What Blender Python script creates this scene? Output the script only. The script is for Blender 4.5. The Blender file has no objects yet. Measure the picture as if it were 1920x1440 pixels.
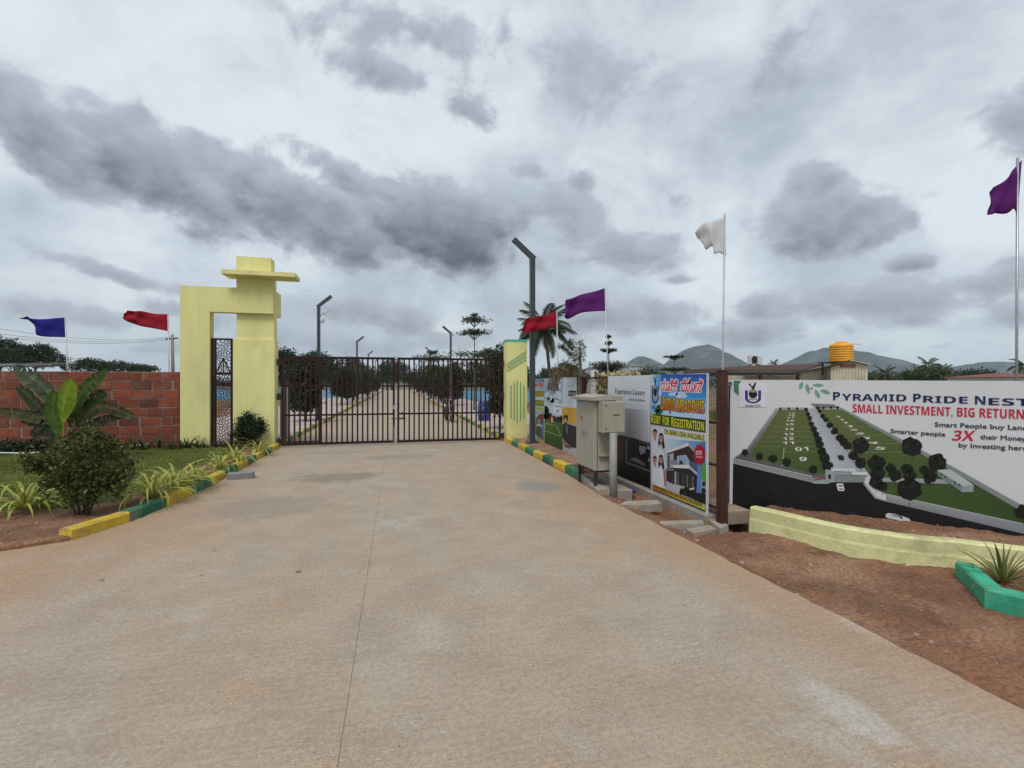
import bpy, bmesh, math, random
import numpy as np
from mathutils import Vector, Matrix
from mathutils.geometry import tessellate_polygon

random.seed(7)
NR = np.random.default_rng(11)
R = math.radians
SC = bpy.context.scene
COL = SC.collection

# ------------------------------------------------------------------ camera
F = 900.0                       # focal length in photo pixels (1920 wide)
HOR = 719.0                     # horizon row
CAMH = 1.6
YAW = math.atan(216 / 900)
SA, CA = math.sin(YAW), math.cos(YAW)
cd = bpy.data.cameras.new('camera')
cam = bpy.data.objects.new('camera', cd)
COL.objects.link(cam)
cam.location = (0, 0, CAMH)
cam.rotation_euler = (R(90), 0, -YAW)
cd.sensor_width = 36
cd.lens = 36 * F / 1920
cd.shift_y = -1 / 1920
cd.clip_start = 0.05
cd.clip_end = 20000
SC.camera = cam


def ray(x, y):
    r = (x - 960) / F
    return Vector((r * CA + SA, CA - r * SA, (HOR - y) / F))


def G(x, y, z=0.0):             # photo pixel -> point at height z
    d = ray(x, y)
    return Vector((0, 0, CAMH)) + d * ((z - CAMH) / d.z)


def PV(x, y, v):                # ... on the plane v = const (across the road)
    d = ray(x, y)
    return Vector((0, 0, CAMH)) + d * (v / d.y)


def PU(x, y, u):                # ... on the plane u = const (along the road)
    d = ray(x, y)
    return Vector((0, 0, CAMH)) + d * (u / d.x)


def PD(x, y, Z):                # ... at depth Z
    return Vector((0, 0, CAMH)) + ray(x, y) * Z


# ------------------------------------------------------------------ world
SUN_EL, SUN_AZ = R(58), R(205)          # azimuth measured from +Y towards +X
W = bpy.data.worlds.new('World')
SC.world = W
W.use_nodes = True
wn = W.node_tree
for n in list(wn.nodes):
    wn.nodes.remove(n)


class NT:
    def __init__(s, nt):
        s.nt = nt

    def node(s, t, **kw):
        n = s.nt.nodes.new(t)
        for k, v in kw.items():
            setattr(n, k, v)
        return n

    def put(s, sock, v):
        if isinstance(v, bpy.types.NodeSocket):
            s.nt.links.new(v, sock)
        elif v is not None:
            if hasattr(sock.default_value, '__len__') and not hasattr(v, '__len__'):
                v = [v] * len(sock.default_value)
            elif hasattr(v, '__len__') and len(sock.default_value) == 4 and len(v) == 3:
                v = (*v, 1)
            sock.default_value = v

    def m(s, op, a, b=None, c=None, clamp=False):
        n = s.node('ShaderNodeMath', operation=op, use_clamp=clamp)
        for i, x in enumerate((a, b, c)):
            if x is not None:
                s.put(n.inputs[i], x)
        return n.outputs[0]

    def vm(s, op, a, b=None, scale=None):
        n = s.node('ShaderNodeVectorMath', operation=op)
        s.put(n.inputs[0], a)
        if b is not None:
            s.put(n.inputs[1], b)
        if scale is not None:
            s.put(n.inputs['Scale'], scale)
        return n.outputs[0]

    def mix(s, f, a, b, blend='MIX'):
        n = s.node('ShaderNodeMix', data_type='RGBA', blend_type=blend)
        s.put(n.inputs[0], f)
        s.put(n.inputs[6], a)
        s.put(n.inputs[7], b)
        return n.outputs[2]

    def noise(s, vec, scale, detail=4, rough=.55, dist=0.0):
        n = s.node('ShaderNodeTexNoise')
        if vec is not None:
            s.put(n.inputs['Vector'], vec)
        s.put(n.inputs['Scale'], scale)
        s.put(n.inputs['Detail'], detail)
        s.put(n.inputs['Roughness'], rough)
        s.put(n.inputs['Distortion'], dist)
        return n.outputs[0]

    def ss(s, x, a, b, to0=0.0, to1=1.0):      # smoothstep map
        n = s.node('ShaderNodeMapRange', interpolation_type='SMOOTHSTEP')
        for i, v in enumerate((x, a, b, to0, to1)):
            s.put(n.inputs[i], v)
        return n.outputs[0]


T = NT(wn)
dirv = T.node('ShaderNodeTexCoord').outputs['Generated']
sp = T.node('ShaderNodeSeparateXYZ')
T.put(sp.inputs[0], dirv)
dx, dy, dz = sp.outputs
az = T.m('ARCTAN2', dx, dy)
el = T.m('ARCSINE', dz)
zz = T.m('ADD', T.m('MAXIMUM', dz, 0.0), 0.16)
cmb = T.node('ShaderNodeCombineXYZ')
T.put(cmb.inputs[0], T.m('DIVIDE', dx, zz))
T.put(cmb.inputs[1], T.m('DIVIDE', dy, zz))
pl = cmb.outputs[0]
fbm = T.noise(pl, 1.5, 7, .56, .35)
fbm2 = T.noise(T.vm('ADD', pl, (3.1, 7.7, 1.3)), .62, 7, .55, .3)

BLOBS = [  # photo pixel centre, half axes in px, tilt (deg, down to the right), weight, darkness of the base
    (60, 235, 240, 92, 25, 1.0, .62), (310, 335, 260, 92, 18, 1.05, .8), (570, 405, 290, 95, 16, 1.1, .85), (840, 430, 210, 108, 4, 1.2, 1.0), (640, 330, 150, 45, 25, .6, .5),
    (880, 195, 78, 62, 40, .62, .5), (740, 140, 100, 40, 10, .42, .35), (790, 55, 280, 60, 4, .36, .3), (1150, 150, 160, 60, 30, .3, .25),
    (1570, 412, 195, 74, 0, 1.05, .62), (1525, 345, 62, 50, 0, .8, .35), (1470, 90, 80, 95, 60, .45, .42), (1895, 225, 100, 85, 0, .55, .45),
    (1075, 410, 95, 75, 40, .75, .45), (1090, 340, 38, 45, 0, .6, .4), (990, 320, 62, 24, 0, .62, .4), (1180, 475, 125, 50, 15, .8, .55), (1275, 525, 75, 26, 0, .75, .6),
    (1150, 590, 270, 46, 0, .7, .5), (1420, 575, 75, 34, 0, .75, .5), (1400, 622, 170, 28, 0, .7, .6), (1650, 575, 175, 60, 0, .85, .5), (1885, 520, 125, 46, -8, .8, .55),
    (1705, 493, 60, 19, 0, .7, .55), (1910, 595, 70, 40, 0, .65, .5), (1740, 652, 260, 22, 0, .45, .4),
    (240, 522, 190, 24, 9, .7, .55), (120, 585, 230, 36, 5, .62, .42), (335, 585, 140, 30, 8, .6, .45), (700, 588, 145, 36, 14, .8, .5), (620, 642, 210, 22, 5, .55, .4),
    (865, 640, 130, 24, 0, .55, .38), (420, 650, 220, 20, 0, .4, .35)]
dark = shade = None
for (bx, by, rx, ry, tilt, wgt, dk_) in BLOBS:
    d = ray(bx, by)
    a0 = math.atan2(d.x, d.y)
    e0 = math.atan2(d.z, math.hypot(d.x, d.y))
    q = (bx - 960) / F
    kx = 1 / (F * (1 + q * q))
    ky = math.cos(e0) ** 2 / (F * math.sqrt(1 + q * q))
    c, s = math.cos(R(tilt)), math.sin(R(tilt))
    da = T.m('MULTIPLY_ADD', az, 1 / kx, -a0 / kx)
    de = T.m('MULTIPLY_ADD', el, -1 / ky, e0 / ky)         # down positive, px-like units
    p = T.m('MULTIPLY_ADD', de, s / rx, T.m('MULTIPLY', da, c / rx))
    r_ = T.m('MULTIPLY_ADD', da, -s / ry, T.m('MULTIPLY', de, c / ry))
    rad = T.m('SQRT', T.m('MULTIPLY_ADD', r_, r_, T.m('MULTIPLY', p, p)))
    b = T.m('MULTIPLY_ADD', rad, -wgt, wgt)
    sh = T.ss(r_, -1.0, .75, .12 * dk_, dk_)
    if dark is None:
        dark, shade = b, sh
    else:
        w_ = T.ss(T.m('SUBTRACT', b, dark), -.22, .22)
        shade = T.m('MULTIPLY_ADD', w_, T.m('SUBTRACT', sh, shade), shade)
        dark = T.m('SMOOTH_MAX', dark, b, .12)
dark = T.m('MAXIMUM', dark, -.34)
puff = T.noise(T.vm('MULTIPLY', dirv, (1, 1, 1.35)), 6.5, 8, .6, .35)
puff2 = T.noise(T.vm('ADD', T.vm('MULTIPLY', dirv, (1, 1, 1.5)), (2.2, 5.1, 3.3)), 17.0, 6, .6, .2)
dens = T.m('MULTIPLY_ADD', T.m('SUBTRACT', fbm, .5), .8, dark)
dens = T.m('MULTIPLY_ADD', T.m('SUBTRACT', puff, .5), 2.0, dens)
dens = T.m('MULTIPLY_ADD', T.m('SUBTRACT', puff2, .5), .7, dens)
body = T.ss(dens, -.07, .30)
thick = T.ss(dens, -.1, .8)
core = T.m('MULTIPLY', T.m('MULTIPLY_ADD', T.m('SUBTRACT', puff2, .5), .9, shade, clamp=True), thick)
SK = 10.0                                                  # raw units: background strength is 0.1
puff3 = T.noise(T.vm('ADD', T.vm('MULTIPLY', dirv, (1, 1, 1.6)), (7.7, 1.9, 4.2)), 3.1, 7, .6, .5)
veil = T.ss(T.m('MULTIPLY_ADD', fbm2, .45, T.m('MULTIPLY_ADD', puff, .2, T.m('MULTIPLY', puff3, .35))), .40, .60)
lit = T.mix(veil, (.79 * SK, .865 * SK, .92 * SK), (.46 * SK, .525 * SK, .60 * SK))
lit = T.mix(T.ss(el, 0.0, .24, .55, 0.0), lit, (.62 * SK, .67 * SK, .715 * SK))
edge = T.mix(core, (.49 * SK, .54 * SK, .61 * SK), (.098 * SK, .104 * SK, .126 * SK))
cloud = T.mix(T.m('MULTIPLY', body, .95), lit, edge)
skyt = T.node('ShaderNodeTexSky', sky_type='NISHITA')
skyt.sun_disc = False
skyt.sun_elevation = SUN_EL
skyt.sun_rotation = SUN_AZ
final = T.mix(.93, skyt.outputs[0], cloud)
bg = T.node('ShaderNodeBackground')
T.put(bg.inputs[0], final)
bg.inputs[1].default_value = 0.1
wo = T.node('ShaderNodeOutputWorld')
wn.links.new(bg.outputs[0], wo.inputs[0])

sl = bpy.data.lights.new('sun', 'SUN')
sl.energy = 2.0
sl.angle = R(22)
sl.color = (1, .96, .9)
sun = bpy.data.objects.new('sun', sl)
COL.objects.link(sun)
sd = Vector((math.sin(SUN_AZ) * math.cos(SUN_EL), math.cos(SUN_AZ) * math.cos(SUN_EL), math.sin(SUN_EL)))
sun.rotation_euler = sd.to_track_quat('Z', 'Y').to_euler()
SC.view_settings.view_transform = 'Standard'
SC.view_settings.look = 'None'
SC.view_settings.exposure = 0.0
SC.view_settings.gamma = 1
SC.view_settings.use_curve_mapping = False
SC.render.engine = 'CYCLES'
SC.cycles.use_denoising = True
SC.cycles.max_bounces = 8
SC.cycles.volume_bounces = 1


# ------------------------------------------------------------------ materials
def lin(r, g, b):
    f = lambda c: ((c / 255) / 12.92 if c / 255 <= .04045 else ((c / 255 + .055) / 1.055) ** 2.4)
    return (f(r), f(g), f(b))


def mat(name, c1, c2=None, rough=.7, scale=3.0, detail=6, bump=0.0, bscale=40.0, c3=None, scale3=.6, fine=0.0, metal=0.0,
        rnd=0.0, spec=.4, coord='Object', stretch=None, lo=.35, hi=.65):
    """noise-mixed colour, optional second stain colour c3, per-object variation rnd, bump"""
    m = bpy.data.materials.new(name)
    m.use_nodes = True
    t = NT(m.node_tree)
    b = m.node_tree.nodes['Principled BSDF']
    b.inputs['Roughness'].default_value = rough
    b.inputs['Metallic'].default_value = metal
    b.inputs['Specular IOR Level'].default_value = spec
    tc = t.node('ShaderNodeTexCoord').outputs[coord]
    if stretch:
        tc = t.vm('MULTIPLY', tc, stretch)
    if rnd:
        oi = t.node('ShaderNodeObjectInfo')
        tc = t.vm('ADD', tc, t.vm('SCALE', (13.1, 7.7, 5.3), scale=oi.outputs['Random']))
    c = None
    if c2 is not None:
        c = t.mix(t.ss(t.noise(tc, scale, detail), lo, hi), c1, c2)
    else:
        c = t.mix(0.0, c1, c1)
    if c3 is not None:
        c = t.mix(t.ss(t.noise(t.vm('ADD', tc, (5.2, 1.3, 8.8)), scale3, 5, .6), .48, .7), c, c3)
    if fine:
        f = t.noise(tc, bscale * 1.7, 3, .7)
        c = t.mix(1.0, c, t.mix(t.ss(f, .3, .7), (1 - fine,) * 3, (1 + fine,) * 3), 'MULTIPLY')
    if rnd:
        h = t.node('ShaderNodeHueSaturation')
        t.put(h.inputs['Color'], c)
        t.put(h.inputs['Value'], t.m('ADD', 1 - rnd, t.m('MULTIPLY', oi.outputs['Random'], 2 * rnd)))
        c = h.outputs[0]
    t.put(b.inputs['Base Color'], c)
    if bump:
        bn = t.node('ShaderNodeBump')
        bn.inputs['Strength'].default_value = 1.0
        bn.inputs['Distance'].default_value = bump
        t.put(bn.inputs['Height'], t.noise(tc, bscale, 5, .65))
        t.put(b.inputs['Normal'], bn.outputs[0])
    return m


def attr_mat(name, rough=.6, spec=.3, trans=0.0, noise=0.0):
    """colour from the mesh's own colour attribute (leaf by leaf, print by print)"""
    m = bpy.data.materials.new(name)
    m.use_nodes = True
    t = NT(m.node_tree)
    b = m.node_tree.nodes['Principled BSDF']
    b.inputs['Roughness'].default_value = rough
    b.inputs['Specular IOR Level'].default_value = spec
    a = t.node('ShaderNodeAttribute', attribute_name='Col').outputs['Color']
    if trans:
        oi = t.node('ShaderNodeObjectInfo')
        hs = t.node('ShaderNodeHueSaturation')
        t.put(hs.inputs['Color'], a)
        t.put(hs.inputs['Value'], t.m('MULTIPLY_ADD', oi.outputs['Random'], .6, .8))
        t.put(hs.inputs['Hue'], t.m('MULTIPLY_ADD', oi.outputs['Random'], -.035, .515))
        a = hs.outputs[0]
    if noise:
        n = t.noise(t.node('ShaderNodeTexCoord').outputs['Object'], 9, 6, .7)
        a = t.mix(1.0, a, t.mix(t.ss(n, .3, .7), (1 - noise,) * 3, (1 + noise,) * 3), 'MULTIPLY')
    t.put(b.inputs['Base Color'], a)
    if noise:
        bn = t.node('ShaderNodeBump')
        bn.inputs['Distance'].default_value = .02
        bn.inputs['Strength'].default_value = .6
        t.put(bn.inputs['Height'], t.noise(t.vm('MULTIPLY', t.node('ShaderNodeTexCoord').outputs['Object'], (1, 1, .5)), 4.5, 4, .6, 1.0))
        t.put(b.inputs['Normal'], bn.outputs[0])
    if trans:
        tr = t.node('ShaderNodeBsdfTranslucent')
        t.put(tr.inputs[0], a)
        mx = t.node('ShaderNodeMixShader')
        mx.inputs[0].default_value = trans
        m.node_tree.links.new(b.outputs[0], mx.inputs[1])
        m.node_tree.links.new(tr.outputs[0], mx.inputs[2])
        m.node_tree.links.new(mx.outputs[0], m.node_tree.nodes['Material Output'].inputs[0])
    return m


M = {}
M['yellow'] = mat('yellow_paint', (.77, .73, .315), (.71, .67, .28), .75, 1.6, 6, .003, 26, c3=(.64, .60, .285), scale3=1.4, fine=.05, stretch=(1, 1, .45))
nt_ = M['yellow'].node_tree
t_ = NT(nt_)
b_ = nt_.nodes['Principled BSDF']
src = b_.inputs['Base Color'].links[0].from_socket
oc = t_.node('ShaderNodeTexCoord').outputs['Object']
stk = t_.ss(t_.noise(t_.vm('MULTIPLY', oc, (9, 9, .5)), 1.0, 6, .6), .52, .70, 0, .22)
cc = t_.mix(stk, src, (.50, .46, .24))
sz = t_.node('ShaderNodeSeparateXYZ')
t_.put(sz.inputs[0], oc)
spl = t_.m('MULTIPLY', t_.ss(t_.m('ADD', sz.outputs[2], t_.m('MULTIPLY', t_.noise(oc, 5.0, 6, .7), .5)), .25, .62, 1, 0), t_.ss(t_.noise(oc, 26, 3, .6), .44, .62, .15, .6))
cc = t_.mix(spl, cc, (.36, .21, .11))
t_.put(b_.inputs['Base Color'], cc)
M['yellow_dirty'] = mat('yellow_paint_weathered', (.72, .70, .36), (.60, .575, .29), .8, 3.5, 8, .004, 22, c3=(.42, .38, .2), scale3=1.7, fine=.08)
M['kerb_yellow'] = mat('kerb_yellow_paint', (.62, .43, .025), (.50, .33, .03), .75, 6, 8, .004, 25, c3=(.36, .25, .12), scale3=5.5, fine=.16, rnd=.14)
M['kerb_green'] = mat('kerb_green_paint', (.025, .17, .085), (.02, .115, .06), .7, 6, 8, .004, 25, c3=(.16, .18, .12), scale3=5.5, fine=.16, rnd=.18)
M['teal'] = mat('teal_paint', (.05, .44, .26), (.035, .30, .18), .6, 4, 8, .004, 22, c3=(.11, .28, .17), scale3=2.0, fine=.08)
M['trim_green'] = mat('trim_green_paint', (.045, .30, .14), (.04, .26, .12), .65, 5)
M['trim_teal'] = mat('cap_teal_paint', (.12, .46, .34), (.10, .40, .30), .65, 5)
M['concrete'] = mat('concrete', (.34, .31, .265), (.27, .245, .21), .9, 5, 8, .004, 40, c3=(.33, .24, .16), scale3=2.2, fine=.15)
M['greyblock'] = mat('grey_block', (.24, .235, .23), (.19, .185, .18), .9, 9, 7, .003, 50, fine=.15)
M['mortar'] = mat('mortar', (.28, .215, .175), (.20, .15, .12), .95, 6, 7, .004, 60)
M['brick'] = mat('brick', (.25, .064, .032), (.19, .047, .025), .9, 7, 7, .004, 45, c3=(.20, .105, .072), scale3=4.0, fine=.14, rnd=.2)
M['brick_dark'] = mat('brick_burnt', (.14, .045, .028), (.11, .038, .026), .9, 7, 7, .003, 45, c3=(.15, .085, .06), scale3=2.5, fine=.14, rnd=.2)
M['maroon'] = mat('maroon_metal_paint', (.034, .012, .0105), (.026, .010, .009), .6, 9, 5, .0006, 60, fine=.08, spec=.2)
M['maroon_post'] = mat('maroon_post_paint', (.052, .014, .012), (.04, .012, .010), .5, 9, 5, .001, 60, c3=(.065, .022, .016), scale3=3, fine=.1)
M['lamp'] = mat('lamp_grey_paint', (.052, .06, .066), (.042, .05, .056), .42, 8, 4)
M['steel'] = mat('galvanised_steel', (.42, .43, .44), (.34, .35, .36), .42, 12, 5, metal=.65)
M['pole_white'] = mat('pale_flag_pole', (.48, .47, .47), (.40, .39, .39), .45, 12, 5, metal=.2)
M['cabinet'] = mat('cabinet_paint', (.36, .345, .275), (.33, .315, .255), .5, 4, 6, .0006, 70, c3=(.30, .28, .215), scale3=1.5, fine=.04)
M['cab_seam'] = mat('cabinet_seam_dark', (.06, .058, .05), (.05, .05, .045), .6)
M['pipe'] = mat('grey_pipe', (.30, .305, .30), (.25, .255, .25), .5, 6, 6, c3=(.30, .25, .19), scale3=2.5, fine=.06)
M['dark'] = mat('dark_metal', (.02, .019, .018), (.03, .026, .022), .6, 8)
M['soil'] = mat('red_soil', (.262, .124, .067), (.165, .082, .047), .95, 1.6, 12, .04, 20, c3=(.33, .19, .115), scale3=.9, fine=.32)
M['soil_far'] = mat('red_earth', (.24, .125, .075), (.19, .12, .06), .95, .6, 9, .02, 12, c3=(.08, .095, .03), scale3=.22, fine=.15)
M['lawn'] = mat('lawn_base', (.085, .10, .022), (.055, .07, .015), .95, 1.7, 9, .02, 26, c3=(.12, .11, .035), scale3=.6, fine=.3)
M['ground'] = mat('plain_ground', (.13, .10, .05), (.07, .085, .03), .95, .03, 9, .0, 2, c3=(.19, .12, .07), scale3=.012)
M['paver'] = mat('brick_paver', (.29, .165, .105), (.235, .13, .08), .9, 8, 6, .003, 40, c3=(.31, .22, .15), scale3=3, fine=.14, rnd=.2)
M['tile'] = mat('cement_tile', (.33, .26, .20), (.27, .21, .16), .9, 8, 6, .003, 40, fine=.1, rnd=.12)
M['walk'] = mat('pale_walk_paving', (.44, .36, .33), (.36, .29, .26), .9, 1.2, 8, .004, 12, fine=.1)
M['white'] = mat('white_paint', (.66, .66, .65), (.58, .58, .57), .6, 4)
M['vinyl'] = mat('banner_vinyl', (.62, .63, .65), (.60, .61, .63), .5, 1.2, 4, .004, 3)
M['bark'] = mat('bark', (.10, .075, .05), (.065, .05, .035), .9, 14, 7, .01, 30, stretch=(1, 1, .3))
M['palebark'] = mat('pale_bark', (.19, .165, .13), (.13, .11, .09), .9, 14, 7, .01, 30, stretch=(1, 1, .3))
M['container'] = mat('cream_sheet_metal', (.60, .565, .44), (.54, .505, .39), .55, 2.5, 6, c3=(.43, .38, .28), scale3=.8)
M['roofbrown'] = mat('brown_roof_sheet', (.115, .052, .036), (.09, .042, .03), .55, 3, 6, c3=(.15, .085, .06), scale3=.6)
M['rooftin'] = mat('weathered_tin_roof', (.07, .062, .058), (.045, .04, .038), .7, 3, 7, c3=(.30, .29, .28), scale3=.9)
M['roofgrey'] = mat('grey_roof_tiles', (.17, .175, .18), (.13, .135, .14), .8, 2, 6)
M['roofred'] = mat('red_roof_tiles', (.23, .07, .045), (.17, .055, .038), .8, 2, 6)
M['tank'] = mat('tank_plastic', (.80, .36, .014), (.70, .30, .012), .42, 3, 5)
M['bluewall'] = mat('blue_paint', (.17, .40, .60), (.14, .33, .52), .7, 1.2, 6, c3=(.25, .38, .47), scale3=.5)
M['hose'] = mat('pale_hose', (.55, .57, .55), (.48, .50, .48), .45, 9)
M['hill'] = mat('hill_scrub', (.028, .036, .034), (.046, .054, .05), .95, .012, 10, 0, 2, c3=(.12, .12, .115), scale3=.02, lo=.3, hi=.7)
M['rubber'] = mat('rubber', (.018, .018, .018), (.025, .024, .023), .8, 20)
M['glass'] = mat('dark_window_glass', (.03, .035, .04), (.04, .045, .05), .12, 2)
M['blueplastic'] = mat('blue_plastic', (.03, .07, .26), (.025, .06, .22), .4, 6)
M['stick'] = mat('weathered_wood', (.13, .085, .055), (.09, .06, .04), .9, 10, 7, .003, 40, stretch=(1, 1, .2))
M['redpaint'] = mat('red_motorcycle_paint', (.09, .010, .010), (.07, .009, .009), .35, 6)
M['stone'] = mat('pebble_stone', (.36, .26, .19), (.22, .12, .07), .9, 9, 5, .002, 60)
M['leaf'] = attr_mat('leaf', .55, .35, .22)
M['print'] = attr_mat('banner_print', .5, .3, 0, .03)
M['trunkp'] = mat('palm_trunk', (.15, .135, .115), (.10, .09, .075), .9, 9, 6, .01, 25)


def cloth_mat(name, c, c2):
    m = mat(name, c, c2, .8, 5, 5, .0008, 300)
    nt = m.node_tree
    t = NT(nt)
    b = nt.nodes['Principled BSDF']
    tr = t.node('ShaderNodeBsdfTranslucent')
    tr.inputs[0].default_value = (*c, 1)
    mx = t.node('ShaderNodeMixShader')
    mx.inputs[0].default_value = .35
    nt.links.new(b.outputs[0], mx.inputs[1])
    nt.links.new(tr.outputs[0], mx.inputs[2])
    nt.links.new(mx.outputs[0], nt.nodes['Material Output'].inputs[0])
    return m


def road_mat():
    m = bpy.data.materials.new('road_concrete')
    m.use_nodes = True
    t = NT(m.node_tree)
    b = m.node_tree.nodes['Principled BSDF']
    tc = t.node('ShaderNodeTexCoord').outputs['Object']
    s = t.node('ShaderNodeSeparateXYZ')
    t.put(s.inputs[0], tc)
    u, v, _ = s.outputs
    st = t.vm('MULTIPLY', tc, (1, .45, 1))
    big = t.ss(t.noise(st, .55, 8, .6, .4), .36, .64)
    mid = t.ss(t.noise(tc, 2.1, 9, .62, .2), .36, .66)
    c = t.mix(big, (.39, .295, .208), (.362, .318, .260))
    c = t.mix(t.m('MULTIPLY', mid, .5), c, (.29, .23, .172))
    tan = t.ss(t.noise(t.vm('ADD', st, (3.3, 8.1, 0)), .9, 8, .62, .3), .50, .66)
    c = t.mix(t.m('MULTIPLY', tan, .35), c, (.41, .285, .185))
    pale = t.ss(t.noise(t.vm('ADD', tc, (7.7, 1.2, 0)), 1.5, 10, .7, .3), .53, .68)
    c = t.mix(t.m('MULTIPLY', pale, .45), c, (.42, .39, .345))
    red = t.ss(t.noise(t.vm('ADD', tc, (1.7, 4.4, 0)), 2.6, 8, .7, .4), .62, .72)
    c = t.mix(t.m('MULTIPLY', red, .5), c, (.33, .185, .11))
    # red dust towards both edges of the slab
    au = t.m('ADD', t.m('ABSOLUTE', u), t.m('MULTIPLY', t.m('SUBTRACT', t.noise(tc, 1.1, 7, .65), .5), 2.6))
    dust = t.ss(au, 1.7, 3.4, 0, .62)
    c = t.mix(dust, c, (.38, .225, .125))
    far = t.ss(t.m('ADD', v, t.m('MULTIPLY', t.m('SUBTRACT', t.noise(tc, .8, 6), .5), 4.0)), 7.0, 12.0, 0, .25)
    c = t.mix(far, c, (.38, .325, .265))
    # cement spill / damp patches
    def patch(px, py, rx, ry, col, amt):
        du = t.m('DIVIDE', t.m('SUBTRACT', u, px), rx)
        dv = t.m('DIVIDE', t.m('SUBTRACT', v, py), ry)
        r = t.m('SQRT', t.m('ADD', t.m('MULTIPLY', du, du), t.m('MULTIPLY', dv, dv)))
        r = t.m('ADD', r, t.m('MULTIPLY', t.m('SUBTRACT', t.noise(tc, 3.3, 8, .7), .5), 1.7))
        return t.mix(t.ss(r, .55, 1.05, amt, 0), c, col)
    for (x, y, rx, ry, col, amt) in ((630, 895, .8, .5, (.17, .145, .12), .55), (745, 857, 1.1, .35, (.22, .19, .16), .4), (640, 848, .9, .3, (.24, .20, .17), .3),
                                     (1010, 912, .42, .42, (.25, .235, .21), .9), (1590, 1330, .15, .30, (.47, .45, .42), .55), (1640, 1170, .25, .3, (.46, .42, .36), .5), (1380, 1010, .3, .8, (.50, .29, .14), .4),
                                     (500, 950, .9, .7, (.235, .20, .17), .5), (450, 892, .4, .4, (.45, .42, .39), .4)):
        g = G(x, y)
        c = patch(g.x, g.y, rx, ry, col, amt)
    f1 = t.noise(tc, 95, 5, .85)
    worn = t.ss(t.noise(t.vm('ADD', tc, (2.9, 6.3, 0)), 1.1, 7, .65), .38, .62, .3, 1.0)
    c = t.mix(worn, c, t.mix(1.0, c, t.mix(t.ss(f1, .32, .68), (.66,) * 3, (1.28,) * 3), 'MULTIPLY'))
    f2 = t.noise(tc, 34, 6, .75)
    c = t.mix(1.0, c, t.mix(t.ss(f2, .3, .7), (.82,) * 3, (1.16,) * 3), 'MULTIPLY')
    spk = t.noise(tc, 60, 3, .6)
    c = t.mix(t.m('MULTIPLY', t.ss(spk, .63, .69, 0, .85), worn), c, (.13, .10, .08))
    broom = t.noise(t.vm('MULTIPLY', tc, (1.2, 26, 1)), 2.2, 4, .6)
    c = t.mix(1.0, c, t.mix(t.ss(broom, .3, .7), (.93,) * 3, (1.06,) * 3), 'MULTIPLY')
    spk2 = t.noise(t.vm('ADD', tc, (4, 9, 2)), 38, 2, .5)
    c = t.mix(t.ss(spk2, .745, .77, 0, .6), c, (.50, .44, .36))
    t.put(b.inputs['Base Color'], c)
    b.inputs['Roughness'].default_value = .88
    b.inputs['Specular IOR Level'].default_value = .3
    bn = t.node('ShaderNodeBump')
    bn.inputs['Distance'].default_value = .003
    bn.inputs['Strength'].default_value = .8
    t.put(bn.inputs['Height'], t.m('ADD', t.m('MULTIPLY', f1, .5), t.m('ADD', f2, t.m('MULTIPLY', mid, 2))))
    t.put(b.inputs['Normal'], bn.outputs[0])
    return m


M['road'] = road_mat()


def hash2(x, y):
    return (np.sin(x * 127.1 + y * 311.7) * 43758.5453) % 1.0


def vnoise(x, y):
    xi, yi = np.floor(x), np.floor(y)
    xf, yf = x - xi, y - yi
    u, v = xf * xf * (3 - 2 * xf), yf * yf * (3 - 2 * yf)
    return (hash2(xi, yi) * (1 - u) + hash2(xi + 1, yi) * u) * (1 - v) + (hash2(xi, yi + 1) * (1 - u) + hash2(xi + 1, yi + 1) * u) * v


def fnoise(x, y, oct=5):
    r, a, t = 0, 1.0, 0
    for i in range(oct):
        r = r + a * vnoise(x * 2 ** i + 17 * i, y * 2 ** i + 5 * i)
        t += a
        a *= .55
    return r / t - .5


# ------------------------------------------------------------------ mesh helpers
ORG = {}


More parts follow.
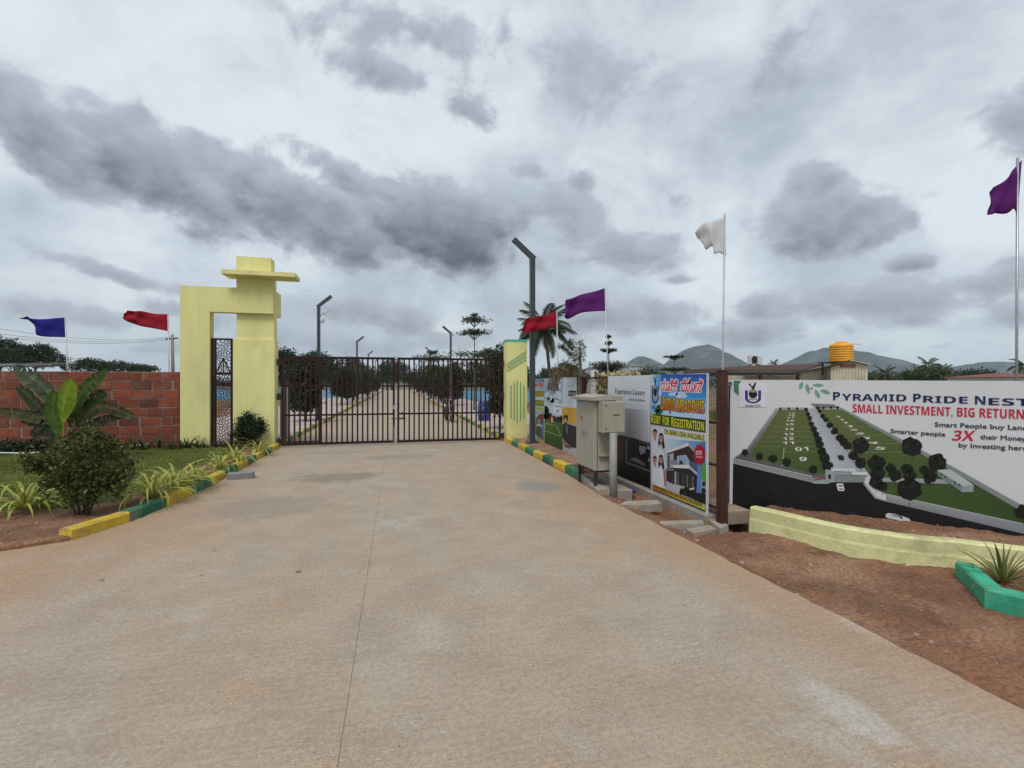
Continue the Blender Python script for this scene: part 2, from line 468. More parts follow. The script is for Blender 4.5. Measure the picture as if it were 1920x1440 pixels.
class MB:
    def __init__(s):
        s.v, s.f, s.mi, s.c = [], [], [], []

    def quad(s, *p, mi=0):
        b = len(s.v)
        s.v += [tuple(x) for x in p]
        s.f.append(tuple(range(b, b + len(p))))
        s.mi.append(mi)

    def box(s, x0, x1, y0, y1, z0, z1, mi=0, bev=0.0):
        b = len(s.v)
        if bev:
            # chamfered vertical + top edges: rings of 8
            k = bev
            ring = lambda i, z: [(x0 + k, y0 + i, z), (x1 - k, y0 + i, z), (x1 - i, y0 + k, z), (x1 - i, y1 - k, z), (x1 - k, y1 - i, z), (x0 + k, y1 - i, z), (x0 + i, y1 - k, z), (x0 + i, y0 + k, z)]
            s.v += ring(0, z0) + ring(0, z1 - k) + [(x0 + k, y0 + k, z1), (x1 - k, y0 + k, z1), (x1 - k, y0 + k, z1), (x1 - k, y1 - k, z1), (x1 - k, y1 - k, z1), (x0 + k, y1 - k, z1), (x0 + k, y1 - k, z1), (x0 + k, y0 + k, z1)]
            for r in (0, 8):
                for i in range(8):
                    j = (i + 1) % 8
                    s.f.append((b + r + i, b + r + j, b + r + 8 + j, b + r + 8 + i))
                    s.mi.append(mi)
            s.f.append((b + 16, b + 17, b + 19, b + 21))
            s.f.append(tuple(b + i for i in range(7, -1, -1)))
            s.mi += [mi, mi]
            return
        s.v += [(x, y, z) for z in (z0, z1) for y in (y0, y1) for x in (x0, x1)]
        for f in ((0, 2, 3, 1), (4, 5, 7, 6), (0, 1, 5, 4), (2, 6, 7, 3), (0, 4, 6, 2), (1, 3, 7, 5)):
            s.f.append(tuple(b + i for i in f))
            s.mi.append(mi)

    def obox(s, c, ax, ay, az_, mi=0):
        """box from centre and three half-axis vectors"""
        b = len(s.v)
        c, ax, ay, az_ = Vector(c), Vector(ax), Vector(ay), Vector(az_)
        for k in (-1, 1):
            for j in (-1, 1):
                for i in (-1, 1):
                    s.v.append(tuple(c + ax * i + ay * j + az_ * k))
        for f in ((0, 2, 3, 1), (4, 5, 7, 6), (0, 1, 5, 4), (2, 6, 7, 3), (0, 4, 6, 2), (1, 3, 7, 5)):
            s.f.append(tuple(b + i for i in f))
            s.mi.append(mi)

    def bar(s, p, q, w, h=None, mi=0, up=(0, 0, 1)):
        p, q = Vector(p), Vector(q)
        d = q - p
        h = h or w
        x = d.cross(Vector(up))
        if x.length < 1e-6:
            x = d.cross(Vector((0, 1, 0)))
        x.normalize()
        y = x.cross(d).normalized()
        s.obox((p + q) / 2, d / 2, x * w / 2, y * h / 2, mi)

    def prism(s, poly, ext, mi=0):
        """extrude a planar 3D polygon along vector ext"""
        b = len(s.v)
        n = len(poly)
        ext = Vector(ext)
        s.v += [tuple(p) for p in poly] + [tuple(Vector(p) + ext) for p in poly]
        if n <= 4:
            s.f += [tuple(b + i for i in range(n)), tuple(b + n + i for i in range(n - 1, -1, -1))]
            s.mi += [mi, mi]
        else:
            for tri in tessellate_polygon([[Vector(p) for p in poly]]):
                s.f.append(tuple(b + i for i in tri))
                s.f.append(tuple(b + n + i for i in reversed(tri)))
                s.mi += [mi, mi]
        for i in range(n):
            j = (i + 1) % n
            s.f.append((b + i, b + j, b + n + j, b + n + i))
            s.mi.append(mi)

    def tube(s, pts, rad, seg=8, mi=0, cap=True):
        pts = [Vector(p) for p in pts]
        if not hasattr(rad, '__len__'):
            rad = [rad] * len(pts)
        b = len(s.v)
        ref = Vector((0, 0, 1))
        for i, p in enumerate(pts):
            d = (pts[min(i + 1, len(pts) - 1)] - pts[max(i - 1, 0)]).normalized()
            x = d.cross(ref if abs(d.z) < .95 else Vector((0, 1, 0))).normalized()
            y = x.cross(d)
            for k in range(seg):
                a = 2 * math.pi * k / seg
                s.v.append(tuple(p + (x * math.cos(a) + y * math.sin(a)) * rad[i]))
        for i in range(len(pts) - 1):
            for k in range(seg):
                l = (k + 1) % seg
                s.f.append((b + i * seg + k, b + i * seg + l, b + (i + 1) * seg + l, b + (i + 1) * seg + k))
                s.mi.append(mi)
        if cap:
            s.f.append(tuple(b + k for k in range(seg - 1, -1, -1)))
            e = b + (len(pts) - 1) * seg
            s.f.append(tuple(e + k for k in range(seg)))
            s.mi += [mi, mi]

    def lathe(s, prof, c, seg=20, mi=0):
        b = len(s.v)
        for r, z in prof:
            for k in range(seg):
                a = 2 * math.pi * k / seg
                s.v.append((c[0] + r * math.cos(a), c[1] + r * math.sin(a), c[2] + z))
        for i in range(len(prof) - 1):
            for k in range(seg):
                l = (k + 1) % seg
                s.f.append((b + i * seg + k, b + i * seg + l, b + (i + 1) * seg + l, b + (i + 1) * seg + k))
                s.mi.append(mi)
        e = b + (len(prof) - 1) * seg
        s.f.append(tuple(e + k for k in range(seg)))
        s.mi.append(mi)

    def mesh(s, name, mats, org=(0, 0, 0), smooth=False):
        me = bpy.data.meshes.new(name)
        o = Vector(org)
        me.from_pydata([(v[0] - o.x, v[1] - o.y, v[2] - o.z) for v in s.v], [], s.f)
        if not isinstance(mats, (list, tuple)):
            mats = [mats]
        for m in mats:
            me.materials.append(m)
        if len(mats) > 1:
            me.polygons.foreach_set('material_index', s.mi)
        if smooth:
            me.polygons.foreach_set('use_smooth', [True] * len(me.polygons))
        me.update()
        return me


def thing(name, label, cat, loc=(0, 0, 0), group=None, rot=None):
    o = bpy.data.objects.new(name, None)
    o.empty_display_size = .1
    COL.objects.link(o)
    o.location = loc
    if rot:
        o.rotation_euler = rot
    ORG[o.name] = Vector(loc)
    o['label'] = label
    o['category'] = cat
    if group:
        o['group'] = group
    return o


def place(name, me, parent=None, loc=None, rot=None, scale=None, label=None, kind=None):
    o = bpy.data.objects.new(name, me)
    COL.objects.link(o)
    if parent:
        o.parent = parent
    if loc is not None:
        o.location = loc
    if rot is not None:
        o.rotation_euler = rot
    if scale is not None:
        o.scale = scale
    if label:
        o['label'] = label
    if kind:
        o['kind'] = kind
    return o


def part(name, mb, mats, parent, smooth=False, label=None, kind=None, local=False):
    """mb in world coordinates unless local"""
    org = (0, 0, 0) if local else ORG.get(parent.name, Vector())
    o = place(name, mb.mesh(name, mats, org, smooth), parent, label=label, kind=kind)
    ORG[o.name] = Vector(org)
    return o


def whole(name, mb, mats, label, cat, group=None, smooth=False, loc=None):
    """a thing that is one mesh, origin at loc"""
    loc = Vector(loc) if loc is not None else Vector(mb.v[0])
    o = place(name, mb.mesh(name, mats, loc, smooth), None, loc)
    o['label'] = label
    o['category'] = cat
    if group:
        o['group'] = group
    ORG[o.name] = loc
    return o


def setting(name, mb, mats, smooth=False, kind='structure'):
    o = place(name, mb.mesh(name, mats, (0, 0, 0), smooth))
    o['kind'] = kind
    ORG[o.name] = Vector()
    return o


def grid_mesh(name, us, vs, zf, m, smooth=True):
    U, V = np.meshgrid(us, vs)
    Z = zf(U, V)
    co = np.stack([U, V, Z], -1).reshape(-1, 3)
    nu, nv = len(us), len(vs)
    i = np.arange(nu * nv).reshape(nv, nu)
    q = np.stack([i[:-1, :-1], i[:-1, 1:], i[1:, 1:], i[1:, :-1]], -1).reshape(-1, 4)
    return np_mesh(name, co, q, m, smooth=smooth)


def np_mesh(name, co, faces, m, cols=None, smooth=False):
    me = bpy.data.meshes.new(name)
    n, k = faces.shape
    me.vertices.add(len(co))
    me.vertices.foreach_set('co', np.asarray(co, np.float32).ravel())
    me.loops.add(n * k)
    me.loops.foreach_set('vertex_index', faces.astype(np.int32).ravel())
    me.polygons.add(n)
    me.polygons.foreach_set('loop_start', np.arange(0, n * k, k, dtype=np.int32))
    if smooth:
        me.polygons.foreach_set('use_smooth', np.ones(n, bool))
    me.materials.append(m)
    if cols is not None:
        a = me.color_attributes.new('Col', 'FLOAT_COLOR', 'POINT')
        a.data.foreach_set('color', np.concatenate([cols, np.ones((len(cols), 1))], 1).astype(np.float32).ravel())
    me.update(calc_edges=True)
    me.validate()
    return me


# ------------------------------------------------------------------ ground, road, hills
mb = MB()
mb.quad((-3190, -2190, -.35), (3490, -2190, -.35), (3490, 3190, -.35), (-3190, 3190, -.35))
setting('ground', mb, M['ground'])

mb = MB()          # two slabs with an open joint between them; grid-cut so that shading stays local
JU = -.24
RE = 2.9
mb.box(-2.95, JU - .0025, -3, 139, -.16, 0)
edge_ = [(JU + .0025, 139, 0), (JU + .0025, -3, 0)]
v = -3.0
while v < 8.0:
    edge_.append((float(np.interp(v, [1.0, 1.7, 4.0, 6.0, 7.6], [3.06, 3.0, 2.905, 2.83, 2.9])) + .05 * float(fnoise(np.array(v * 2.3), np.array(3.3))) + random.uniform(-.012, .012), v, 0))
    v += .12
edge_ += [(RE, 8.1, 0), (RE, 139, 0)]
mb.prism(edge_, (0, 0, -.16))
mb.box(JU - .0025, JU + .0025, -3, 139, -.16, -.005)
mb.box(-16, -2.953, -3, 6.6, -.16, -.001)
setting('road', mb, M['road'])


def lerp(a, b, t):
    return a + (b - a) * t


# soil right of the road (with the drain pit by the fence)
def soil_r(U, V):
    z = -.085 + .06 * fnoise(U * 1.3, V * 1.3) + .07 * fnoise(U * 5, V * 5, 6) + .02 * fnoise(U * 15, V * 15, 3)
    z = z + .02 * np.clip((U - 4.5) / 2, 0, 1)
    t = np.clip((U - 2.95) / .22, 0, 1)
    z = z * t + (-.012) * (1 - t)
    pit = np.clip(1.25 - np.hypot((U - 3.98) / .30, (V - 4.92) / .20), 0, 1)
    z = z - .5 * np.clip(pit * 2, 0, 1)
    tr = np.clip(1 - np.abs(U - 3.38) / .18, 0, 1) * np.clip((V - 5.2) / .3, 0, 1) * np.clip((8.0 - V) / .5, 0, 1)
    return z - .09 * tr


o = place('soil_verge', grid_mesh('soil_verge', np.arange(2.78, 8.6, .03), np.arange(-.6, 9.0, .03), soil_r, M['soil']))
o['kind'] = 'structure'


def soil_l(U, V):
    z = .055 + .05 * fnoise(U * 1.2, V * 1.2) + .035 * fnoise(U * 6, V * 6, 5)
    front = np.clip((V - (5.35 + .10 * np.clip(-3.3 - U, 0, 9))) / .55 + .35 * fnoise(U * 2, V * 2), 0, 1)
    ku = np.interp(V, [5.3, 5.52, 5.80, 6.44, 7.10, 7.80, 8.4], [-4.1, -3.78, -3.22, -3.0, -2.9, -2.85, -2.82])
    beh = np.clip((ku - .05 - U) / .05, 0, 1)
    z = z * front - .035 * (1 - front)
    return z * beh - .06 * (1 - beh)


o = place('soil_bed', grid_mesh('soil_bed', np.arange(-14, -2.98, .045), np.arange(4.6, 13.1, .045), soil_l, M['soil']))
o['kind'] = 'structure'


def lawn_edge(U):
    return 7.15 + .22 * np.sin(U * 1.7) + .10 * np.sin(U * 5.1)


def lawn_z(U, V):
    z = .10 + .03 * fnoise(U * .9, V * .9) + .02 * fnoise(U * 4, V * 4)
    e = np.minimum((V - lawn_edge(U)) / .25, (-3.42 + .1 * np.sin(V * 3) - U) / .2)
    return z - .11 * (1 - np.clip(e, 0, 1))


o = place('lawn', grid_mesh('lawn', np.arange(-14, -3.2, .08), np.arange(6.8, 12.75, .08), lawn_z, M['lawn']))
o['kind'] = 'structure'
# grass blades
n = 110000
gu = NR.uniform(-13.5, -3.4, n)
gv = 6.9 + (12.6 - 6.9) * NR.uniform(0, 1, n) ** 1.15
ok = (gv > lawn_edge(gu) + .05) & (gu < -3.5 + .1 * np.sin(gv * 3)) & (gu > -gv * 1.02)
gu, gv = gu[ok], gv[ok]
gz = lawn_z(gu, gv) - .004
n = len(gu)
h = NR.uniform(.018, .05, n) * (1 + 1.1 * fnoise(gu * 1.5, gv * 1.5))
a = NR.uniform(0, 2 * np.pi, n)
w_ = .006
lean = NR.normal(0, .022, (n, 2))
co = np.zeros((n, 3, 3))
co[:, 0] = np.stack([gu - np.cos(a) * w_, gv - np.sin(a) * w_, gz], -1)
co[:, 1] = np.stack([gu + np.cos(a) * w_, gv + np.sin(a) * w_, gz], -1)
co[:, 2] = np.stack([gu + lean[:, 0], gv + lean[:, 1], gz + h], -1)
mixv = np.clip(.5 + 1.6 * fnoise(gu * .8, gv * .8) + NR.normal(0, .22, n), 0, 1)[:, None]
gc = (1 - mixv) * np.array([[.07, .108, .013]]) + mixv * np.array([[.20, .205, .036]])
gme = np_mesh('grass', co.reshape(-1, 3), np.arange(n * 3).reshape(n, 3), M['leaf'], np.repeat(gc, 3, 0))
o = place('grass', gme)
o['kind'] = 'stuff'

# pebbles and clods on the soil
def pebbles(name, pts, smin, smax):
    ico = bmesh.new()
    bmesh.ops.create_icosphere(ico, subdivisions=1, radius=1)
    bv = np.array([v.co[:] for v in ico.verts])
    bf = np.array([[v.index for v in f.verts] for f in ico.faces])
    ico.free()
    co, fs = [], []
    for i, (x, y, z) in enumerate(pts):
        s = smin + (smax - smin) * random.random() ** 4.5
        sc = np.array([s * random.uniform(.7, 1.4), s * random.uniform(.7, 1.4), s * random.uniform(.4, .8)])
        an = random.uniform(0, 6.28)
        rm = np.array([[math.cos(an), -math.sin(an), 0], [math.sin(an), math.cos(an), 0], [0, 0, 1]])
        co.append((bv * sc * NR.uniform(.8, 1.2, (len(bv), 1))) @ rm + np.array([x, y, z]))
        fs.append(bf + i * len(bv))
    return np_mesh(name, np.concatenate(co), np.concatenate(fs), M['stone'])


pts = []
for _ in range(420):
    u = 2.95 + 4 * random.random() ** 1.6
    v = random.uniform(.8, 6.6)
    pts.append((u, v, float(soil_r(np.array(u), np.array(v))) + .003))
for _ in range(200):
    u, v = random.uniform(-9, -3.1), random.uniform(5.3, 7.2)
    pts.append((u, v, float(soil_l(np.array(u), np.array(v))) + .003))
for _ in range(60):
    u, v = random.uniform(-3.2, 2.9), random.uniform(2.6, 11)
    if abs(u) > 1.2 or random.random() < .2:
        pts.append((u, v, -.002))
o = place('gravel', pebbles('gravel', pts, .004, .028))
o['kind'] = 'stuff'

# earth behind fence, paving inside the gate
mb = MB()
mb.box(3.72, 40, 5.6, 60, -.3, -.02)
mb.box(4.9, 40, -3, 5.6, -.3, -.03)
setting('red_earth', mb, M['soil_far'])
mb = MB()
mb.box(-7.6, -3.0, 13.25, 120, -.2, .10)
mb.box(3.0, 6.5, 13.25, 120, -.2, .10)
setting('walkway', mb, M['walk'])
mb = MB()
mb.box(-40, -7.6, 13.25, 120, -.2, .02)
setting('plot_earth', mb, M['soil_far'])


def hill_height(r, Z):
    """lateral r (m, camera frame) at depth Z"""
    D = 1300.0
    k = D / F
    H = np.zeros_like(r)
    for (x, y, wl, wr, p, dpt) in ((1202, 663, 62, 72, 1.1, 260), (1308, 638, 80, 100, 1.15, 300), (1556, 648, 130, 190, 1.25, 340),
                                  (1850, 674, 100, 150, 1.2, 260), (1660, 690, 110, 90, 1.1, 260), (1130, 690, 70, 60, 1.2, 200), (2050, 672, 150, 160, 1.2, 300),
                                  (1430, 690, 90, 90, 1.1, 240), (2300, 680, 190, 200, 1.2, 300), (700, 704, 300, 300, 1.3, 300), (0, 702, 300, 300, 1.3, 300)):
        dx = (r - (x - 960) * k) / k
        dd = np.where(dx < 0, -dx / wl, dx / wr)
        d2 = np.sqrt(dd ** 2 + ((Z - D) / dpt) ** 2)
        s = np.clip(1.06 - d2, 0, 1) / 1.06
        hh = 1.07 * (HOR - y) * k * (s ** (p * .8)) * (1 - .10 * np.exp(-(d2 / .18) ** 2))
        H = np.maximum(H, hh)
    return H


rs = np.linspace(-1700, 2400, 420)
zs = np.linspace(1000, 1640, 56)
RR, ZZ = np.meshgrid(rs, zs)
HH = hill_height(RR, ZZ)
HH = HH * (1 + .30 * fnoise(RR / 70, ZZ / 70, 6)) + np.minimum(HH, 14) * .3 * fnoise(RR / 22, ZZ / 22, 5) - .5
co = np.stack([RR * CA + ZZ * SA, ZZ * CA - RR * SA, HH], -1).reshape(-1, 3)
ii = np.arange(co.shape[0]).reshape(RR.shape)
q = np.stack([ii[:-1, :-1], ii[:-1, 1:], ii[1:, 1:], ii[1:, :-1]], -1).reshape(-1, 4)

o = place('hills', np_mesh('hills', co, q, M['hill'], smooth=True))
o['kind'] = 'structure'


# ------------------------------------------------------------------ kerbs
def kerb_stone(mb, a, b, w, h, side, ch=.02):
    """one kerb stone between two (u,v) points on its road edge; side +1: stone lies to the right of a->b"""
    a, b = Vector((a[0], a[1], 0)), Vector((b[0], b[1], 0))
    d = (b - a)
    L = d.length
    d.normalize()
    a, b = a + d * .004, b - d * .004
    n = Vector((d.y, -d.x, 0)) * side
    prof = [(0, -.15), (0.008, h - ch), (ch + .008, h), (w - ch, h), (w, h - ch), (w, -.15)]
    base = len(mb.v)
    segs = 3
    for i in range(segs + 1):
        p = a + (b - a) * (i / segs)
        for (x, z) in prof:
            j = 0 if z < 0 else random.uniform(-.004, .004)
            mb.v.append(tuple(p + n * (x + j) + Vector((0, 0, z + j))))
    k = len(prof)
    for i in range(segs):
        for l in range(k - 1):
            mb.f.append((base + i * k + l, base + (i + 1) * k + l, base + (i + 1) * k + l + 1, base + i * k + l + 1))
            mb.mi.append(0)
    mb.f.append(tuple(base + i for i in range(k)))
    e = base + segs * k
    mb.f.append(tuple(e + i for i in range(k - 1, -1, -1)))
    mb.mi += [0, 0]


def kerb_run(label, pts, cols, side, w=.15, h=.12, start=0):
    t = thing('kerb', label, 'kerb', (pts[0][0], pts[0][1], 0))
    for i in range(len(pts) - 1):
        mb = MB()
        c = cols[(i + start) % len(cols)]
        kerb_stone(mb, pts[i], pts[i + 1], w, h, side)
        part('kerb_stone', mb, M[c], t, label={'kerb_yellow': 'yellow painted kerb stone', 'kerb_green': 'green painted kerb stone', 'soil': 'bare kerb stone under red dust'}.get(c))
    return t


left = [(-3.78, 5.52), (-3.22, 5.80), (-3.0, 6.44), (-2.9, 7.10), (-2.85, 7.80), (-2.82, 8.46)]
while left[-1][1] < 12.7:
    left.append((-2.82 - .02 * random.random(), left[-1][1] + .63))
t = thing('kerb', 'yellow and green kerb curving along the lawn on the left of the drive', 'kerb', (-3.2, 5.8, 0))
for i in range(len(left) - 1):
    mb = MB()
    if i == 0:
        kerb_stone(mb, left[0], left[1], .13, .05, -1)
        part('kerb_stone', mb, M['soil'], t, label='bare kerb stone under red dust')
    else:
        kerb_stone(mb, left[i], left[i + 1], .15, .12, -1)
        part('kerb_stone', mb, M['kerb_yellow' if i % 2 else 'kerb_green'], t, label='yellow painted kerb stone' if i % 2 else 'green painted kerb stone')
right = [(2.98, 7.62)]
while right[-1][1] < 12.6:
    right.append((2.98 - .012 * len(right), right[-1][1] + .65))
kerb_run('yellow and green kerb on the right of the drive beside the brick paving', right, ['kerb_green', 'kerb_yellow'], 1)
for s in (-1, 1):
    pts = [(s * 2.85, 13.3 + .66 * i) for i in range(66)]
    t = kerb_run('yellow and green kerb beyond the gate on the %s of the inner road' % ('left' if s < 0 else 'right'), pts, ['kerb_yellow', 'kerb_green'], s)
    for c, ph in (('kerb_yellow', 0), ('kerb_green', 1)):
        mb = MB()
        for i in range(66 + ph, 176, 2):
            kerb_stone(mb, (s * 2.85, 13.3 + .66 * (i - 1)), (s * 2.85, 13.3 + .66 * i), .15, .12, s)
        part('kerb_stones', mb, M[c], t, kind='stuff')
# unpainted continuation by the cabinet
mb = MB()
kerb_stone(mb, G(1120, 930, -.02).xy, (2.90, 7.0), .16, .07, 1)
kerb_stone(mb, (2.90, 7.0), (2.96, 7.60), .16, .09, 1)
whole('bare_kerb', mb, M['concrete'], 'unpainted grey concrete kerb in front of the metal cabinet', 'kerb')

# brick paving behind the right kerb
t = thing('sidewalk_paving', 'red brown brick paving between the striped kerb and the banner fence', 'paving', (3.3, 10, .1))
mb = MB()
mb.box(3.06, 3.64, 8.35, 13.2, -.2, .072)
part('bedding', mb, M['soil'], t)
pm = MB()
pm.box(-.095, .095, -.095, .095, -.03, .03, bev=.008)
pm = pm.mesh('paver', M['paver'])
for i in range(3):
    for j in range(23):
        place('paver', pm, t, (3.165 + i * .197 - 3.3, 8.47 + j * .2 - 10 + (.1 if i % 2 else 0), -.022 + random.uniform(-.004, .004)), (random.uniform(-.01, .01), random.uniform(-.01, .01), random.uniform(-.02, .02)))

# loose grey block on the left
p = G(452, 897, 0)
mb = MB()
mb.obox((p.x, p.y, .05), (.19, .03, 0), (-.015, .10, 0), (0, 0, .05))
whole('loose_block', mb, M['greyblock'], 'loose grey concrete block lying on the drive against the kerb', 'block')

# ------------------------------------------------------------------ brick wall
WV = 12.92
WL, WR_, WT = -9.8, PV(340, 700, WV).x, 1.88
wall = thing('brick_wall', 'red block wall with pale mortar joints behind the lawn', 'wall', (WL, WV, 0))
mb = MB()
mb.box(WL, WR_, WV + .012, WV + .19, -.2, WT - .006)
part('mortar', mb, M['mortar'], wall)
CH = .209
bmes = {}
zc = WT
row = 0
while zc > -.1:
    x = WR_ - .01
    k = 0
    first = [0, .12, .34, .05, .26, .16, .38, .09][row % 8]
    while x > WL + .1:
        L = .375 if not (k == 0 and first) else first + .03
        if random.random() < .06:
            L = .2
        key = (round(L, 2), random.randrange(3))
        if key not in bmes:
            b = MB()
            b.box(0, key[0], 0, .19, 0, CH - .026, bev=.006)
            for i, v in enumerate(b.v):
                b.v[i] = (v[0] + random.uniform(-.005, .005), v[1] + random.uniform(-.004, .004), v[2] + random.uniform(-.004, .004))
            bmes[key] = b.mesh('brick', M['brick'])
        gap = random.choice((.015, .02, .025, .03, .055))
        ob = place('brick', bmes[key], wall, (x - key[0] - WL, random.uniform(-.006, .006), zc - CH + .004), (0, random.uniform(-.006, .006), 0))
        if random.random() < .12:
            ob.material_slots[0].link = 'OBJECT'
            ob.material_slots[0].material = M['brick_dark']
        x -= key[0] + gap
        k += 1
    zc -= CH
    row += 1
mb = MB()
mb.box(WR_ - .035, WR_ + .005, WV - .04, WV, 0, WT - .01)
part('edge_post', mb, M['maroon_post'], wall)

# ------------------------------------------------------------------ entrance arch (left)
AV = 12.85
X = lambda px, v=AV: PV(px, 700, v).x
Zp = lambda px, py, v=AV: PV(px, py, v).z
arch = thing('entrance_arch', 'pale yellow rendered entrance arch with stacked slab and cap left of the gate', 'gate arch', (-3.9, AV, .05))
xl, xr1 = X(340), X(395)
pu0, pu1 = X(437), X(515)
su0, su1 = X(443.5, AV + .03), X(514.0, AV + .03)
zb_top, zb_bot = Zp(340, 536), Zp(395, 585)
zl_top = Zp(440, 636)
mb = MB()
mb.box(xl, xr1, AV - .07, AV + .20, -.1, zb_bot, bev=0)
part('side_leg', mb, M['yellow'], arch)
mb = MB()
bu1 = PV(512, 600, AV - .08).x
mb.box(xl, su0 - .06, AV - .07, AV + .20, zb_bot, zb_top)
mb.box(su0 - .06, bu1, AV - .08, AV + .75, zb_bot - .004, zb_top + .002)
part('top_beam', mb, M['yellow'], arch)
mb = MB()
mb.box(pu0, pu1, AV - .01, AV + .36, -.1, zl_top)
part('main_pillar', mb, M['yellow'], arch)
mb = MB()
mb.box(su0, su1, AV + .03, AV + .32, zl_top, zb_bot - .004)
part('upper_shaft', mb, M['yellow'], arch)
sv = 12.48
sl_b = PV(414, 512.5, sv).z
sl_u0, sl_u1 = PV(414, 510, sv).x, PV(553, 515, sv).x
mb = MB()
mb.box(su0 + .01, su1 - .03, AV - .02, AV + .4, zb_top + .002, sl_b)
part('neck', mb, M['yellow'], arch)
mb = MB()
mb.box(sl_u0, sl_u1, sv, sv + .62, sl_b, sl_b + .10)
part('flat_slab', mb, M['yellow'], arch)
mb = MB()
cv = AV - .05
mb.box(PV(443, 500, cv).x, PV(508, 500, cv).x, cv, cv + .36, sl_b + .10, PV(443, 480, cv).z)
part('cap_block', mb, M['yellow'], arch)


# laser-cut screen
def clip(poly, a, b, c):        # keep a*x+b*y<=c
    out = []
    for i in range(len(poly)):
        p, q = poly[i], poly[(i + 1) % len(poly)]
        dp, dq = a * p[0] + b * p[1] - c, a * q[0] + b * q[1] - c
        if dp <= 0:
            out.append(p)
        if dp * dq < 0:
            t = dp / (dp - dq)
            out.append((p[0] + (q[0] - p[0]) * t, p[1] + (q[1] - p[1]) * t))
    return out


def inset(poly, d):
    n = len(poly)
    a = sum(poly[i][0] * poly[(i + 1) % n][1] - poly[(i + 1) % n][0] * poly[i][1] for i in range(n))
    s = 1 if a > 0 else -1
    res = poly
    for i in range(n):
        p, q = poly[i], poly[(i + 1) % n]
        ex, ey = q[0] - p[0], q[1] - p[1]
        L = math.hypot(ex, ey)
        if L < 1e-9:
            continue
        nx, ny = ey / L * s, -ex / L * s
        res = clip(res, nx, ny, nx * p[0] + ny * p[1] - d)
        if len(res) < 3:
            return []
    return res


def lattice(mb, w, h, n, org, d=.0065, th=.004, seed=3):
    rg = random.Random(seed)
    sites = [(rg.uniform(0, w), rg.uniform(0, h)) for _ in range(n)]
    for _ in range(2):          # relax once or twice so that cells are even
        ns = []
        for i, s in enumerate(sites):
            cell = vor(sites, i, w, h)
            ns.append((sum(p[0] for p in cell) / len(cell), sum(p[1] for p in cell) / len(cell)))
        sites = ns
    ox, oy, oz = org
    for i in range(n):
        cell = vor(sites, i, w, h)
        ins = inset(cell, d)
        if len(ins) < 3:
            continue
        # ring: connect outer to inner by angle order
        cx = sum(p[0] for p in ins) / len(ins)
        cy = sum(p[1] for p in ins) / len(ins)
        m = len(ins)
        outer = []
        for p in ins:           # project inner vertices outwards onto the cell border
            dx_, dy_ = p[0] - cx, p[1] - cy
            best = 9
            for a in range(len(cell)):
                A, B = cell[a], cell[(a + 1) % len(cell)]
                ex, ey = B[0] - A[0], B[1] - A[1]
                den = dx_ * ey - dy_ * ex
                if abs(den) < 1e-12:
                    continue
                t = ((A[0] - cx) * ey - (A[1] - cy) * ex) / den
                if 1 <= t < best:
                    best = t
            best = min(best, 2.0)
            outer.append((cx + dx_ * best, cy + dy_ * best))
        b = len(mb.v)
        for pl_ in (ins, outer):
            for yy in (0, th):
                mb.v += [(ox + p[0], oy + yy, oz + p[1]) for p in pl_]
        for a in range(m):
            c = (a + 1) % m
            I0, I1, O0, O1 = b, b + m, b + 2 * m, b + 3 * m
            mb.f += [(I0 + a, I0 + c, O0 + c, O0 + a), (I1 + a, O1 + a, O1 + c, I1 + c), (I0 + a, I1 + a, I1 + c, I0 + c)]
            mb.mi += [0, 0, 0]


def vor(sites, i, w, h):
    s = sites[i]
    cell = [(0, 0), (w, 0), (w, h), (0, h)]
    near = sorted(range(len(sites)), key=lambda j: (sites[j][0] - s[0]) ** 2 + (sites[j][1] - s[1]) ** 2)[1:18]
    for j in near:
        q = sites[j]
        a, b = q[0] - s[0], q[1] - s[1]
        cell = clip(cell, a, b, (q[0] ** 2 + q[1] ** 2 - s[0] ** 2 - s[1] ** 2) / 2)
    return cell


JV = AV + .05
ju0, ju1 = PV(402, 700, JV).x, PV(437, 700, JV).x - .015
jz0, jz1 = .1, zl_top + .02
jali = thing('cut_metal_screen', 'dark laser-cut metal screen standing in the slot of the yellow arch', 'metal screen', ((ju0 + ju1) / 2, JV, .1))
mb = MB()
mb.box(ju0, ju0 + .035, JV - .02, JV + .05, jz0, jz1)
mb.box(ju1 - .035, ju1, JV - .02, JV + .05, jz0, jz1)
mb.box(ju0 + .035, ju1 - .035, JV - .02, JV + .05, jz1 - .035, jz1)
mb.box(ju0 + .035, ju1 - .035, JV - .02, JV + .05, jz0, jz0 + .035)
part('frame', mb, M['maroon'], jali)
mb = MB()
lw, lh = ju1 - ju0 - .07, jz1 - jz0 - .07
lattice(mb, lw, lh, 250, (ju0 + .035, JV, jz0 + .035), .0095)
part('lattice', mb, M['maroon'], jali, kind='stuff')
mb = MB()
cx, cz = (ju0 + ju1) / 2, Zp(418, 690)
A, B, C_ = (cx - .16, JV - .006, cz - .13), (cx + .16, JV - .006, cz - .13), (cx, JV - .006, cz + .23)
for p, q in ((A, C_), (B, C_), (A, B)):
    mb.bar(p, q, .028, .01, up=(0, 1, 0))
mb.bar((cx, JV - .006, cz + .23), (cx, JV - .006, cz - .13), .02, .01, up=(0, 1, 0))
part('emblem', mb, M['maroon'], jali)
mb = MB()
mb.box(cx - .19, cx + .19, JV - .012, JV - .003, cz - .165, cz - .10)
part('name_bar', mb, M['maroon'], jali)
mb = MB()
mb.box(ju0 + .035, ju1 - .035, JV - .012, JV - .003, cz - .40, cz - .37)
part('cross_bar', mb, M['maroon'], jali)
mb = MB()
mb.box(ju0 - .075, ju0 - .003, JV - .02, JV - .015, jz0, jz1)
for i in range(26):
    pass
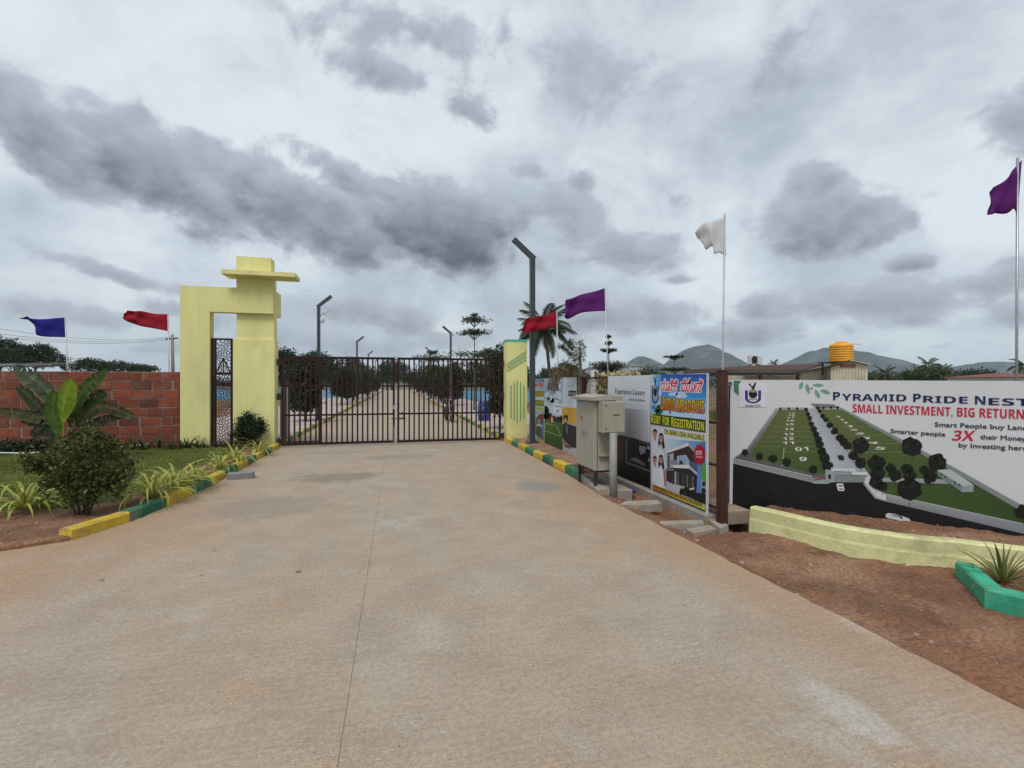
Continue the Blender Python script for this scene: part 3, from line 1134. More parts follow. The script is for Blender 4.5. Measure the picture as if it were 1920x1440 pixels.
part('side_plate', mb, M['maroon'], jali)

# right gate pillar
pv = 12.7
ru0, ru1 = PV(949.8, 700, pv).x, PV(988.5, 700, pv).x
zt = PV(950, 636, pv).z
rp = thing('gate_pillar', 'yellow gate pillar with green grooves and a teal cap right of the gate', 'gate pillar', (ru0, pv, 0))
mb = MB()
mb.box(ru0, ru1, pv, pv + .36, -.1, zt - .07)
part('shaft', mb, M['yellow'], rp)
mb = MB()
mb.box(ru0 - .004, ru1 + .004, pv - .004, pv + .364, zt - .07, zt)
part('cap_band', mb, M['trim_teal'], rp)
c4 = lambda x, y: PV(900 + x / 3.4286, 440 + y / 3.4286, pv)
for k, (xa, ya, xb, yb) in enumerate([(174, 832, 297, 750), (174, 848, 297, 768), (174, 863, 297, 785), (174, 879, 297, 803)]):
    mb = MB()
    a, b = c4(xa, ya), c4(xb, yb)
    mb.bar((a.x, pv - .003, a.z), (b.x, pv - .003, b.z), .022, .01, up=(0, 1, 0))
    part('groove', mb, M['trim_green'], rp)
for (x, y0, y1) in ((199, 968, 1180), (219, 950, 1192), (238, 938, 1208), (261, 948, 1195), (282, 966, 1181)):
    mb = MB()
    a, b = c4(x, y0), c4(x, y1)
    mb.bar((a.x, pv - .003, a.z), (b.x, pv - .003, b.z), .026, .01, up=(0, 1, 0))
    part('groove', mb, M['trim_green'], rp)

# ------------------------------------------------------------------ gate
GV = 13.0
gz0, gz1 = .045, 2.285
bar_me = MB()
bar_me.box(-.02, .02, -.009, .009, 0, 1)
bar_me = bar_me.mesh('bar', M['maroon'])


def gate_leaf(u0, u1, label, wicket=None):
    t = thing('gate_leaf', label, 'gate', (u0, GV, 0))
    mb = MB()
    w = .055
    mb.box(u0, u0 + w, GV - .025, GV + .025, gz0, gz1)
    mb.box(u1 - w, u1, GV - .025, GV + .025, gz0, gz1)
    mb.box(u0 + w, u1 - w, GV - .025, GV + .025, gz1 - .06, gz1)
    mb.box(u0 + w, u1 - w, GV - .025, GV + .025, gz0, gz0 + .06)
    part('frame', mb, M['maroon'], t)
    for z in (1.535, .80):
        mb = MB()
        mb.box(u0 + w, u1 - w, GV - .012, GV + .020, z - .022, z + .022)
        part('rail', mb, M['maroon'], t)
    x0 = u0 + w
    if wicket:
        mb = MB()
        mb.box(u0 + .075, u0 + .115, GV - .036, GV - .026, gz0 + .07, gz1 - .07)
        mb.box(wicket - .06, wicket, GV - .036, GV + .010, gz0 + .062, gz1 - .062)
        mb.box(u0 + .115, wicket - .06, GV - .036, GV - .026, gz0 + .07, gz0 + .11)
        mb.box(u0 + .115, wicket - .06, GV - .036, GV - .026, gz1 - .11, gz1 - .07)
        part('wicket_frame', mb, M['maroon'], t)
    nb = round((u1 - u0 - 2 * w) / .128)
    for i in range(1, nb):
        x = u0 + w + (u1 - u0 - 2 * w) * i / nb
        place('bar', bar_me, t, (x - u0, -.026, gz0 + .061), None, (1, 1, gz1 - gz0 - .122))
    return t


gm = -.02
gl = gate_leaf(-2.80, gm - .03, 'left leaf of the dark maroon barred gate with a wicket door in it', -1.87)
gr = gate_leaf(gm + .03, 2.80, 'right leaf of the dark maroon barred gate next to the striped kerb', None)
for t, xs, sgn in ((gl, -2.80, -1), (gr, 2.80, 1)):
    for z in (2.13, 1.27, .16):
        mb = MB()
        mb.box(xs + (-.10 if sgn < 0 else .012), xs + (-.012 if sgn < 0 else .085), GV - .05, GV - .03, z - .08, z + .08)
        mb.tube([(xs + sgn * .012, GV - .04, z - .05), (xs + sgn * .012, GV - .04, z + .05)], .016, 8)
        part('hinge', mb, M['dark'], t)
mb = MB()
mb.box(gm + .035, gm + .25, GV - .06, GV - .04, .66, .70)
mb.tube([(gm - .12, GV - .055, .68), (gm + .2, GV - .055, .68)], .012, 8)
mb.tube([(gm + .19, GV - .055, .68), (gm + .19, GV - .055, .82), (gm + .13, GV - .055, .86)], .012, 8)
part('latch', mb, M['dark'], gr)
mb = MB()
mb.box(gm - .075, gm - .025, GV - .06, GV - .035, .93, 1.03)
mb.tube([(gm - .045, GV - .05, .05), (gm - .045, GV - .05, .5)], .012, 8)
part('lock', mb, M['steel'], gl)


# ------------------------------------------------------------------ street lamps
def lamp(u, v, zt, sgn, label, base=.1, arm=.72, grp='street lamps along the road'):
    t = thing('street_lamp', label, 'street lamp', (u, v, base), grp)
    mb = MB()
    mb.box(u - .06, u + .06, v - .06, v + .06, base, zt)
    part('pole', mb, M['lamp'], t)
    mb = MB()
    d = Vector((sgn * .76, 0, .65)).normalized()
    n = Vector((-d.z * sgn, 0, abs(d.x)))
    a = Vector((u - sgn * .055, v, zt - .01))
    mb.bar(a, a + d * arm, .12, .11, up=(0, 1, 0))
    arm_o = part('arm', mb, M['lamp'], t)
    mb = MB()
    c = a + d * (arm * .68)
    mb.bar(c - Vector((0, 0, .058)), c + d * (arm * .26) - Vector((0, 0, .058)), .07, .02, up=(0, 1, 0))
    part('light_panel', mb, M['white'], t)
    mb = MB()
    mb.box(u - .15, u + .15, v - .15, v + .15, base, base + .025)
    for sx in (-.11, .11):
        for sy in (-.11, .11):
            mb.tube([(u + sx, v + sy, base + .02), (u + sx, v + sy, base + .07)], .013, 6)
    part('base_plate', mb, M['lamp'], t)
    return t


lamp(3.31, 11.6, 4.73, -1, 'tall grey street lamp nearest the camera between yellow pillar and banners', .1, .72)
l1 = lamp(-3.1, 20.9, 4.73, 1, 'grey street lamp carrying a security camera just behind the left gate leaf')
mb = MB()
mb.tube([(-3.0, 20.8, 4.2), (-2.95, 20.75, 4.2)], .05, 10)
mb.lathe([(.085, 0), (.085, .10), (.05, .14), (0.02, .15)], (-2.93, 20.72, 4.13), 14)
mb.lathe([(.01, -.10), (.055, -.07), (.07, 0)], (-2.93, 20.72, 4.13), 14)
part('security_camera', mb, M['white'], l1)
mb = MB()
mb.tube([(-3.05, 20.85, 4.35), (-2.7, 20.8, 4.55)], .008, 6)
mb.tube([(-2.98, 20.85, 4.5), (-2.75, 20.8, 4.35)], .008, 6)
part('antenna', mb, M['dark'], l1)
lamp(-2.95, 38.3, 4.73, 1, 'second grey street lamp on the left, over the middle of the left gate leaf')
lamp(-3.05, 55.0, 4.73, 1, 'third and farther grey street lamp on the left of the inner road')
lamp(-3.05, 72.0, 4.73, 1, 'farthest grey street lamp on the left of the inner road')
lamp(3.3, 30.3, 4.73, -1, 'grey street lamp behind the right gate leaf left of the two-tiered tree')
lamp(3.25, 48.2, 4.73, -1, 'grey street lamp right of the gate middle, third along the right side')
lamp(3.2, 65.0, 4.73, -1, 'small far grey street lamp right of the gate middle, fourth along the right side')
lamp(3.2, 82.0, 4.73, -1, 'smallest far grey street lamp on the right of the inner road')

# ------------------------------------------------------------------ banner fence on the right
FU = 3.62
fence = thing('mesh_fence', 'maroon post and wire mesh fence that carries the row of banners', 'fence', (FU, 4.85, -.1))
for (v, zt) in ((4.84, 1.735), (9.08, 1.72), (12.6, 1.70)):
    mb = MB()
    mb.box(FU + .0, FU + .09, v - .045, v + .045, -.45 if v < 5 else -.2, zt)
    mb.box(FU - .004, FU + .094, v - .049, v + .049, zt, zt + .012)
    mb.box(FU + .014, FU + .076, v - .031, v + .031, zt + .012, zt + .022)
    for z in (.35, 1.32):
        mb.box(FU - .003, FU + .093, v - .048, v + .048, z, z + .006)
    part('post', mb, M['maroon_post'], fence)
for (a, b) in ((4.885, 9.035), (9.125, 12.555)):
    for z in (.12, .62, 1.12, 1.69):
        mb = MB()
        mb.box(FU + .03, FU + .06, a, b, z, z + .03)
        part('rail', mb, M['maroon_post'], fence)
mb = MB()
for (a, b) in ((4.89, 5.35), (7.6, 9.03)):
    z = .1
    while z < 1.7:
        mb.box(FU + .062, FU + .0645, a, b, z, z + .0028)
        z += .035
    v = a
    while v < b:
        mb.box(FU + .066, FU + .0685, v, v + .0028, .05, 1.69)
        v += .035
part('wire_mesh', mb, M['dark'], fence, kind='stuff')
mb = MB()
v = 5.0
while v < 8.3:
    L = random.uniform(.55, .8)
    mb.box(FU - .05 + random.uniform(-.01, .01), FU + .1, v, min(v + L - .012, 8.34), -.35, .035 + random.uniform(-.012, .004), bev=.01)
    v += L
part('plinth', mb, M['concrete'], fence)

# dry bushes seen through the mesh are built with the plants below


class Print:
    """flat print on a vertical plane: coloured polygons, each layer 0.6 mm in front of the last"""

    def __init__(s, p, q, ext=0.0):
        s.p, s.q = Vector(p), Vector(q)
        d = (s.q - s.p)
        d.z = 0
        s.d = d.normalized()
        n = Vector((s.d.y, -s.d.x, 0))
        if n.dot(Vector((0, 0, CAMH)) - s.p) < 0:
            n = -n
        s.n = n
        s.co, s.fa, s.cl = [], [], []

    def at(s, x, y):
        r = ray(x, y)
        o = Vector((0, 0, CAMH))
        return o + r * ((s.p - o).dot(s.n) / r.dot(s.n))

    def tri(s, pts3, tris, cols, layer):
        b = len(s.co)
        off = s.n * (.0006 * layer + .003)
        s.co += [tuple(p + off) for p in pts3]
        s.cl += cols
        s.fa += [tuple(b + i for i in t) for t in tris]

    def poly(s, pts, col, layer):
        P = [s.at(*p) for p in pts]
        fl = [Vector(((p - s.p).dot(s.d), p.z, 0)) for p in P]
        tr = tessellate_polygon([fl])
        cols = list(col) if hasattr(col[0], '__len__') else [tuple(col)] * len(pts)
        cols = [tuple(cols[min(i, len(cols) - 1)]) for i in range(len(pts))]
        s.tri(P, tr, cols, layer)

    def blob(s, x, y, rx, ry, col, layer, n=14, jag=0.0):
        pts = []
        for i in range(n):
            a = 2 * math.pi * i / n
            k = 1 + random.uniform(-jag, jag)
            pts.append((x + rx * k * math.cos(a), y + ry * k * math.sin(a)))
        s.poly(pts, col, layer)

    def line(s, x0, y0, x1, y1, w, col, layer):
        L = math.hypot(x1 - x0, y1 - y0)
        nx, ny = -(y1 - y0) / L * w / 2, (x1 - x0) / L * w / 2
        s.poly([(x0 + nx, y0 + ny), (x1 + nx, y1 + ny), (x1 - nx, y1 - ny), (x0 - nx, y0 - ny)], col, layer)

    def text(s, body, p0, p1, hpx, col, layer, off=0.0, col2=None, shear=0.0, flip=False):
        """baseline from p0 to p1 (pixels); hpx: pixel height at p0 of the capital letters"""
        V_, F_, w, cap = text_mesh(body, off)
        A, B = s.at(*p0), s.at(*p1)
        H = (s.at(p0[0], p0[1] - hpx) - A).z
        P, cols = [], []
        for (x, y) in V_:
            t, h = x / w, y / cap
            if flip:
                t, h = 1 - t, 1 - h
            P.append(A + (B - A) * (t + shear * h * H / (B - A).length) + Vector((0, 0, H * h)))
            k = min(max(h, 0), 1)
            cols.append(tuple(col) if col2 is None else tuple(c * (1 - k) + e * k for c, e in zip(col, col2)))
        s.tri(P, F_, cols, layer)

    def fat(s, body, p0, p1, hpx, col, layer, g, col2=None, n=8, gy=None, **k):
        gy = g if gy is None else gy
        for i in range(n):
            a = 2 * math.pi * i / n
            ox, oy = g * math.cos(a), gy * math.sin(a)
            s.text(body, (p0[0] + ox, p0[1] + oy), (p1[0] + ox, p1[1] + oy), hpx, col, layer + i * .05, 0, col2, **k)
        s.text(body, p0, p1, hpx, col, layer + n * .05, 0, col2, **k)

    def build(s, name, parent):
        org = ORG.get(parent.name, Vector())
        me = bpy.data.meshes.new(name)
        me.from_pydata([tuple(Vector(c) - org) for c in s.co], [], s.fa)
        a = me.color_attributes.new('Col', 'FLOAT_COLOR', 'POINT')
        a.data.foreach_set('color', np.array([(*c, 1) for c in s.cl], np.float32).ravel())
        me.materials.append(M['print'])
        me.update()
        return place(name, me, parent)


TXT = {}


def text_mesh(body, off):
    key = (body, off)
    if key not in TXT:
        c = bpy.data.curves.new('lettering_source', 'FONT')
        c.body = body
        c.offset = off
        c.resolution_u = 3
        c.fill_mode = 'FRONT'
        o = bpy.data.objects.new('lettering_source', c)
        COL.objects.link(o)
        bpy.context.view_layer.update()
        e = o.evaluated_get(bpy.context.evaluated_depsgraph_get())
        me = e.to_mesh()
        V_ = [(v.co.x, v.co.y) for v in me.vertices]
        F_ = [tuple(p.vertices) for p in me.polygons]
        e.to_mesh_clear()
        bpy.data.objects.remove(o)
        bpy.data.curves.remove(c)
        if off == 0:
            base = V_
        else:
            text_mesh(body, 0)
            base = None
        if base is not None:
            x0 = min(p[0] for p in base)
            w = max(p[0] for p in base) - x0
            cap = .70
        else:
            x0, w, cap = TXT[(body, 0)][4], TXT[(body, 0)][2], TXT[(body, 0)][3]
        V_ = [(x - x0, y) for x, y in V_]
        TXT[key] = (V_, F_, w, cap, x0)
    r = TXT[key]
    return r[0], r[1], r[2], r[3]


def alpha(s, up, lo, dg=None):
    r = ''
    for c in s:
        if 'A' <= c <= 'Z':
            r += chr(up + ord(c) - 65)
        elif 'a' <= c <= 'z':
            r += chr(lo + ord(c) - 97)
        elif dg and c.isdigit():
            r += chr(dg + ord(c) - 48)
        else:
            r += c
    return r


bold = lambda s: alpha(s, 0x1d5d4, 0x1d5ee, 0x1d7ec)
serif = lambda s: alpha(s, 0x1d400, 0x1d41a, 0x1d7ce)


def sheet(pr, corners, parent, th=.006):
    """thin vinyl sheet behind the print; corners in photo pixels"""
    mb = MB()
    P = [pr.at(*c) for c in corners]
    mb.prism(P, pr.n * -th)
    return part('sheet', mb, M['vinyl'], parent)


def banner(label, p, q, corners, group=None):
    pr = Print(p, q)
    a = pr.at(*corners[0])
    t = thing('banner', label, 'banner', (a.x, a.y, 0), group)
    sheet(pr, corners, t)
    return t, pr, Print(p, q)


def logo(pr, lt, c, x0, y0, x1, y1, L=10, city=True):
    """U shaped emblem with a globe and a bird; box x0..x1, y0..y1 in crop coordinates c"""
    navy = lin(48, 44, 110)
    w, h = x1 - x0, y1 - y0
    f = lambda x, y: c(x0 + w * x, y0 + h * y)
    outer, inner = [], []
    for i in range(13):
        a = math.pi * i / 12
        outer.append((.5 + .5 * math.cos(math.pi - a), .62 + .38 * math.sin(a)))
        inner.append((.5 + .33 * math.cos(math.pi - a), .62 + .27 * math.sin(a)))
    pts = [(0, 0), *outer, (1, 0), (.83, 0), *reversed(inner), (.17, 0)]
    pr.poly([f(*p) for p in pts], navy, L)
    def circ(cx, cy, rx, ry, col, l):
        pr.poly([f(cx + rx * math.cos(2 * math.pi * i / 18), cy + ry * math.sin(2 * math.pi * i / 18)) for i in range(18)], col, l)
    circ(.5, .26, .27, .36, lin(22, 22, 28), L + 1)
    pr.poly([f(*p) for p in ((.28, .22), (.34, .0), (.5, -.08), (.68, .02), (.73, .2), (.6, .12), (.5, .2), (.4, .1))], lin(150, 150, 110), L + 2)
    pr.poly([f(*p) for p in ((-.18 + .5, -.55), (.42, -.3), (.5, -.35), (.6, -.62), (.7, -.6), (.62, -.28), (.55, -.1), (.45, -.1), (.4, -.22), (.2, -.5))], lin(25, 25, 28), L + 2)
    pr.poly([f(*p) for p in ((.22, .60), (.78, .60), (.78, .74), (.22, .74))], lin(215, 215, 222), L + 2)
    lt.text(bold('UNIQUE'), f(.24, .73), f(.76, .73), abs(f(0, .73)[1] - f(0, .62)[1]), lin(20, 20, 30), L + 3)
    if city:
        lt.text(serif('PRIME CITY'), f(-.02, 1.28), f(1.0, 1.28), abs(f(0, 1.28)[1] - f(0, 1.12)[1]), lin(50, 45, 60), L + 2)


def person_print(pr, c, x, y, s, hair, long=False, L=6):
    """small printed head at crop coordinates"""
    skin, hc = lin(178, 130, 112), lin(30, 22, 24)
    if long:
        pr.poly([c(x + s * a, y + s * b) for a, b in ((-.46, -.4), (-.2, -.98), (.2, -.98), (.48, -.4), (.58, .8), (.78, 2.0), (.35, 2.3), (.2, 1.2), (-.3, 1.2), (-.5, 2.0), (-.62, 1.0))], hc, L)
    pr.poly([c(x + s * .40 * math.cos(i * .4488), y + s * (.1 + .85 * math.sin(i * .4488))) for i in range(14)], skin, L + 1)
    pr.poly([c(x + s * a, y + s * b) for a, b in ((-.48, 0), (-.42, -.75), (0, -1.08), (.42, -.75), (.48, 0), (.34, -.38), (0, -.55), (-.34, -.38))], hc, L + 2)
    pr.poly([c(x + s * a, y + s * b) for a, b in ((-.16, .55), (.16, .55), (.12, .68), (-.12, .68))], lin(225, 205, 200), L + 2)
    for e in (-.17, .17):
        pr.poly([c(x + s * (e + a), y + s * b) for a, b in ((-.08, -.02), (.08, -.02), (.08, .08), (-.08, .08))], lin(60, 35, 32), L + 2)
    pr.poly([c(x + s * a, y + s * b) for a, b in ((-.14, .8), (.14, .8), (.2, 1.5), (-.2, 1.5))], skin, L)


# ---- the large standing poster
cA = lambda x, y: (1200 + x / 9, 690 + y / 9)
cB = lambda x, y: (1200 + x / 8, 820 + y / 8)
c5 = lambda x, y: (980 + x / 4.235, 660 + y / 4.235)
pk, qk = Vector((FU - .012, 5, 0)), Vector((FU - .012, 7, 0))
t, pr, lt = banner('tall Unique Meadows poster in blue, green and yellow nearest the camera on the fence', pk, qk, [(1218.6, 703), (1328.6, 699.6), (1327.5, 966), (1218.9, 919)])
m4 = lambda c, pts: [c(*p) for p in pts]
sky_hi, sky_lo, sky_w = lin(28, 72, 165), lin(70, 150, 215), lin(205, 222, 238)
pr.poly(m4(cA, [(185, 112), (355, 108), (355, 770), (185, 770)]), [sky_w, sky_lo, sky_w, lin(120, 180, 225)], 1)
pr.poly(m4(cA, [(355, 108), (1125, 102), (1118, 520), (355, 480)]), [lin(40, 80, 165), sky_hi, lin(60, 140, 210), sky_lo], 1)
pr.poly(m4(cA, [(355, 480), (1118, 520), (1112, 872), (355, 790)]), [sky_lo, lin(90, 160, 220), lin(185, 205, 235), lin(180, 210, 235)], 1)
for (x, y, rx, ry) in ((700, 460, 120, 60), (560, 440, 90, 40), (900, 780, 150, 50), (480, 740, 100, 40), (1000, 620, 80, 70), (330, 420, 40, 70), (215, 240, 26, 60)):
    pr.poly(m4(cA, [(x + rx * random.uniform(.7, 1.2) * math.cos(i * .52), y + ry * random.uniform(.6, 1.2) * math.sin(i * .52)) for i in range(12)]), lin(175, 208, 235), 2)
logo(pr, lt, cA, 205, 305, 320, 600, 4)
for (x, y, r) in ((270, 720, 30), (310, 690, 38), (350, 730, 36), (300, 750, 34), (330, 640, 24)):
    pr.poly(m4(cA, [(x + r * random.uniform(.7, 1.15) * math.cos(i * .6), y + r * 1.6 * random.uniform(.7, 1.1) * math.sin(i * .6)) for i in range(10)]), lin(40, 100, 62), 3)
kan = 'ಯುನಿಕ್  ಮೆಡೋಸ್'
lt.fat(kan, cA(366, 385), cA(1070, 412), 20, lin(238, 232, 240), 5, 1.5, n=14)
lt.fat(kan, cA(366, 385), cA(1070, 412), 20, lin(205, 25, 60), 7, .3)
# capitals stand taller than the rest of each word
def two_size(lt, words, c, hp, col, layer, off, col2=None):
    for (w_, x0, y0, x1, y1, big) in words:
        if off:
            lt.fat(bold(w_), c(x0, y0), c(x1, y1), hp * big, col, layer, off, col2)
        else:
            lt.text(bold(w_), c(x0, y0), c(x1, y1), hp * big, col, layer, 0, col2)
um = (('U', 358, 705, 408, 708, 1.12), ('NIQUE', 418, 705, 600, 722, 1.0), ('M', 630, 735, 705, 742, 1.12), ('EADOWS', 715, 740, 1092, 768, 1.0))
two_size(lt, um, cA, 22, lin(92, 40, 22), 5, 1.0)
two_size(lt, um, cA, 22, lin(215, 100, 40), 7, 0.0, lin(205, 195, 50))
pr.poly(m4(cA, [(181, 770), (1113, 872), (1108, 1092), (181, 945)]), lin(34, 66, 22), 3)
rr = (('R', 195, 925, 240, 932, 1.12), ('EADY', 248, 933, 355, 952, 1.0), ('FOR', 390, 956, 502, 976, 1.0), ('R', 535, 983, 580, 990, 1.12), ('EGISTRATION', 588, 990, 1088, 1062, 1.0))
two_size(lt, rr, cA, 15, lin(214, 205, 60), 5, 0)
pr.poly(m4(cB, [(165, 118 - 180), (985, 60 - 80), (990, 1010), (190, 700)]), [lin(205, 212, 225), lin(200, 215, 225), lin(120, 130, 140), lin(205, 208, 222)], 1)
pr.poly(m4(cB, [(390, 20), (985, 68), (985, 560), (420, 330)]), [lin(190, 210, 214), lin(40, 110, 175), lin(50, 120, 185), lin(185, 205, 212)], 2)
pr.poly(m4(cA, [(408, 1040), (1100, 1135), (1095, 1240), (404, 1112)]), lin(205, 205, 120), 3)
lt.text(bold('75% BANK LOAN AVALIABLE'), cA(414, 1108), cA(1090, 1226), 8.6, lin(40, 48, 16), 5, 0.0)
HW, HD, HG, HB = lin(212, 210, 214), lin(52, 40, 38), lin(150, 165, 190), lin(92, 132, 196)
pr.poly(m4(cB, [(410, 240), (735, 125), (870, 280), (865, 530), (745, 440), (505, 440), (410, 450)]), HD, 4)
pr.poly(m4(cB, [(405, 210), (735, 76), (735, 128), (405, 242)]), HW, 6)
pr.poly(m4(cB, [(735, 76), (835, 195), (835, 240), (735, 128)]), lin(150, 155, 165), 6)
pr.poly(m4(cB, [(560, 278), (695, 262), (745, 345), (745, 412), (565, 405)]), [HG, lin(175, 188, 210), HG, lin(160, 170, 190)], 5)
for x in (600, 640, 680):
    pr.line(*cB(x, 275), *cB(x, 400), .5, lin(70, 80, 100), 6)
pr.poly(m4(cB, [(590, 400), (600, 350), (630, 345), (665, 400)]), lin(45, 50, 60), 7)
pr.poly(m4(cB, [(415, 260), (510, 232), (510, 450), (415, 452)]), lin(165, 165, 170), 5)
pr.poly(m4(cB, [(425, 270), (450, 262), (450, 448), (425, 450)]), lin(60, 58, 60), 6)
pr.poly(m4(cB, [(470, 340), (560, 335), (560, 410), (470, 410)]), lin(120, 130, 150), 6)
pr.poly(m4(cB, [(860, 400), (922, 400), (918, 848), (848, 830)]), HB, 5)
pr.poly(m4(cB, [(505, 412), (745, 412), (745, 468), (505, 456)]), HW, 8)
pr.poly(m4(cB, [(745, 412), (866, 530), (866, 572), (745, 468)]), lin(168, 178, 200), 8)
pr.poly(m4(cB, [(745, 345), (866, 380), (866, 525), (745, 410)]), lin(75, 88, 120), 6)
pr.poly(m4(cB, [(402, 460), (505, 457), (745, 470), (864, 575), (852, 822), (610, 740), (402, 650)]), lin(42, 38, 40), 5)
for (a, b, w_, g) in ((525, 510, 26, 175), (575, 530, 14, 120), (490, 515, 10, 80), (640, 540, 20, 75), (700, 560, 30, 95), (795, 580, 10, 150), (760, 600, 14, 70), (440, 500, 16, 70)):
    pr.poly(m4(cB, [(a, b), (a + w_, b + 4), (a + w_, b + 190), (a, b + 180)]), lin(g, g, g + 4), 6)
pr.poly(m4(cB, [(400, 470), (515, 470), (515, 500), (400, 495)]), lin(120, 122, 120), 7)
for i in range(7):
    y = 700 + i * 20
    pr.poly(m4(cB, [(520 - i * 18, y), (680 - i * 12, y + 42), (676 - i * 12, y + 54), (515 - i * 18, y + 12)]), lin(205, 205, 208), 7)
pr.poly(m4(cB, [(600, 770), (680, 745), (850, 828), (990, 850), (990, 1010), (700, 880), (600, 850)]), lin(22, 22, 26), 6)
pr.poly(m4(cB, [(740, 770), (830, 750), (820, 780), (770, 795)]), lin(200, 200, 205), 8)
for (x, y, r) in ((640, 790, 34), (620, 830, 28), (850, 900, 30), (900, 920, 26), (680, 840, 30), (960, 800, 40), (965, 700, 34)):
    pr.poly(m4(cB, [(x + r * random.uniform(.7, 1.15) * math.cos(i * .6), y + r * random.uniform(.8, 1.2) * math.sin(i * .6)) for i in range(10)]), lin(30, 36, 30), 7)
pr.poly(m4(cB, [(925, 420), (988, 385), (992, 690), (925, 620)]), lin(78, 150, 60), 3)
pr.poly(m4(cB, [(900 + (82 + 5 * (i % 2)) * math.cos(i * .1963), 258 + (148 + 8 * (i % 2)) * math.sin(i * .1963)) for i in range(32)]), lin(165, 22, 42), 9)
lt.text(bold('DTCP'), cB(850, 262), cB(938, 266), 7.5, lin(235, 215, 220), 11)
lt.text(bold('APPROVED'), cB(852, 305), cB(946, 312), 3.2, lin(225, 190, 200), 11)
white1 = lin(208, 210, 224)
pr.poly(m4(c5, [(1022, 740), (1050, 700), (1075, 720), (1090, 760), (1120, 790), (1145, 900), (1145, 1060), (1080, 1075), (1030, 1060)]), white1, 5)
pr.poly(m4(c5, [(1035, 940), (1052, 915), (1080, 930), (1100, 920), (1140, 940), (1142, 1085), (1040, 1070)]), lin(220, 222, 234), 6)
person_print(pr, c5, 1054, 648, 36, True, L=7)
person_print(pr, c5, 1103, 682, 38, True, True, L=7)
person_print(pr, c5, 1054, 858, 33, True, L=10)
person_print(pr, c5, 1103, 852, 36, True, True, L=10)
pr.poly(m4(c5, [(1120, 940), (1142, 930), (1146, 1080), (1128, 1060)]), lin(170, 120, 105), 9)
pr.poly(m4(cB, [(190, 695), (990, 1008), (990, 1096), (190, 768)]), [lin(205, 130, 45), lin(190, 190, 90), lin(190, 185, 80), lin(205, 130, 45)], 12)
lt.text(bold('THE BEST INVESTMENT ON EARTH IS EARTH FOR YOUR FUTURE GENERATION'), cB(215, 762), cB(945, 1050), 6.0, lin(45, 35, 18), 14)
pr.poly(m4(cB, [(190, 768), (990, 1096), (990, 1120), (190, 785)]), lin(20, 26, 40), 11)
pr.build('picture', t)
lt.build('lettering', t)

# ---- Experience Luxury
t, pr, lt = banner('white Experience Luxury banner with a dark interior below, behind the metal cabinet', pk, qk,
                   [c5(678, 192), c5(1016, 182), c5(1020, 1098), c5(660, 950)])
pr.poly(m4(c5, [(682, 196), (1014, 187), (1014, 460), (682, 440)]), [lin(212, 214, 220), lin(214, 216, 224), lin(205, 207, 216), lin(196, 198, 206)], 1)
pr.poly(m4(c5, [(682, 440), (850, 450), (850, 680), (682, 660)]), [lin(196, 198, 206), lin(150, 150, 160), lin(128, 128, 136), lin(160, 160, 166)], 1)
pr.poly(m4(c5, [(850, 450), (1014, 460), (1014, 720), (850, 680)]), [lin(150, 150, 160), lin(205, 207, 216), lin(182, 184, 192), lin(128, 128, 136)], 1)
pr.poly(m4(c5, [(665, 645), (830, 668), (1014, 722), (1018, 1088), (665, 945)]), lin(17, 15, 18), 2)
pr.poly(m4(c5, [(757, 680), (800, 690), (802, 870), (757, 860)]), lin(52, 32, 32), 3)
pr.poly(m4(c5, [(820, 668), (1012, 722), (1012, 745), (905, 712), (835, 690)]), lin(70, 70, 74), 4)
pr.poly(m4(c5, [(840, 674), (930, 700), (925, 716), (850, 692)]), lin(20, 20, 22), 5)
pr.poly(m4(c5, [(820, 700), (832, 700), (832, 870), (1012, 940), (1012, 952), (820, 882)]), lin(96, 96, 102), 4)
pr.poly(m4(c5, [(838, 705), (990, 745), (990, 918), (838, 862)]), lin(9, 9, 11), 4)
pr.poly(m4(c5, [(930, 742), (985, 755), (975, 800), (940, 815), (925, 780)]), lin(118, 120, 128), 5)
pr.poly(m4(c5, [(845, 850), (900, 835), (970, 885), (975, 905)]), lin(98, 98, 104), 5)
pr.poly(m4(c5, [(993, 745), (1010, 750), (1010, 775), (993, 770)]), lin(150, 150, 156), 5)
pr.poly(m4(c5, [(1000, 840), (1012, 842), (1012, 870), (1000, 868)]), lin(130, 130, 136), 5)
lt.text(serif('Experience Luxury'), c5(735, 330), c5(975, 345), 9.4, lin(30, 30, 36), 4)
lt.text(serif('Meets Excellence'), c5(848, 385), c5(973, 394), 5.0, lin(95, 95, 104), 4)
pr.build('picture', t)
lt.build('lettering', t)

# ---- three banners near the lamp
cP = lambda x, y: (990 + x / 8, 690 + y / 8)
t, pr, lt = banner('narrow Unique Meadows poster beside the nearest lamp post', pk, qk, m4(cP, [(70, 176), (249, 158), (248, 1144), (70, 1052)]))
pr.poly(m4(cP, [(84, 185), (244, 165), (242, 345), (84, 345)]), [lin(90, 150, 205), lin(35, 75, 165), lin(150, 190, 225), lin(190, 215, 230)], 1)
lt.fat(kan, cP(92, 282), cP(240, 276), 7.0, lin(232, 225, 236), 4, .9)
lt.fat(kan, cP(92, 282), cP(240, 276), 7.0, lin(205, 40, 70), 5, .25)
pr.poly(m4(cP, [(84, 345), (240, 345), (240, 430), (84, 428)]), lin(150, 105, 40), 2)
lt.text(bold('UNIQUE MEADOWS'), cP(92, 415), cP(236, 420), 6.5, lin(200, 180, 60), 4)
pr.poly(m4(cP, [(84, 430), (240, 430), (240, 488), (84, 476)]), lin(190, 215, 230), 1)
pr.poly(m4(cP, [(84, 478), (240, 490), (240, 572), (84, 555)]), lin(92, 112, 40), 2)
lt.text(bold('READY FOR REGISTRATION'), cP(90, 536), cP(236, 550), 5.2, lin(200, 205, 80), 4)
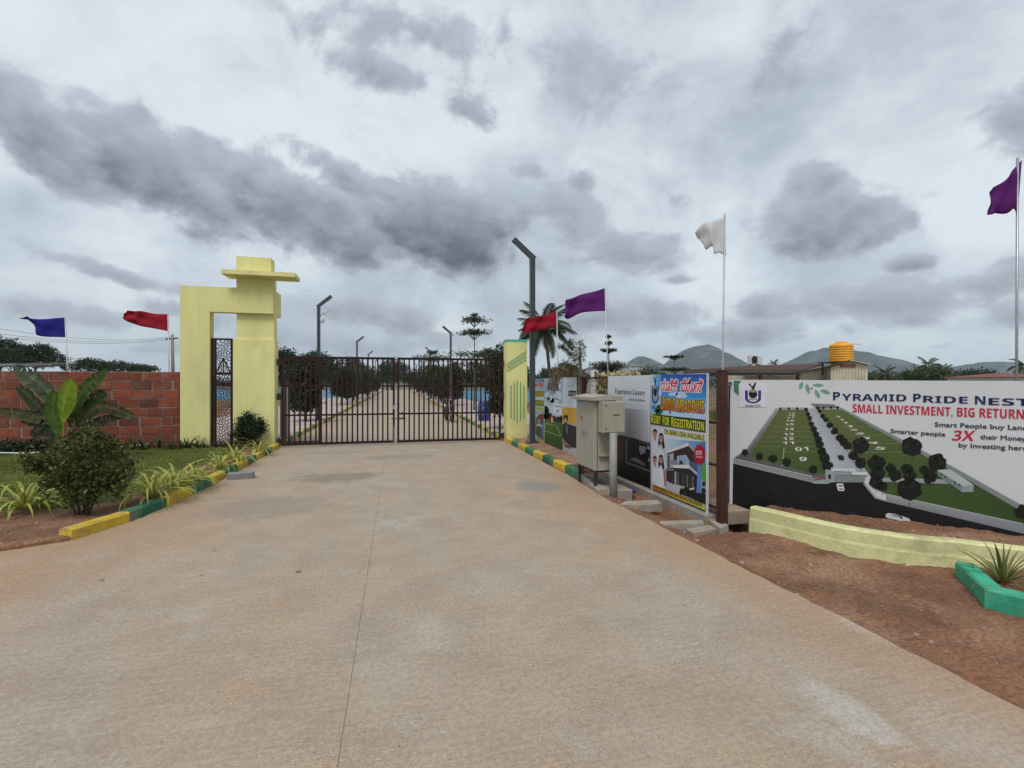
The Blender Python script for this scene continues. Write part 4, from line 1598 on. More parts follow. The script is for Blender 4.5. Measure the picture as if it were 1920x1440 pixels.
pr.poly(m4(cP, [(84, 560), (240, 575), (240, 1085), (84, 1045)]), [lin(200, 206, 212), lin(170, 195, 210), lin(90, 95, 100), lin(185, 188, 195)], 1)
pr.poly(m4(cP, [(105, 585), (240, 598), (240, 632), (105, 612)]), lin(170, 178, 70), 2)
pr.poly(m4(cP, [(120, 745), (190, 665), (236, 720), (232, 1040), (160, 1030), (115, 990)]), lin(74, 72, 76), 3)
pr.poly(m4(cP, [(120, 730), (190, 655), (238, 705), (238, 725), (190, 680), (120, 752)]), lin(205, 205, 212), 4)
pr.poly(m4(cP, [(125, 850), (190, 835), (235, 900), (235, 925), (188, 868), (125, 872)]), lin(200, 202, 210), 5)
pr.poly(m4(cP, [(140, 770), (185, 750), (190, 825), (140, 835)]), lin(130, 145, 170), 5)
pr.poly(m4(cP, [(212, 830), (236, 840), (232, 1020), (216, 1010)]), lin(92, 140, 190), 5)
pr.blob(*cP(222, 728), 1.9, 6.8, lin(170, 28, 45), 6)
for (x, y) in ((100, 700), (112, 860), (98, 930), (118, 960)):
    pr.blob(*cP(x, y), 1.0, 3.4, lin(150, 120, 108), 6)
pr.poly(m4(cP, [(84, 1042), (244, 1086), (244, 1132), (84, 1066)]), lin(180, 172, 70), 6)
pr.build('picture', t)
lt.build('lettering', t)

t, pr, lt = banner('banner of a green field under blue sky with a red map pin', pk, qk, m4(cP, [(251, 157), (526, 140), (526, 1268), (250, 1144)]))
pr.poly(m4(cP, [(251, 159), (524, 143), (514, 430), (250, 440)]), [lin(150, 178, 205), lin(105, 145, 190), lin(150, 172, 200), lin(120, 150, 185)], 1)
pr.poly(m4(cP, [(250, 440), (514, 430), (514, 740), (250, 700)]), [lin(120, 150, 185), lin(130, 158, 190), lin(190, 200, 212), lin(175, 190, 205)], 1)
for (x, y, rx, ry) in ((330, 470, 7, 9), (400, 500, 9, 7), (300, 420, 5, 8), (450, 420, 8, 8), (380, 620, 11, 9), (470, 240, 5, 10), (280, 560, 4, 12)):
    pr.blob(*cP(x, y), rx, ry, lin(190, 204, 218), 2, 12, .3)
pr.poly(m4(cP, [(298, 228), (462, 236), (460, 336), (296, 330)]), lin(34, 38, 70), 3)
for y, a, b in ((262, 330, 440), (300, 320, 445)):
    for i in range(6):
        x = a + (b - a) * i / 6
        pr.poly(m4(cP, [(x, y), (x + 13, y), (x + 13, y + 16), (x, y + 16)]), lin(160, 165, 180), 4)
gd = lin(40, 48, 40)
pr.poly(m4(cP, [(250, 600), (275, 575), (305, 590), (318, 640), (305, 700), (400, 720), (440, 745), (470, 740), (514, 755), (520, 850), (250, 800)]), gd, 3)
for (x, y, r) in ((285, 640, 4.2), (270, 600, 3), (300, 690, 4), (270, 720, 4), (345, 715, 3), (455, 745, 2), (500, 750, 3)):
    pr.blob(*cP(x, y), r, r * 1.6, gd, 3, 12, .2)
pr.poly(m4(cP, [(250, 775), (300, 770), (520, 830), (522, 1262), (250, 1140)]), [lin(70, 105, 40), lin(84, 120, 45), lin(60, 96, 38), lin(48, 72, 30), lin(50, 74, 30)], 4)
for (a, b, c_, d_) in ((275, 828, 440, 868), (440, 868, 492, 1010), (250, 940, 500, 1022), (275, 828, 250, 900)):
    pr.line(*cP(a, b), *cP(c_, d_), .8, lin(150, 190, 130), 5)
pr.poly(m4(cP, [(345, 740), (350, 715), (378, 712), (386, 740), (380, 820), (362, 880), (350, 820)]), lin(196, 40, 48), 6)
pr.poly(m4(cP, [(355, 745), (372, 745), (374, 815), (356, 812)]), lin(228, 205, 208), 7)
pr.line(*cP(352, 940), *cP(362, 860), .7, lin(150, 60, 50), 6)
pr.poly(m4(cP, [(392, 528), (512, 540), (512, 700), (392, 680)]), lin(215, 220, 228), 5)
lt.text(bold('Price Starts at'), cP(404, 582), cP(500, 592), 3.0, lin(50, 55, 70), 7)
lt.text(bold('43L'), cP(425, 660), cP(475, 668), 5.0, lin(40, 45, 60), 7)
pr.build('picture', t)
lt.build('lettering', t)

t, pr, lt = banner('white and yellow banner showing a bearded man in a dark suit, partly behind the cabinet', pk, qk, m4(cP, [(528, 140), (728, 135), (728, 1340), (528, 1272)]))
pr.poly(m4(cP, [(530, 143), (726, 138), (726, 600), (518, 585)]), [lin(196, 205, 212), lin(190, 200, 208), lin(205, 212, 220), lin(200, 208, 216)], 1)
for i in range(7):
    pr.poly(m4(cP, [(580 + i * 17, 262), (592 + i * 17, 262), (592 + i * 17, 270), (580 + i * 17, 270)]), lin(70, 75, 82), 3)
pr.poly(m4(cP, [(610, 338), (726, 340), (726, 425), (608, 420)]), lin(34, 38, 70), 3)
lt.text(bold('Book your'), cP(628, 395), cP(720, 396), 4.0, lin(205, 208, 218), 5)
pr.poly(m4(cP, [(516, 585), (728, 605), (728, 850), (516, 820)]), lin(205, 158, 52), 3)
pr.poly(m4(cP, [(516, 820), (728, 850), (728, 1220), (518, 1180)]), lin(170, 165, 162), 3)
pr.poly(m4(cP, [(522, 850), (545, 830), (600, 840), (728, 880), (728, 1200), (640, 1190), (522, 1050)]), lin(40, 36, 42), 4)
pr.poly(m4(cP, [(575, 860), (590, 850), (600, 1000), (582, 960)]), lin(140, 130, 128), 5)
pr.poly(m4(cP, [(537, 790), (535, 730), (555, 703), (590, 700), (606, 735), (602, 790), (585, 800), (580, 755), (552, 745), (546, 800)]), lin(38, 28, 26), 6)
pr.poly(m4(cP, [(546, 760), (580, 755), (594, 775), (590, 840), (570, 868), (552, 840)]), lin(196, 150, 128), 5)
pr.poly(m4(cP, [(548, 815), (592, 815), (588, 846), (570, 872), (552, 846)]), lin(60, 42, 38), 6)
pr.poly(m4(cP, [(528, 1075), (560, 1090), (570, 1150), (620, 1140), (650, 1185), (640, 1215), (560, 1190)]), lin(120, 90, 76), 6)
pr.poly(m4(cP, [(526, 1170), (728, 1225), (728, 1335), (526, 1266)]), lin(178, 182, 186), 4)
pr.build('picture', t)
lt.build('lettering', t)

# ---- the wide hoarding on the right
c6 = lambda x, y: (1340 + x / 3.3103, 680 + y / 3.3103)
cL = lambda x, y: (1360 + x / 5.54, 700 + y / 5.54)
h0 = PD(1371, 940, 6.1)
h1 = PD(1920, 1003, 4.75)
h0.z = h1.z = 0
t, pr, lt = banner('wide white Pyramid Pride Nest hoarding with a site plan, behind the low yellow wall', h0, h1, [c6(97, 106), c6(2350, 116), c6(2350, 1330), c6(92, 905)])
q6 = lambda pts: [c6(*p) for p in pts]
BLK = lin(24, 22, 25)
FG, FG2 = lin(80, 92, 50), lin(66, 86, 42)
WG, WG2 = lin(128, 131, 135), lin(160, 164, 168)
pr.poly(q6([(115, 625), (610, 745), (745, 742), (930, 742), (1000, 830), (1060, 862), (1920, 1062), (2345, 1150), (2345, 1325), (110, 900)]), BLK, 1)
for (x, y, w_) in ((560, 840, 60), (700, 880, 40), (450, 900, 50), (800, 930, 70), (350, 790, 40)):
    pr.poly(q6([(x, y), (x + w_, y - 12), (x + w_ * 1.3, y + 4), (x + 10, y + 12)]), lin(34, 32, 35), 2)
pr.poly(q6([(395, 290), (575, 288), (640, 500), (700, 640), (700, 705), (610, 690), (215, 582), (215, 556)]), [lin(96, 106, 62), lin(92, 100, 60), FG, FG2, FG2, FG2, FG, FG], 2)
pr.poly(q6([(380, 282), (402, 288), (222, 560), (192, 545)]), [WG2, WG, lin(70, 74, 70), WG], 3)
pr.poly(q6([(117, 594), (185, 548), (218, 556), (215, 580), (610, 690), (690, 690), (690, 712), (606, 716)]), lin(92, 95, 92), 3)
pr.poly(q6([(117, 594), (606, 706), (606, 744), (117, 626)]), [WG, WG, lin(140, 142, 146), lin(150, 152, 155)], 4)
pr.line(*c6(117, 594), *c6(606, 706), .9, lin(205, 208, 212), 5)
pr.poly(q6([(575, 287), (632, 282), (950, 680), (930, 742), (745, 742), (735, 640), (660, 480)]), [lin(170, 174, 178), lin(160, 164, 168), lin(150, 154, 160), lin(140, 144, 150), lin(140, 144, 150), lin(172, 178, 186), lin(176, 182, 190)], 3)
pr.poly(q6([(640, 290), (782, 288), (1160, 500), (1450, 655), (1920, 930), (2345, 1140), (2345, 1150), (1920, 1000), (1065, 815), (1040, 800), (950, 680), (850, 560)]),
        [lin(96, 106, 62), lin(92, 104, 60), FG, FG2, lin(52, 72, 34), lin(50, 70, 34), lin(50, 70, 34), lin(52, 74, 34), FG2, FG2, FG2, FG], 2)
pr.poly(q6([(780, 276), (1160, 474), (1450, 630), (1920, 892), (2345, 1130), (2345, 1150), (1920, 932), (1450, 658), (1160, 502), (782, 290)]), WG, 4)
pr.line(*c6(780, 276), *c6(1450, 630), .8, lin(178, 182, 186), 5)
pr.line(*c6(1450, 630), *c6(2345, 1130), .9, lin(170, 174, 178), 5)
pr.poly(q6([(1065, 815), (1920, 1000), (2345, 1095), (2345, 1150), (1920, 1062), (1065, 860)]), [lin(150, 154, 158), lin(140, 144, 150), WG, WG, lin(122, 126, 132), WG], 6)
pr.line(*c6(1065, 815), *c6(1920, 1000), .9, lin(190, 194, 198), 7)
pr.poly(q6([(597, 253), (735, 258), (780, 280), (632, 284)]), lin(112, 116, 110), 4)
pr.line(*c6(597, 253), *c6(735, 258), 1.0, lin(170, 176, 176), 5)
pr.poly(q6([(405, 278), (570, 278), (575, 292), (395, 292)]), lin(150, 154, 158), 3)
for (x0, y0, x1, y1) in ((385, 300, 222, 562), (442, 520, 420, 640), (300, 460, 635, 460), (275, 490, 640, 486), (245, 522, 640, 520), (430, 556, 650, 552), (360, 400, 610, 398), (340, 430, 620, 428),
                         (790, 400, 1010, 400), (830, 450, 1080, 450), (870, 505, 1150, 500), (910, 556, 1240, 552), (660, 292, 785, 292), (400, 294, 560, 294)):
    pr.line(*c6(x0, y0), *c6(x1, y1), .45, lin(150, 158, 118), 5)
pr.line(*c6(430, 530), *c6(420, 640), .8, lin(205, 208, 196), 6)
wn_ = lin(214, 216, 206)
lt.text(bold('01'), c6(503, 548), c6(585, 544), 6.4, wn_, 7, shear=-.3)
lt.text(bold('9'), c6(525, 610), c6(572, 611), 7.5, wn_, 7)
rows = (('11', 425, 508, 70, 5), ('12', 428, 480, 66, 4.6), ('13', 432, 452, 62, 4.2), ('14', 436, 420, 58, 3.8), ('15', 440, 390, 54, 3.4), ('16', 446, 366, 50, 3.0), ('17', 450, 347, 48, 2.6), ('18', 456, 331, 44, 2.2), ('19', 460, 318, 40, 1.9))
for (s_, x, y, w_, h_) in rows:
    lt.text(bold(s_), c6(x, y), c6(x + w_, y - 3), h_, wn_, 7, shear=-.3)
for (s_, x, y, w_, h_) in (('5', 990, 536, 60, 5.0), ('4', 950, 500, 56, 4.4), ('3', 905, 470, 52, 4.0), ('2', 870, 442, 50, 3.6), ('2', 835, 418, 48, 3.0), ('1', 805, 395, 45, 2.8), ('1', 780, 372, 40, 2.4), ('1', 760, 352, 36, 2.0), ('1', 742, 334, 32, 1.7)):
    lt.text(bold(s_), c6(x, y), c6(x + w_, y + 5), h_, wn_, 7, shear=.8)
DT = lin(23, 26, 23)


def ptree(x, y, r, L=8):
    pr.line(*c6(x, y + r * .5), *c6(x + 3, y + r * 1.5), .8, lin(70, 66, 60), L)
    pts = []
    for i in range(18):
        a = 2 * math.pi * i / 18
        k = random.uniform(.82, 1.12)
        pts.append((x + r * .92 * k * math.cos(a), y + r * .85 * k * math.sin(a)))
    pr.poly(q6(pts), DT, L + 1)
    for i in range(4):
        a = random.uniform(0, 6.28)
        xx, yy, rr_ = x + r * .45 * math.cos(a), y - abs(r * .4 * math.sin(a)), r * .28
        pr.poly(q6([(xx + rr_ * random.uniform(.6, 1.2) * math.cos(k * .9), yy + rr_ * random.uniform(.6, 1.2) * math.sin(k * .9)) for k in range(7)]), lin(34, 39, 31), L + 2)


for (x, y, r) in ((188, 556, 24), (277, 580, 27), (362, 595, 30), (446, 615, 32), (610, 662, 30), (407, 285, 9), (461, 284, 9), (513, 284, 9),
                  (568, 290, 13), (580, 318, 15), (590, 345, 17), (600, 380, 20), (615, 412, 23), (630, 445, 24), (643, 475, 27), (652, 508, 28), (664, 548, 28), (682, 590, 36), (700, 638, 38),
                  (640, 280, 12), (652, 300, 14), (670, 330, 17), (690, 352, 19), (715, 388, 22), (745, 425, 25), (775, 465, 27), (800, 492, 30), (825, 515, 30),
                  (860, 575, 34), (905, 620, 38), (722, 276, 9), (765, 278, 10), (675, 280, 9),
                  (905, 510, 58), (1225, 522, 72), (1005, 622, 60), (1378, 622, 66), (1095, 655, 36), (1195, 660, 42), (1010, 690, 48), (1120, 700, 42), (1210, 705, 46), (1335, 710, 46), (1300, 665, 34), (1000, 745, 44),
                  (1205, 785, 86), (1040, 770, 36), (1915, 925, 58)):
    ptree(x, y, r)
pr.poly(q6([(1040, 712), (1460, 725), (1475, 752), (1040, 738)]), lin(150, 154, 156), 6)
pr.poly(q6([(1380, 665), (1462, 660), (1606, 758), (1535, 764)]), lin(172, 182, 182), 12)
pr.poly(q6([(1380, 665), (1535, 764), (1533, 804), (1384, 698)]), lin(116, 128, 130), 12)
pr.poly(q6([(1535, 764), (1606, 758), (1604, 800), (1533, 804)]), lin(140, 152, 154), 12)
for (x, y) in ((1406, 694), (1430, 708), (1490, 742), (1518, 758)):
    pr.blob(*c6(x, y), 1.7, 2.2, lin(30, 34, 36), 13)
pr.poly(q6([(686, 662), (745, 668), (745, 742), (690, 738)]), lin(150, 156, 158), 12)
pr.poly(q6([(704, 692), (722, 694), (722, 722), (704, 720)]), lin(32, 36, 36), 13)
pr.poly(q6([(606, 722), (690, 712), (740, 738), (700, 752), (612, 750)]), lin(142, 160, 152), 5)
pr.poly(q6([(610, 722), (692, 710), (694, 722), (612, 734)]), lin(140, 84, 66), 6)
pr.poly(q6([(720, 652), (868, 657), (880, 676), (726, 672)]), lin(196, 204, 206), 14)
pr.poly(q6([(845, 677), (945, 676), (954, 698), (850, 695)]), lin(196, 204, 206), 14)
pr.poly(q6([(745, 690), (845, 694), (930, 712), (920, 742), (748, 742)]), lin(125, 136, 136), 6)
pr.poly(q6([(930, 742), (1000, 830), (1062, 852), (1066, 862), (995, 842), (920, 750)]), lin(150, 156, 158), 7)
pr.poly(q6([(760, 575), (792, 572), (805, 590), (800, 606), (772, 604)]), lin(28, 46, 46), 8)
pr.poly(q6([(755, 755), (762, 749), (796, 750), (806, 786), (800, 796), (766, 794)]), lin(214, 216, 216), 8)
pr.poly(q6([(766, 760), (794, 760), (796, 768), (768, 768)]), lin(40, 42, 44), 9)
pr.poly(q6([(770, 780), (797, 780), (799, 787), (772, 787)]), lin(40, 42, 44), 9)
pr.poly(q6([(1060, 942), (1075, 932), (1110, 936), (1160, 950), (1205, 966), (1216, 980), (1205, 992), (1150, 980), (1080, 966), (1062, 958)]), lin(196, 200, 204), 8)
pr.poly(q6([(1095, 938), (1142, 944), (1148, 958), (1105, 952)]), lin(130, 138, 142), 9)
pr.poly(q6([(1142, 944), (1165, 956), (1162, 972), (1148, 958)]), lin(24, 26, 28), 9)
# corner ribbon, leaves, logo, writing
pr.poly(q6([(118, 110), (165, 112), (150, 135), (150, 205), (135, 190), (120, 180)]), lin(70, 122, 98), 3)
for (x0, y0, x1, y1, w_) in ((528, 165, 545, 118, 12), (568, 128, 588, 192, 13), (606, 138, 680, 140, 9), (622, 165, 652, 220, 13), (655, 170, 720, 190, 12)):
    mx, my = (x0 + x1) / 2, (y0 + y1) / 2
    L = math.hypot(x1 - x0, y1 - y0)
    nx, ny = -(y1 - y0) / L * w_, (x1 - x0) / L * w_
    pts = []
    for i in range(9):
        tt = i / 8
        pts.append((x0 + (x1 - x0) * tt + nx * math.sin(math.pi * tt), y0 + (y1 - y0) * tt + ny * math.sin(math.pi * tt)))
    for i in range(7, 0, -1):
        tt = i / 8
        pts.append((x0 + (x1 - x0) * tt - nx * math.sin(math.pi * tt), y0 + (y1 - y0) * tt - ny * math.sin(math.pi * tt)))
    pr.poly(q6(pts), lin(112, 160, 134), 3)
    pr.line(*c6(x0, y0), *c6(x1, y1), .35, lin(80, 124, 100), 4)
pr.blob(*c6(603, 160), 1.5, 1.5, lin(40, 46, 44), 4)
for i in range(12):
    pr.blob(*c6(690 + (i * 37) % 60, 124 + (i * 23) % 34), .5, .5, lin(90, 96, 96), 4, 6)
pr.poly(q6([(150, 126), (328, 126), (328, 275), (150, 275)]), lin(214, 212, 222), 2)
logo(pr, lt, c6, 189, 172, 288, 252, 4)
navy = lin(28, 32, 84)
rd = lin(192, 32, 66)
two = lambda ws, h, col, L: [lt.text(w_, c6(x0, y0), c6(x1, y1), h * b_, col, L) for (w_, x0, y0, x1, y1, b_) in ws]
two(((bold('P'), 735, 232, 778, 232, 1.22), (bold('YRAMID'), 790, 234, 1190, 241, 1.0), (bold('P'), 1232, 243, 1280, 244, 1.22), (bold('RIDE'), 1294, 246, 1570, 254, 1.0),
     (bold('N'), 1615, 258, 1680, 260, 1.25), (bold('EST'), 1700, 262, 1960, 269, 1.05)), 12.2, navy, 3)
lt.text(bold('SMALL INVESTMENT, BIG RETURNS'), c6(856, 308), c6(1965, 352), 15.2, rd, 3)
gy = lin(62, 66, 78)
lt.fat('Smart People buy Land,', c6(1366, 396), c6(1955, 420), 8.3, gy, 3, .35)
lt.fat('Smarter people', c6(1092, 436), c6(1430, 458), 7.8, gy, 3, .35)
lt.text(bold('3X'), c6(1470, 482), c6(1605, 486), 18.5, rd, 3, shear=.18)
lt.fat('their Money', c6(1648, 474), c6(1930, 486), 8.6, gy, 3, .35)
lt.fat('by Investing here', c6(1515, 525), c6(1940, 546), 8.6, gy, 3, .35)
pr.build('picture', t)
lt.build('lettering', t)
# frame behind it
mb = MB()
n_ = pr.n
for k in range(4):
    a = pr.at(*c6(97, 106)) * (1 - k / 3.0) + pr.at(*c6(2350, 116)) * (k / 3.0)
    a -= n_ * .05
    mb.box(a.x - .02, a.x + .02, a.y - .02, a.y + .02, -.2, 1.58)
for z in (.3, 1.55):
    a, b = pr.at(*c6(97, 106)), pr.at(*c6(2350, 116))
    mb.bar((a.x - n_.x * .05, a.y - n_.y * .05, z), (b.x - n_.x * .05, b.y - n_.y * .05, z), .035)
part('support_frame', mb, M['maroon_post'], t)
mb = MB()
a = pr.at(*c6(99, 118))
mb.bar((FU + .09, 4.86, a.z - .02), (a.x - n_.x * .03, a.y - n_.y * .03, a.z - .02), .035, .03)
part('tie_bar', mb, M['maroon_post'], t)
HP, HQ, HN = h0.copy(), h1.copy(), n_.copy()

# ------------------------------------------------------------------ metal cabinet, meter box, loose concrete
cab = thing('electrical_cabinet', 'grey two-door metal cabinet on legs beside the drive with a sloping lid', 'electrical cabinet', (3.02, 7.0, .05))
cu0, cu1, cv0, cv1, cz0, cz1 = 2.86, 3.21, 6.66, 7.36, .30, 1.345
mb = MB()
mb.box(cu0, cu1, cv0, cv1, cz0, cz1, bev=.006)
part('body', mb, M['cabinet'], cab)
for (a, b) in ((cv0 + .012, (cv0 + cv1) / 2 - .004), ((cv0 + cv1) / 2 + .004, cv1 - .012)):
    mb = MB()
    mb.box(cu0 - .014, cu0 - .001, a, b, cz0 + .015, cz1 - .03)
    o = part('door', mb, M['cabinet'], cab)
    hb = MB()
    hv = b - .05 if a < 6.8 else a + .05
    hb.box(cu0 - .022, cu0 - .0145, hv - .02, hv + .02, .76, .87)
    hb.box(cu0 - .034, cu0 - .022, hv - .008, hv + .008, .79, .85)
    part('handle', hb, M['steel'], o)
mb = MB()
mb.box(cu0 - .016, cu0 - .0145, cv1 - .16, cv1 - .07, cz1 - .15, cz1 - .05)
part('blue_sticker', mb, M['bluewall'], cab)
mb = MB()
mb.box(cu0 - .016, cu0 - .0145, 7.09, 7.17, 1.01, 1.09)
part('warning_sticker', mb, mat('sticker_red', (.45, .06, .05), (.5, .09, .07), .5, 40), cab)
mb = MB()
mb.box(cu0 - .016, cu0 - .0145, 7.09, 7.17, .93, 1.008)
part('notice_sticker', mb, mat('sticker_pink', (.46, .32, .27), (.42, .28, .24), .5, 30), cab)
mb = MB()
o_ = .075
mb.prism([(cu0 - o_, cv0 - o_, cz1 + .002), (cu1 + o_, cv0 - o_, cz1 + .002), (cu1 + o_, cv0 - o_, cz1 + .048), ((cu0 + cu1) / 2, cv0 - o_, cz1 + .088), (cu0 - o_, cv0 - o_, cz1 + .048)], (0, cv1 - cv0 + 2 * o_, 0))
part('lid', mb, M['cabinet'], cab)
for (x, y) in ((cu0 + .03, cv0 + .03), (cu1 - .03, cv0 + .03), (cu0 + .03, cv1 - .03), (cu1 - .03, cv1 - .03)):
    mb = MB()
    mb.box(x - .018, x + .018, y - .018, y + .018, .0, cz0 - .03)
    part('leg', mb, M['dark'], cab)
mb = MB()
mb.box(cu0 + .012, cu1 - .012, cv0 + .012, cv1 - .012, cz0 - .03, cz0 - .001)
part('base_frame', mb, M['dark'], cab)
mb = MB()
mb.box(cu0 + .06, cu1 - .03, cv0 - .06, cv0 - .001, .52, .55)
part('bracket', mb, M['cabinet'], cab)
mb = MB()
mb.box(cu0 + .04, cu0 + .05, cv0 - .002, cv0 - .0005, cz0 + .01, cz1 - .01)
part('seam', mb, M['cab_seam'], cab)

mbx = thing('meter_box', 'small grey meter box on a round pipe in front of the metal cabinet', 'meter box', (3.05, 6.42, -.15))
mb = MB()
mb.box(2.905, 3.245, 6.44, 6.655, .885, 1.335, bev=.005)
part('body', mb, M['cabinet'], mbx)
mb = MB()
mb.box(2.917, 3.233, 6.430, 6.439, .897, 1.323)
d_ = part('door', mb, M['cabinet'], mbx)
for z in (.94, 1.28):
    hb = MB()
    hb.box(2.935, 2.95, 6.424, 6.4295, z - .012, z + .012)
    part('screw', hb, M['dark'], d_)
mb = MB()
mb.box(3.05, 3.15, 6.426, 6.4295, 1.135, 1.147)
part('name_plate', mb, M['dark'], mbx)
mb = MB()
mb.tube([(3.05, 6.42, -.2), (3.05, 6.42, .884)], .055, 16)
part('pipe', mb, M['pipe'], mbx, smooth=True)

mb = MB()
mb.box(2.93, 3.36, 6.42, 7.45, -.25, .045, bev=.012)
whole('cabinet_plinth', mb, M['concrete'], 'cast concrete plinth under the metal cabinet', 'plinth', loc=(3.1, 6.9, -.1))


def slab_px(label, px, z, th, name='concrete_slab', m='concrete'):
    """thick loose slab from four photo corners of its upper face"""
    P = [G(x, y, z) for x, y in px]
    mb = MB()
    mb.prism(P, (0, 0, -th))
    for i in range(len(mb.v)):
        mb.v[i] = (mb.v[i][0] + random.uniform(-.006, .006), mb.v[i][1] + random.uniform(-.006, .006), mb.v[i][2] + random.uniform(-.004, .004))
    return whole(name, mb, M[m], label, 'concrete slab')


slab_px('loose concrete slab lying between the grey pipe and the tall poster', [(1162, 945), (1172, 940), (1232, 937), (1242, 944), (1196, 948)], .03, .10)
slab_px('long broken concrete kerb piece lying below the corner of the tall poster', [(1232, 985), (1240, 977), (1316, 974), (1320, 981)], -.02, .12)
slab_px('short concrete slab lying against the foot of the maroon post', [(1320, 968), (1336, 966), (1366, 984), (1350, 990)], -.01, .11)
slab_px('flat concrete scrap half buried in front of the maroon post', [(1285, 992), (1330, 984), (1345, 992), (1300, 1000)], -.05, .06)
mb = MB()
p = G(1181, 925, -.04)
mb.prism([p + Vector(v) for v in ((-.09, -.04, 0), (.02, -.07, .02), (.10, .0, .0), (.05, .06, .03), (-.06, .05, .01))], (0, 0, .035))
whole('plastic_scrap', mb, M['blueplastic'], 'crumpled blue plastic scrap on the soil beside the cabinet plinth', 'litter')
mb = MB()
a, b = PU(1071, 872, 2.98), PU(1074, 800, 3.05)
mb.bar((2.99, 7.55, -.1), (3.05, 7.50, .62), .06, .03)
whole('wooden_stake', mb, M['stick'], 'weathered wooden stake standing behind the grey metal cabinet', 'stake')

# drain cover with tiles beside the post
dcv = thing('drain_cover', 'tiled concrete cover over the drain between maroon post and yellow wall', 'drain cover', (3.95, 5.25, 0))
mb = MB()
mb.box(3.73, 4.18, 4.98, 5.62, -.09, .045)
part('slab', mb, M['tile'], dcv)
tm = MB()
tm.box(-.104, .104, -.104, .104, 0, .022, bev=.006)
tm = tm.mesh('tile', M['tile'])
for i in range(2):
    for j in range(3):
        place('tile', tm, dcv, (3.845 + i * .215 - 3.95, 5.09 + j * .213 - 5.25, .046), (0, 0, random.uniform(-.01, .01)))

# ------------------------------------------------------------------ yellow low wall, soil bank, teal planter
def wall_pts():
    px = [(1405, 995), (1470, 1012), (1560, 1036), (1650, 1054), (1745, 1068), (1800, 1073), (1920, 1090), (2080, 1110), (2300, 1135)]
    return [G(x, y, -.1) for x, y in px]


wp = wall_pts()
mb = MB()
NW = 60
base = []
for i in range(NW + 1):
    f = i / NW * (len(wp) - 1)
    k = min(int(f), len(wp) - 2)
    cr = lambda ff: (lambda kk, g: .5 * (2 * wp[kk] + (wp[min(kk + 1, len(wp) - 1)] - wp[max(kk - 1, 0)]) * g + (2 * wp[max(kk - 1, 0)] - 5 * wp[kk] + 4 * wp[min(kk + 1, len(wp) - 1)] - wp[min(kk + 2, len(wp) - 1)]) * g * g
                     + (3 * wp[kk] - wp[max(kk - 1, 0)] - 3 * wp[min(kk + 1, len(wp) - 1)] + wp[min(kk + 2, len(wp) - 1)]) * g ** 3))(min(int(ff), len(wp) - 2), ff - min(int(ff), len(wp) - 2))
    p = cr(f)
    q = (cr(min(f + .3, len(wp) - 1)) - cr(max(f - .3, 0))).normalized()
    n2 = Vector((-q.y, q.x, 0))
    if n2.dot(p) < 0:
        n2 = -n2
    base.append((p, n2))
for i, (p, n2) in enumerate(base):
    jj = lambda s: random.uniform(-s, s)
    bot = -.14 + .045 * float(fnoise(np.array(i * .35), np.array(1.0))) * 2
    for (x, z) in ((-.015, -.3), (-.010 + jj(.002), bot), (.002 + jj(.0015), .025 + jj(.003)), (.010 + jj(.001), .05 + jj(.002)), (.014 + jj(.001), .155 + jj(.002)), (.032, .172 + jj(.002)), (.13, .172 + jj(.002)), (.145, .15), (.15, -.3)):
        mb.v.append((p.x + n2.x * x, p.y + n2.y * x, z))
K = 9
for i in range(NW):
    for l in range(K - 1):
        mb.f.append((i * K + l, i * K + l + 1, (i + 1) * K + l + 1, (i + 1) * K + l))
        mb.mi.append(0)
mb.f.append(tuple(range(K - 1, -1, -1)))
mb.mi.append(0)
mb.f.append(tuple(NW * K + i for i in range(K)))
mb.mi.append(0)
whole('low_wall', mb, M['yellow_dirty'], 'low pale yellow plastered wall curving in front of the wide hoarding', 'low wall', loc=wp[2])

# soil bank between the low wall and the hoarding
nu, nvv = 110, 26
co = np.zeros((nu, nvv, 3))
for i in range(nu):
    f = i / (nu - 1)
    g = f * NW
    k = min(int(g), NW - 1)
    p = base[k][0].lerp(base[k + 1][0], g - k)
    n2 = base[k][1].lerp(base[k + 1][1], g - k)
    a = p + n2 * .14
    s = (a - HP).dot(pr.d)
    b = HP + pr.d * (s + .35 * (1 - f)) - HN * .5
    for j in range(nvv):
        w_ = j / (nvv - 1)
        q_ = a.lerp(b, w_)
        co[i, j] = (q_.x, q_.y, 0)
zz_ = .13 - .045 * np.linspace(0, 1, nvv)[None, :] ** .7 + .05 * fnoise(co[..., 0] * 4, co[..., 1] * 4, 5) + .035 * fnoise(co[..., 0] * 11, co[..., 1] * 11, 4)
co[..., 2] = zz_
ii = np.arange(nu * nvv).reshape(nu, nvv)
q = np.stack([ii[:-1, :-1], ii[1:, :-1], ii[1:, 1:], ii[:-1, 1:]], -1).reshape(-1, 4)
o = place('soil_bank', np_mesh('soil_bank', co.reshape(-1, 3), q, M['soil'], smooth=True))
o['kind'] = 'structure'
o = place('gravel', pebbles('gravel', [tuple(co[random.randrange(nu), random.randrange(3, 16)] + np.array([random.uniform(-.03, .03), random.uniform(-.03, .03), .004])) for _ in range(350)], .004, .02))
o['kind'] = 'stuff'

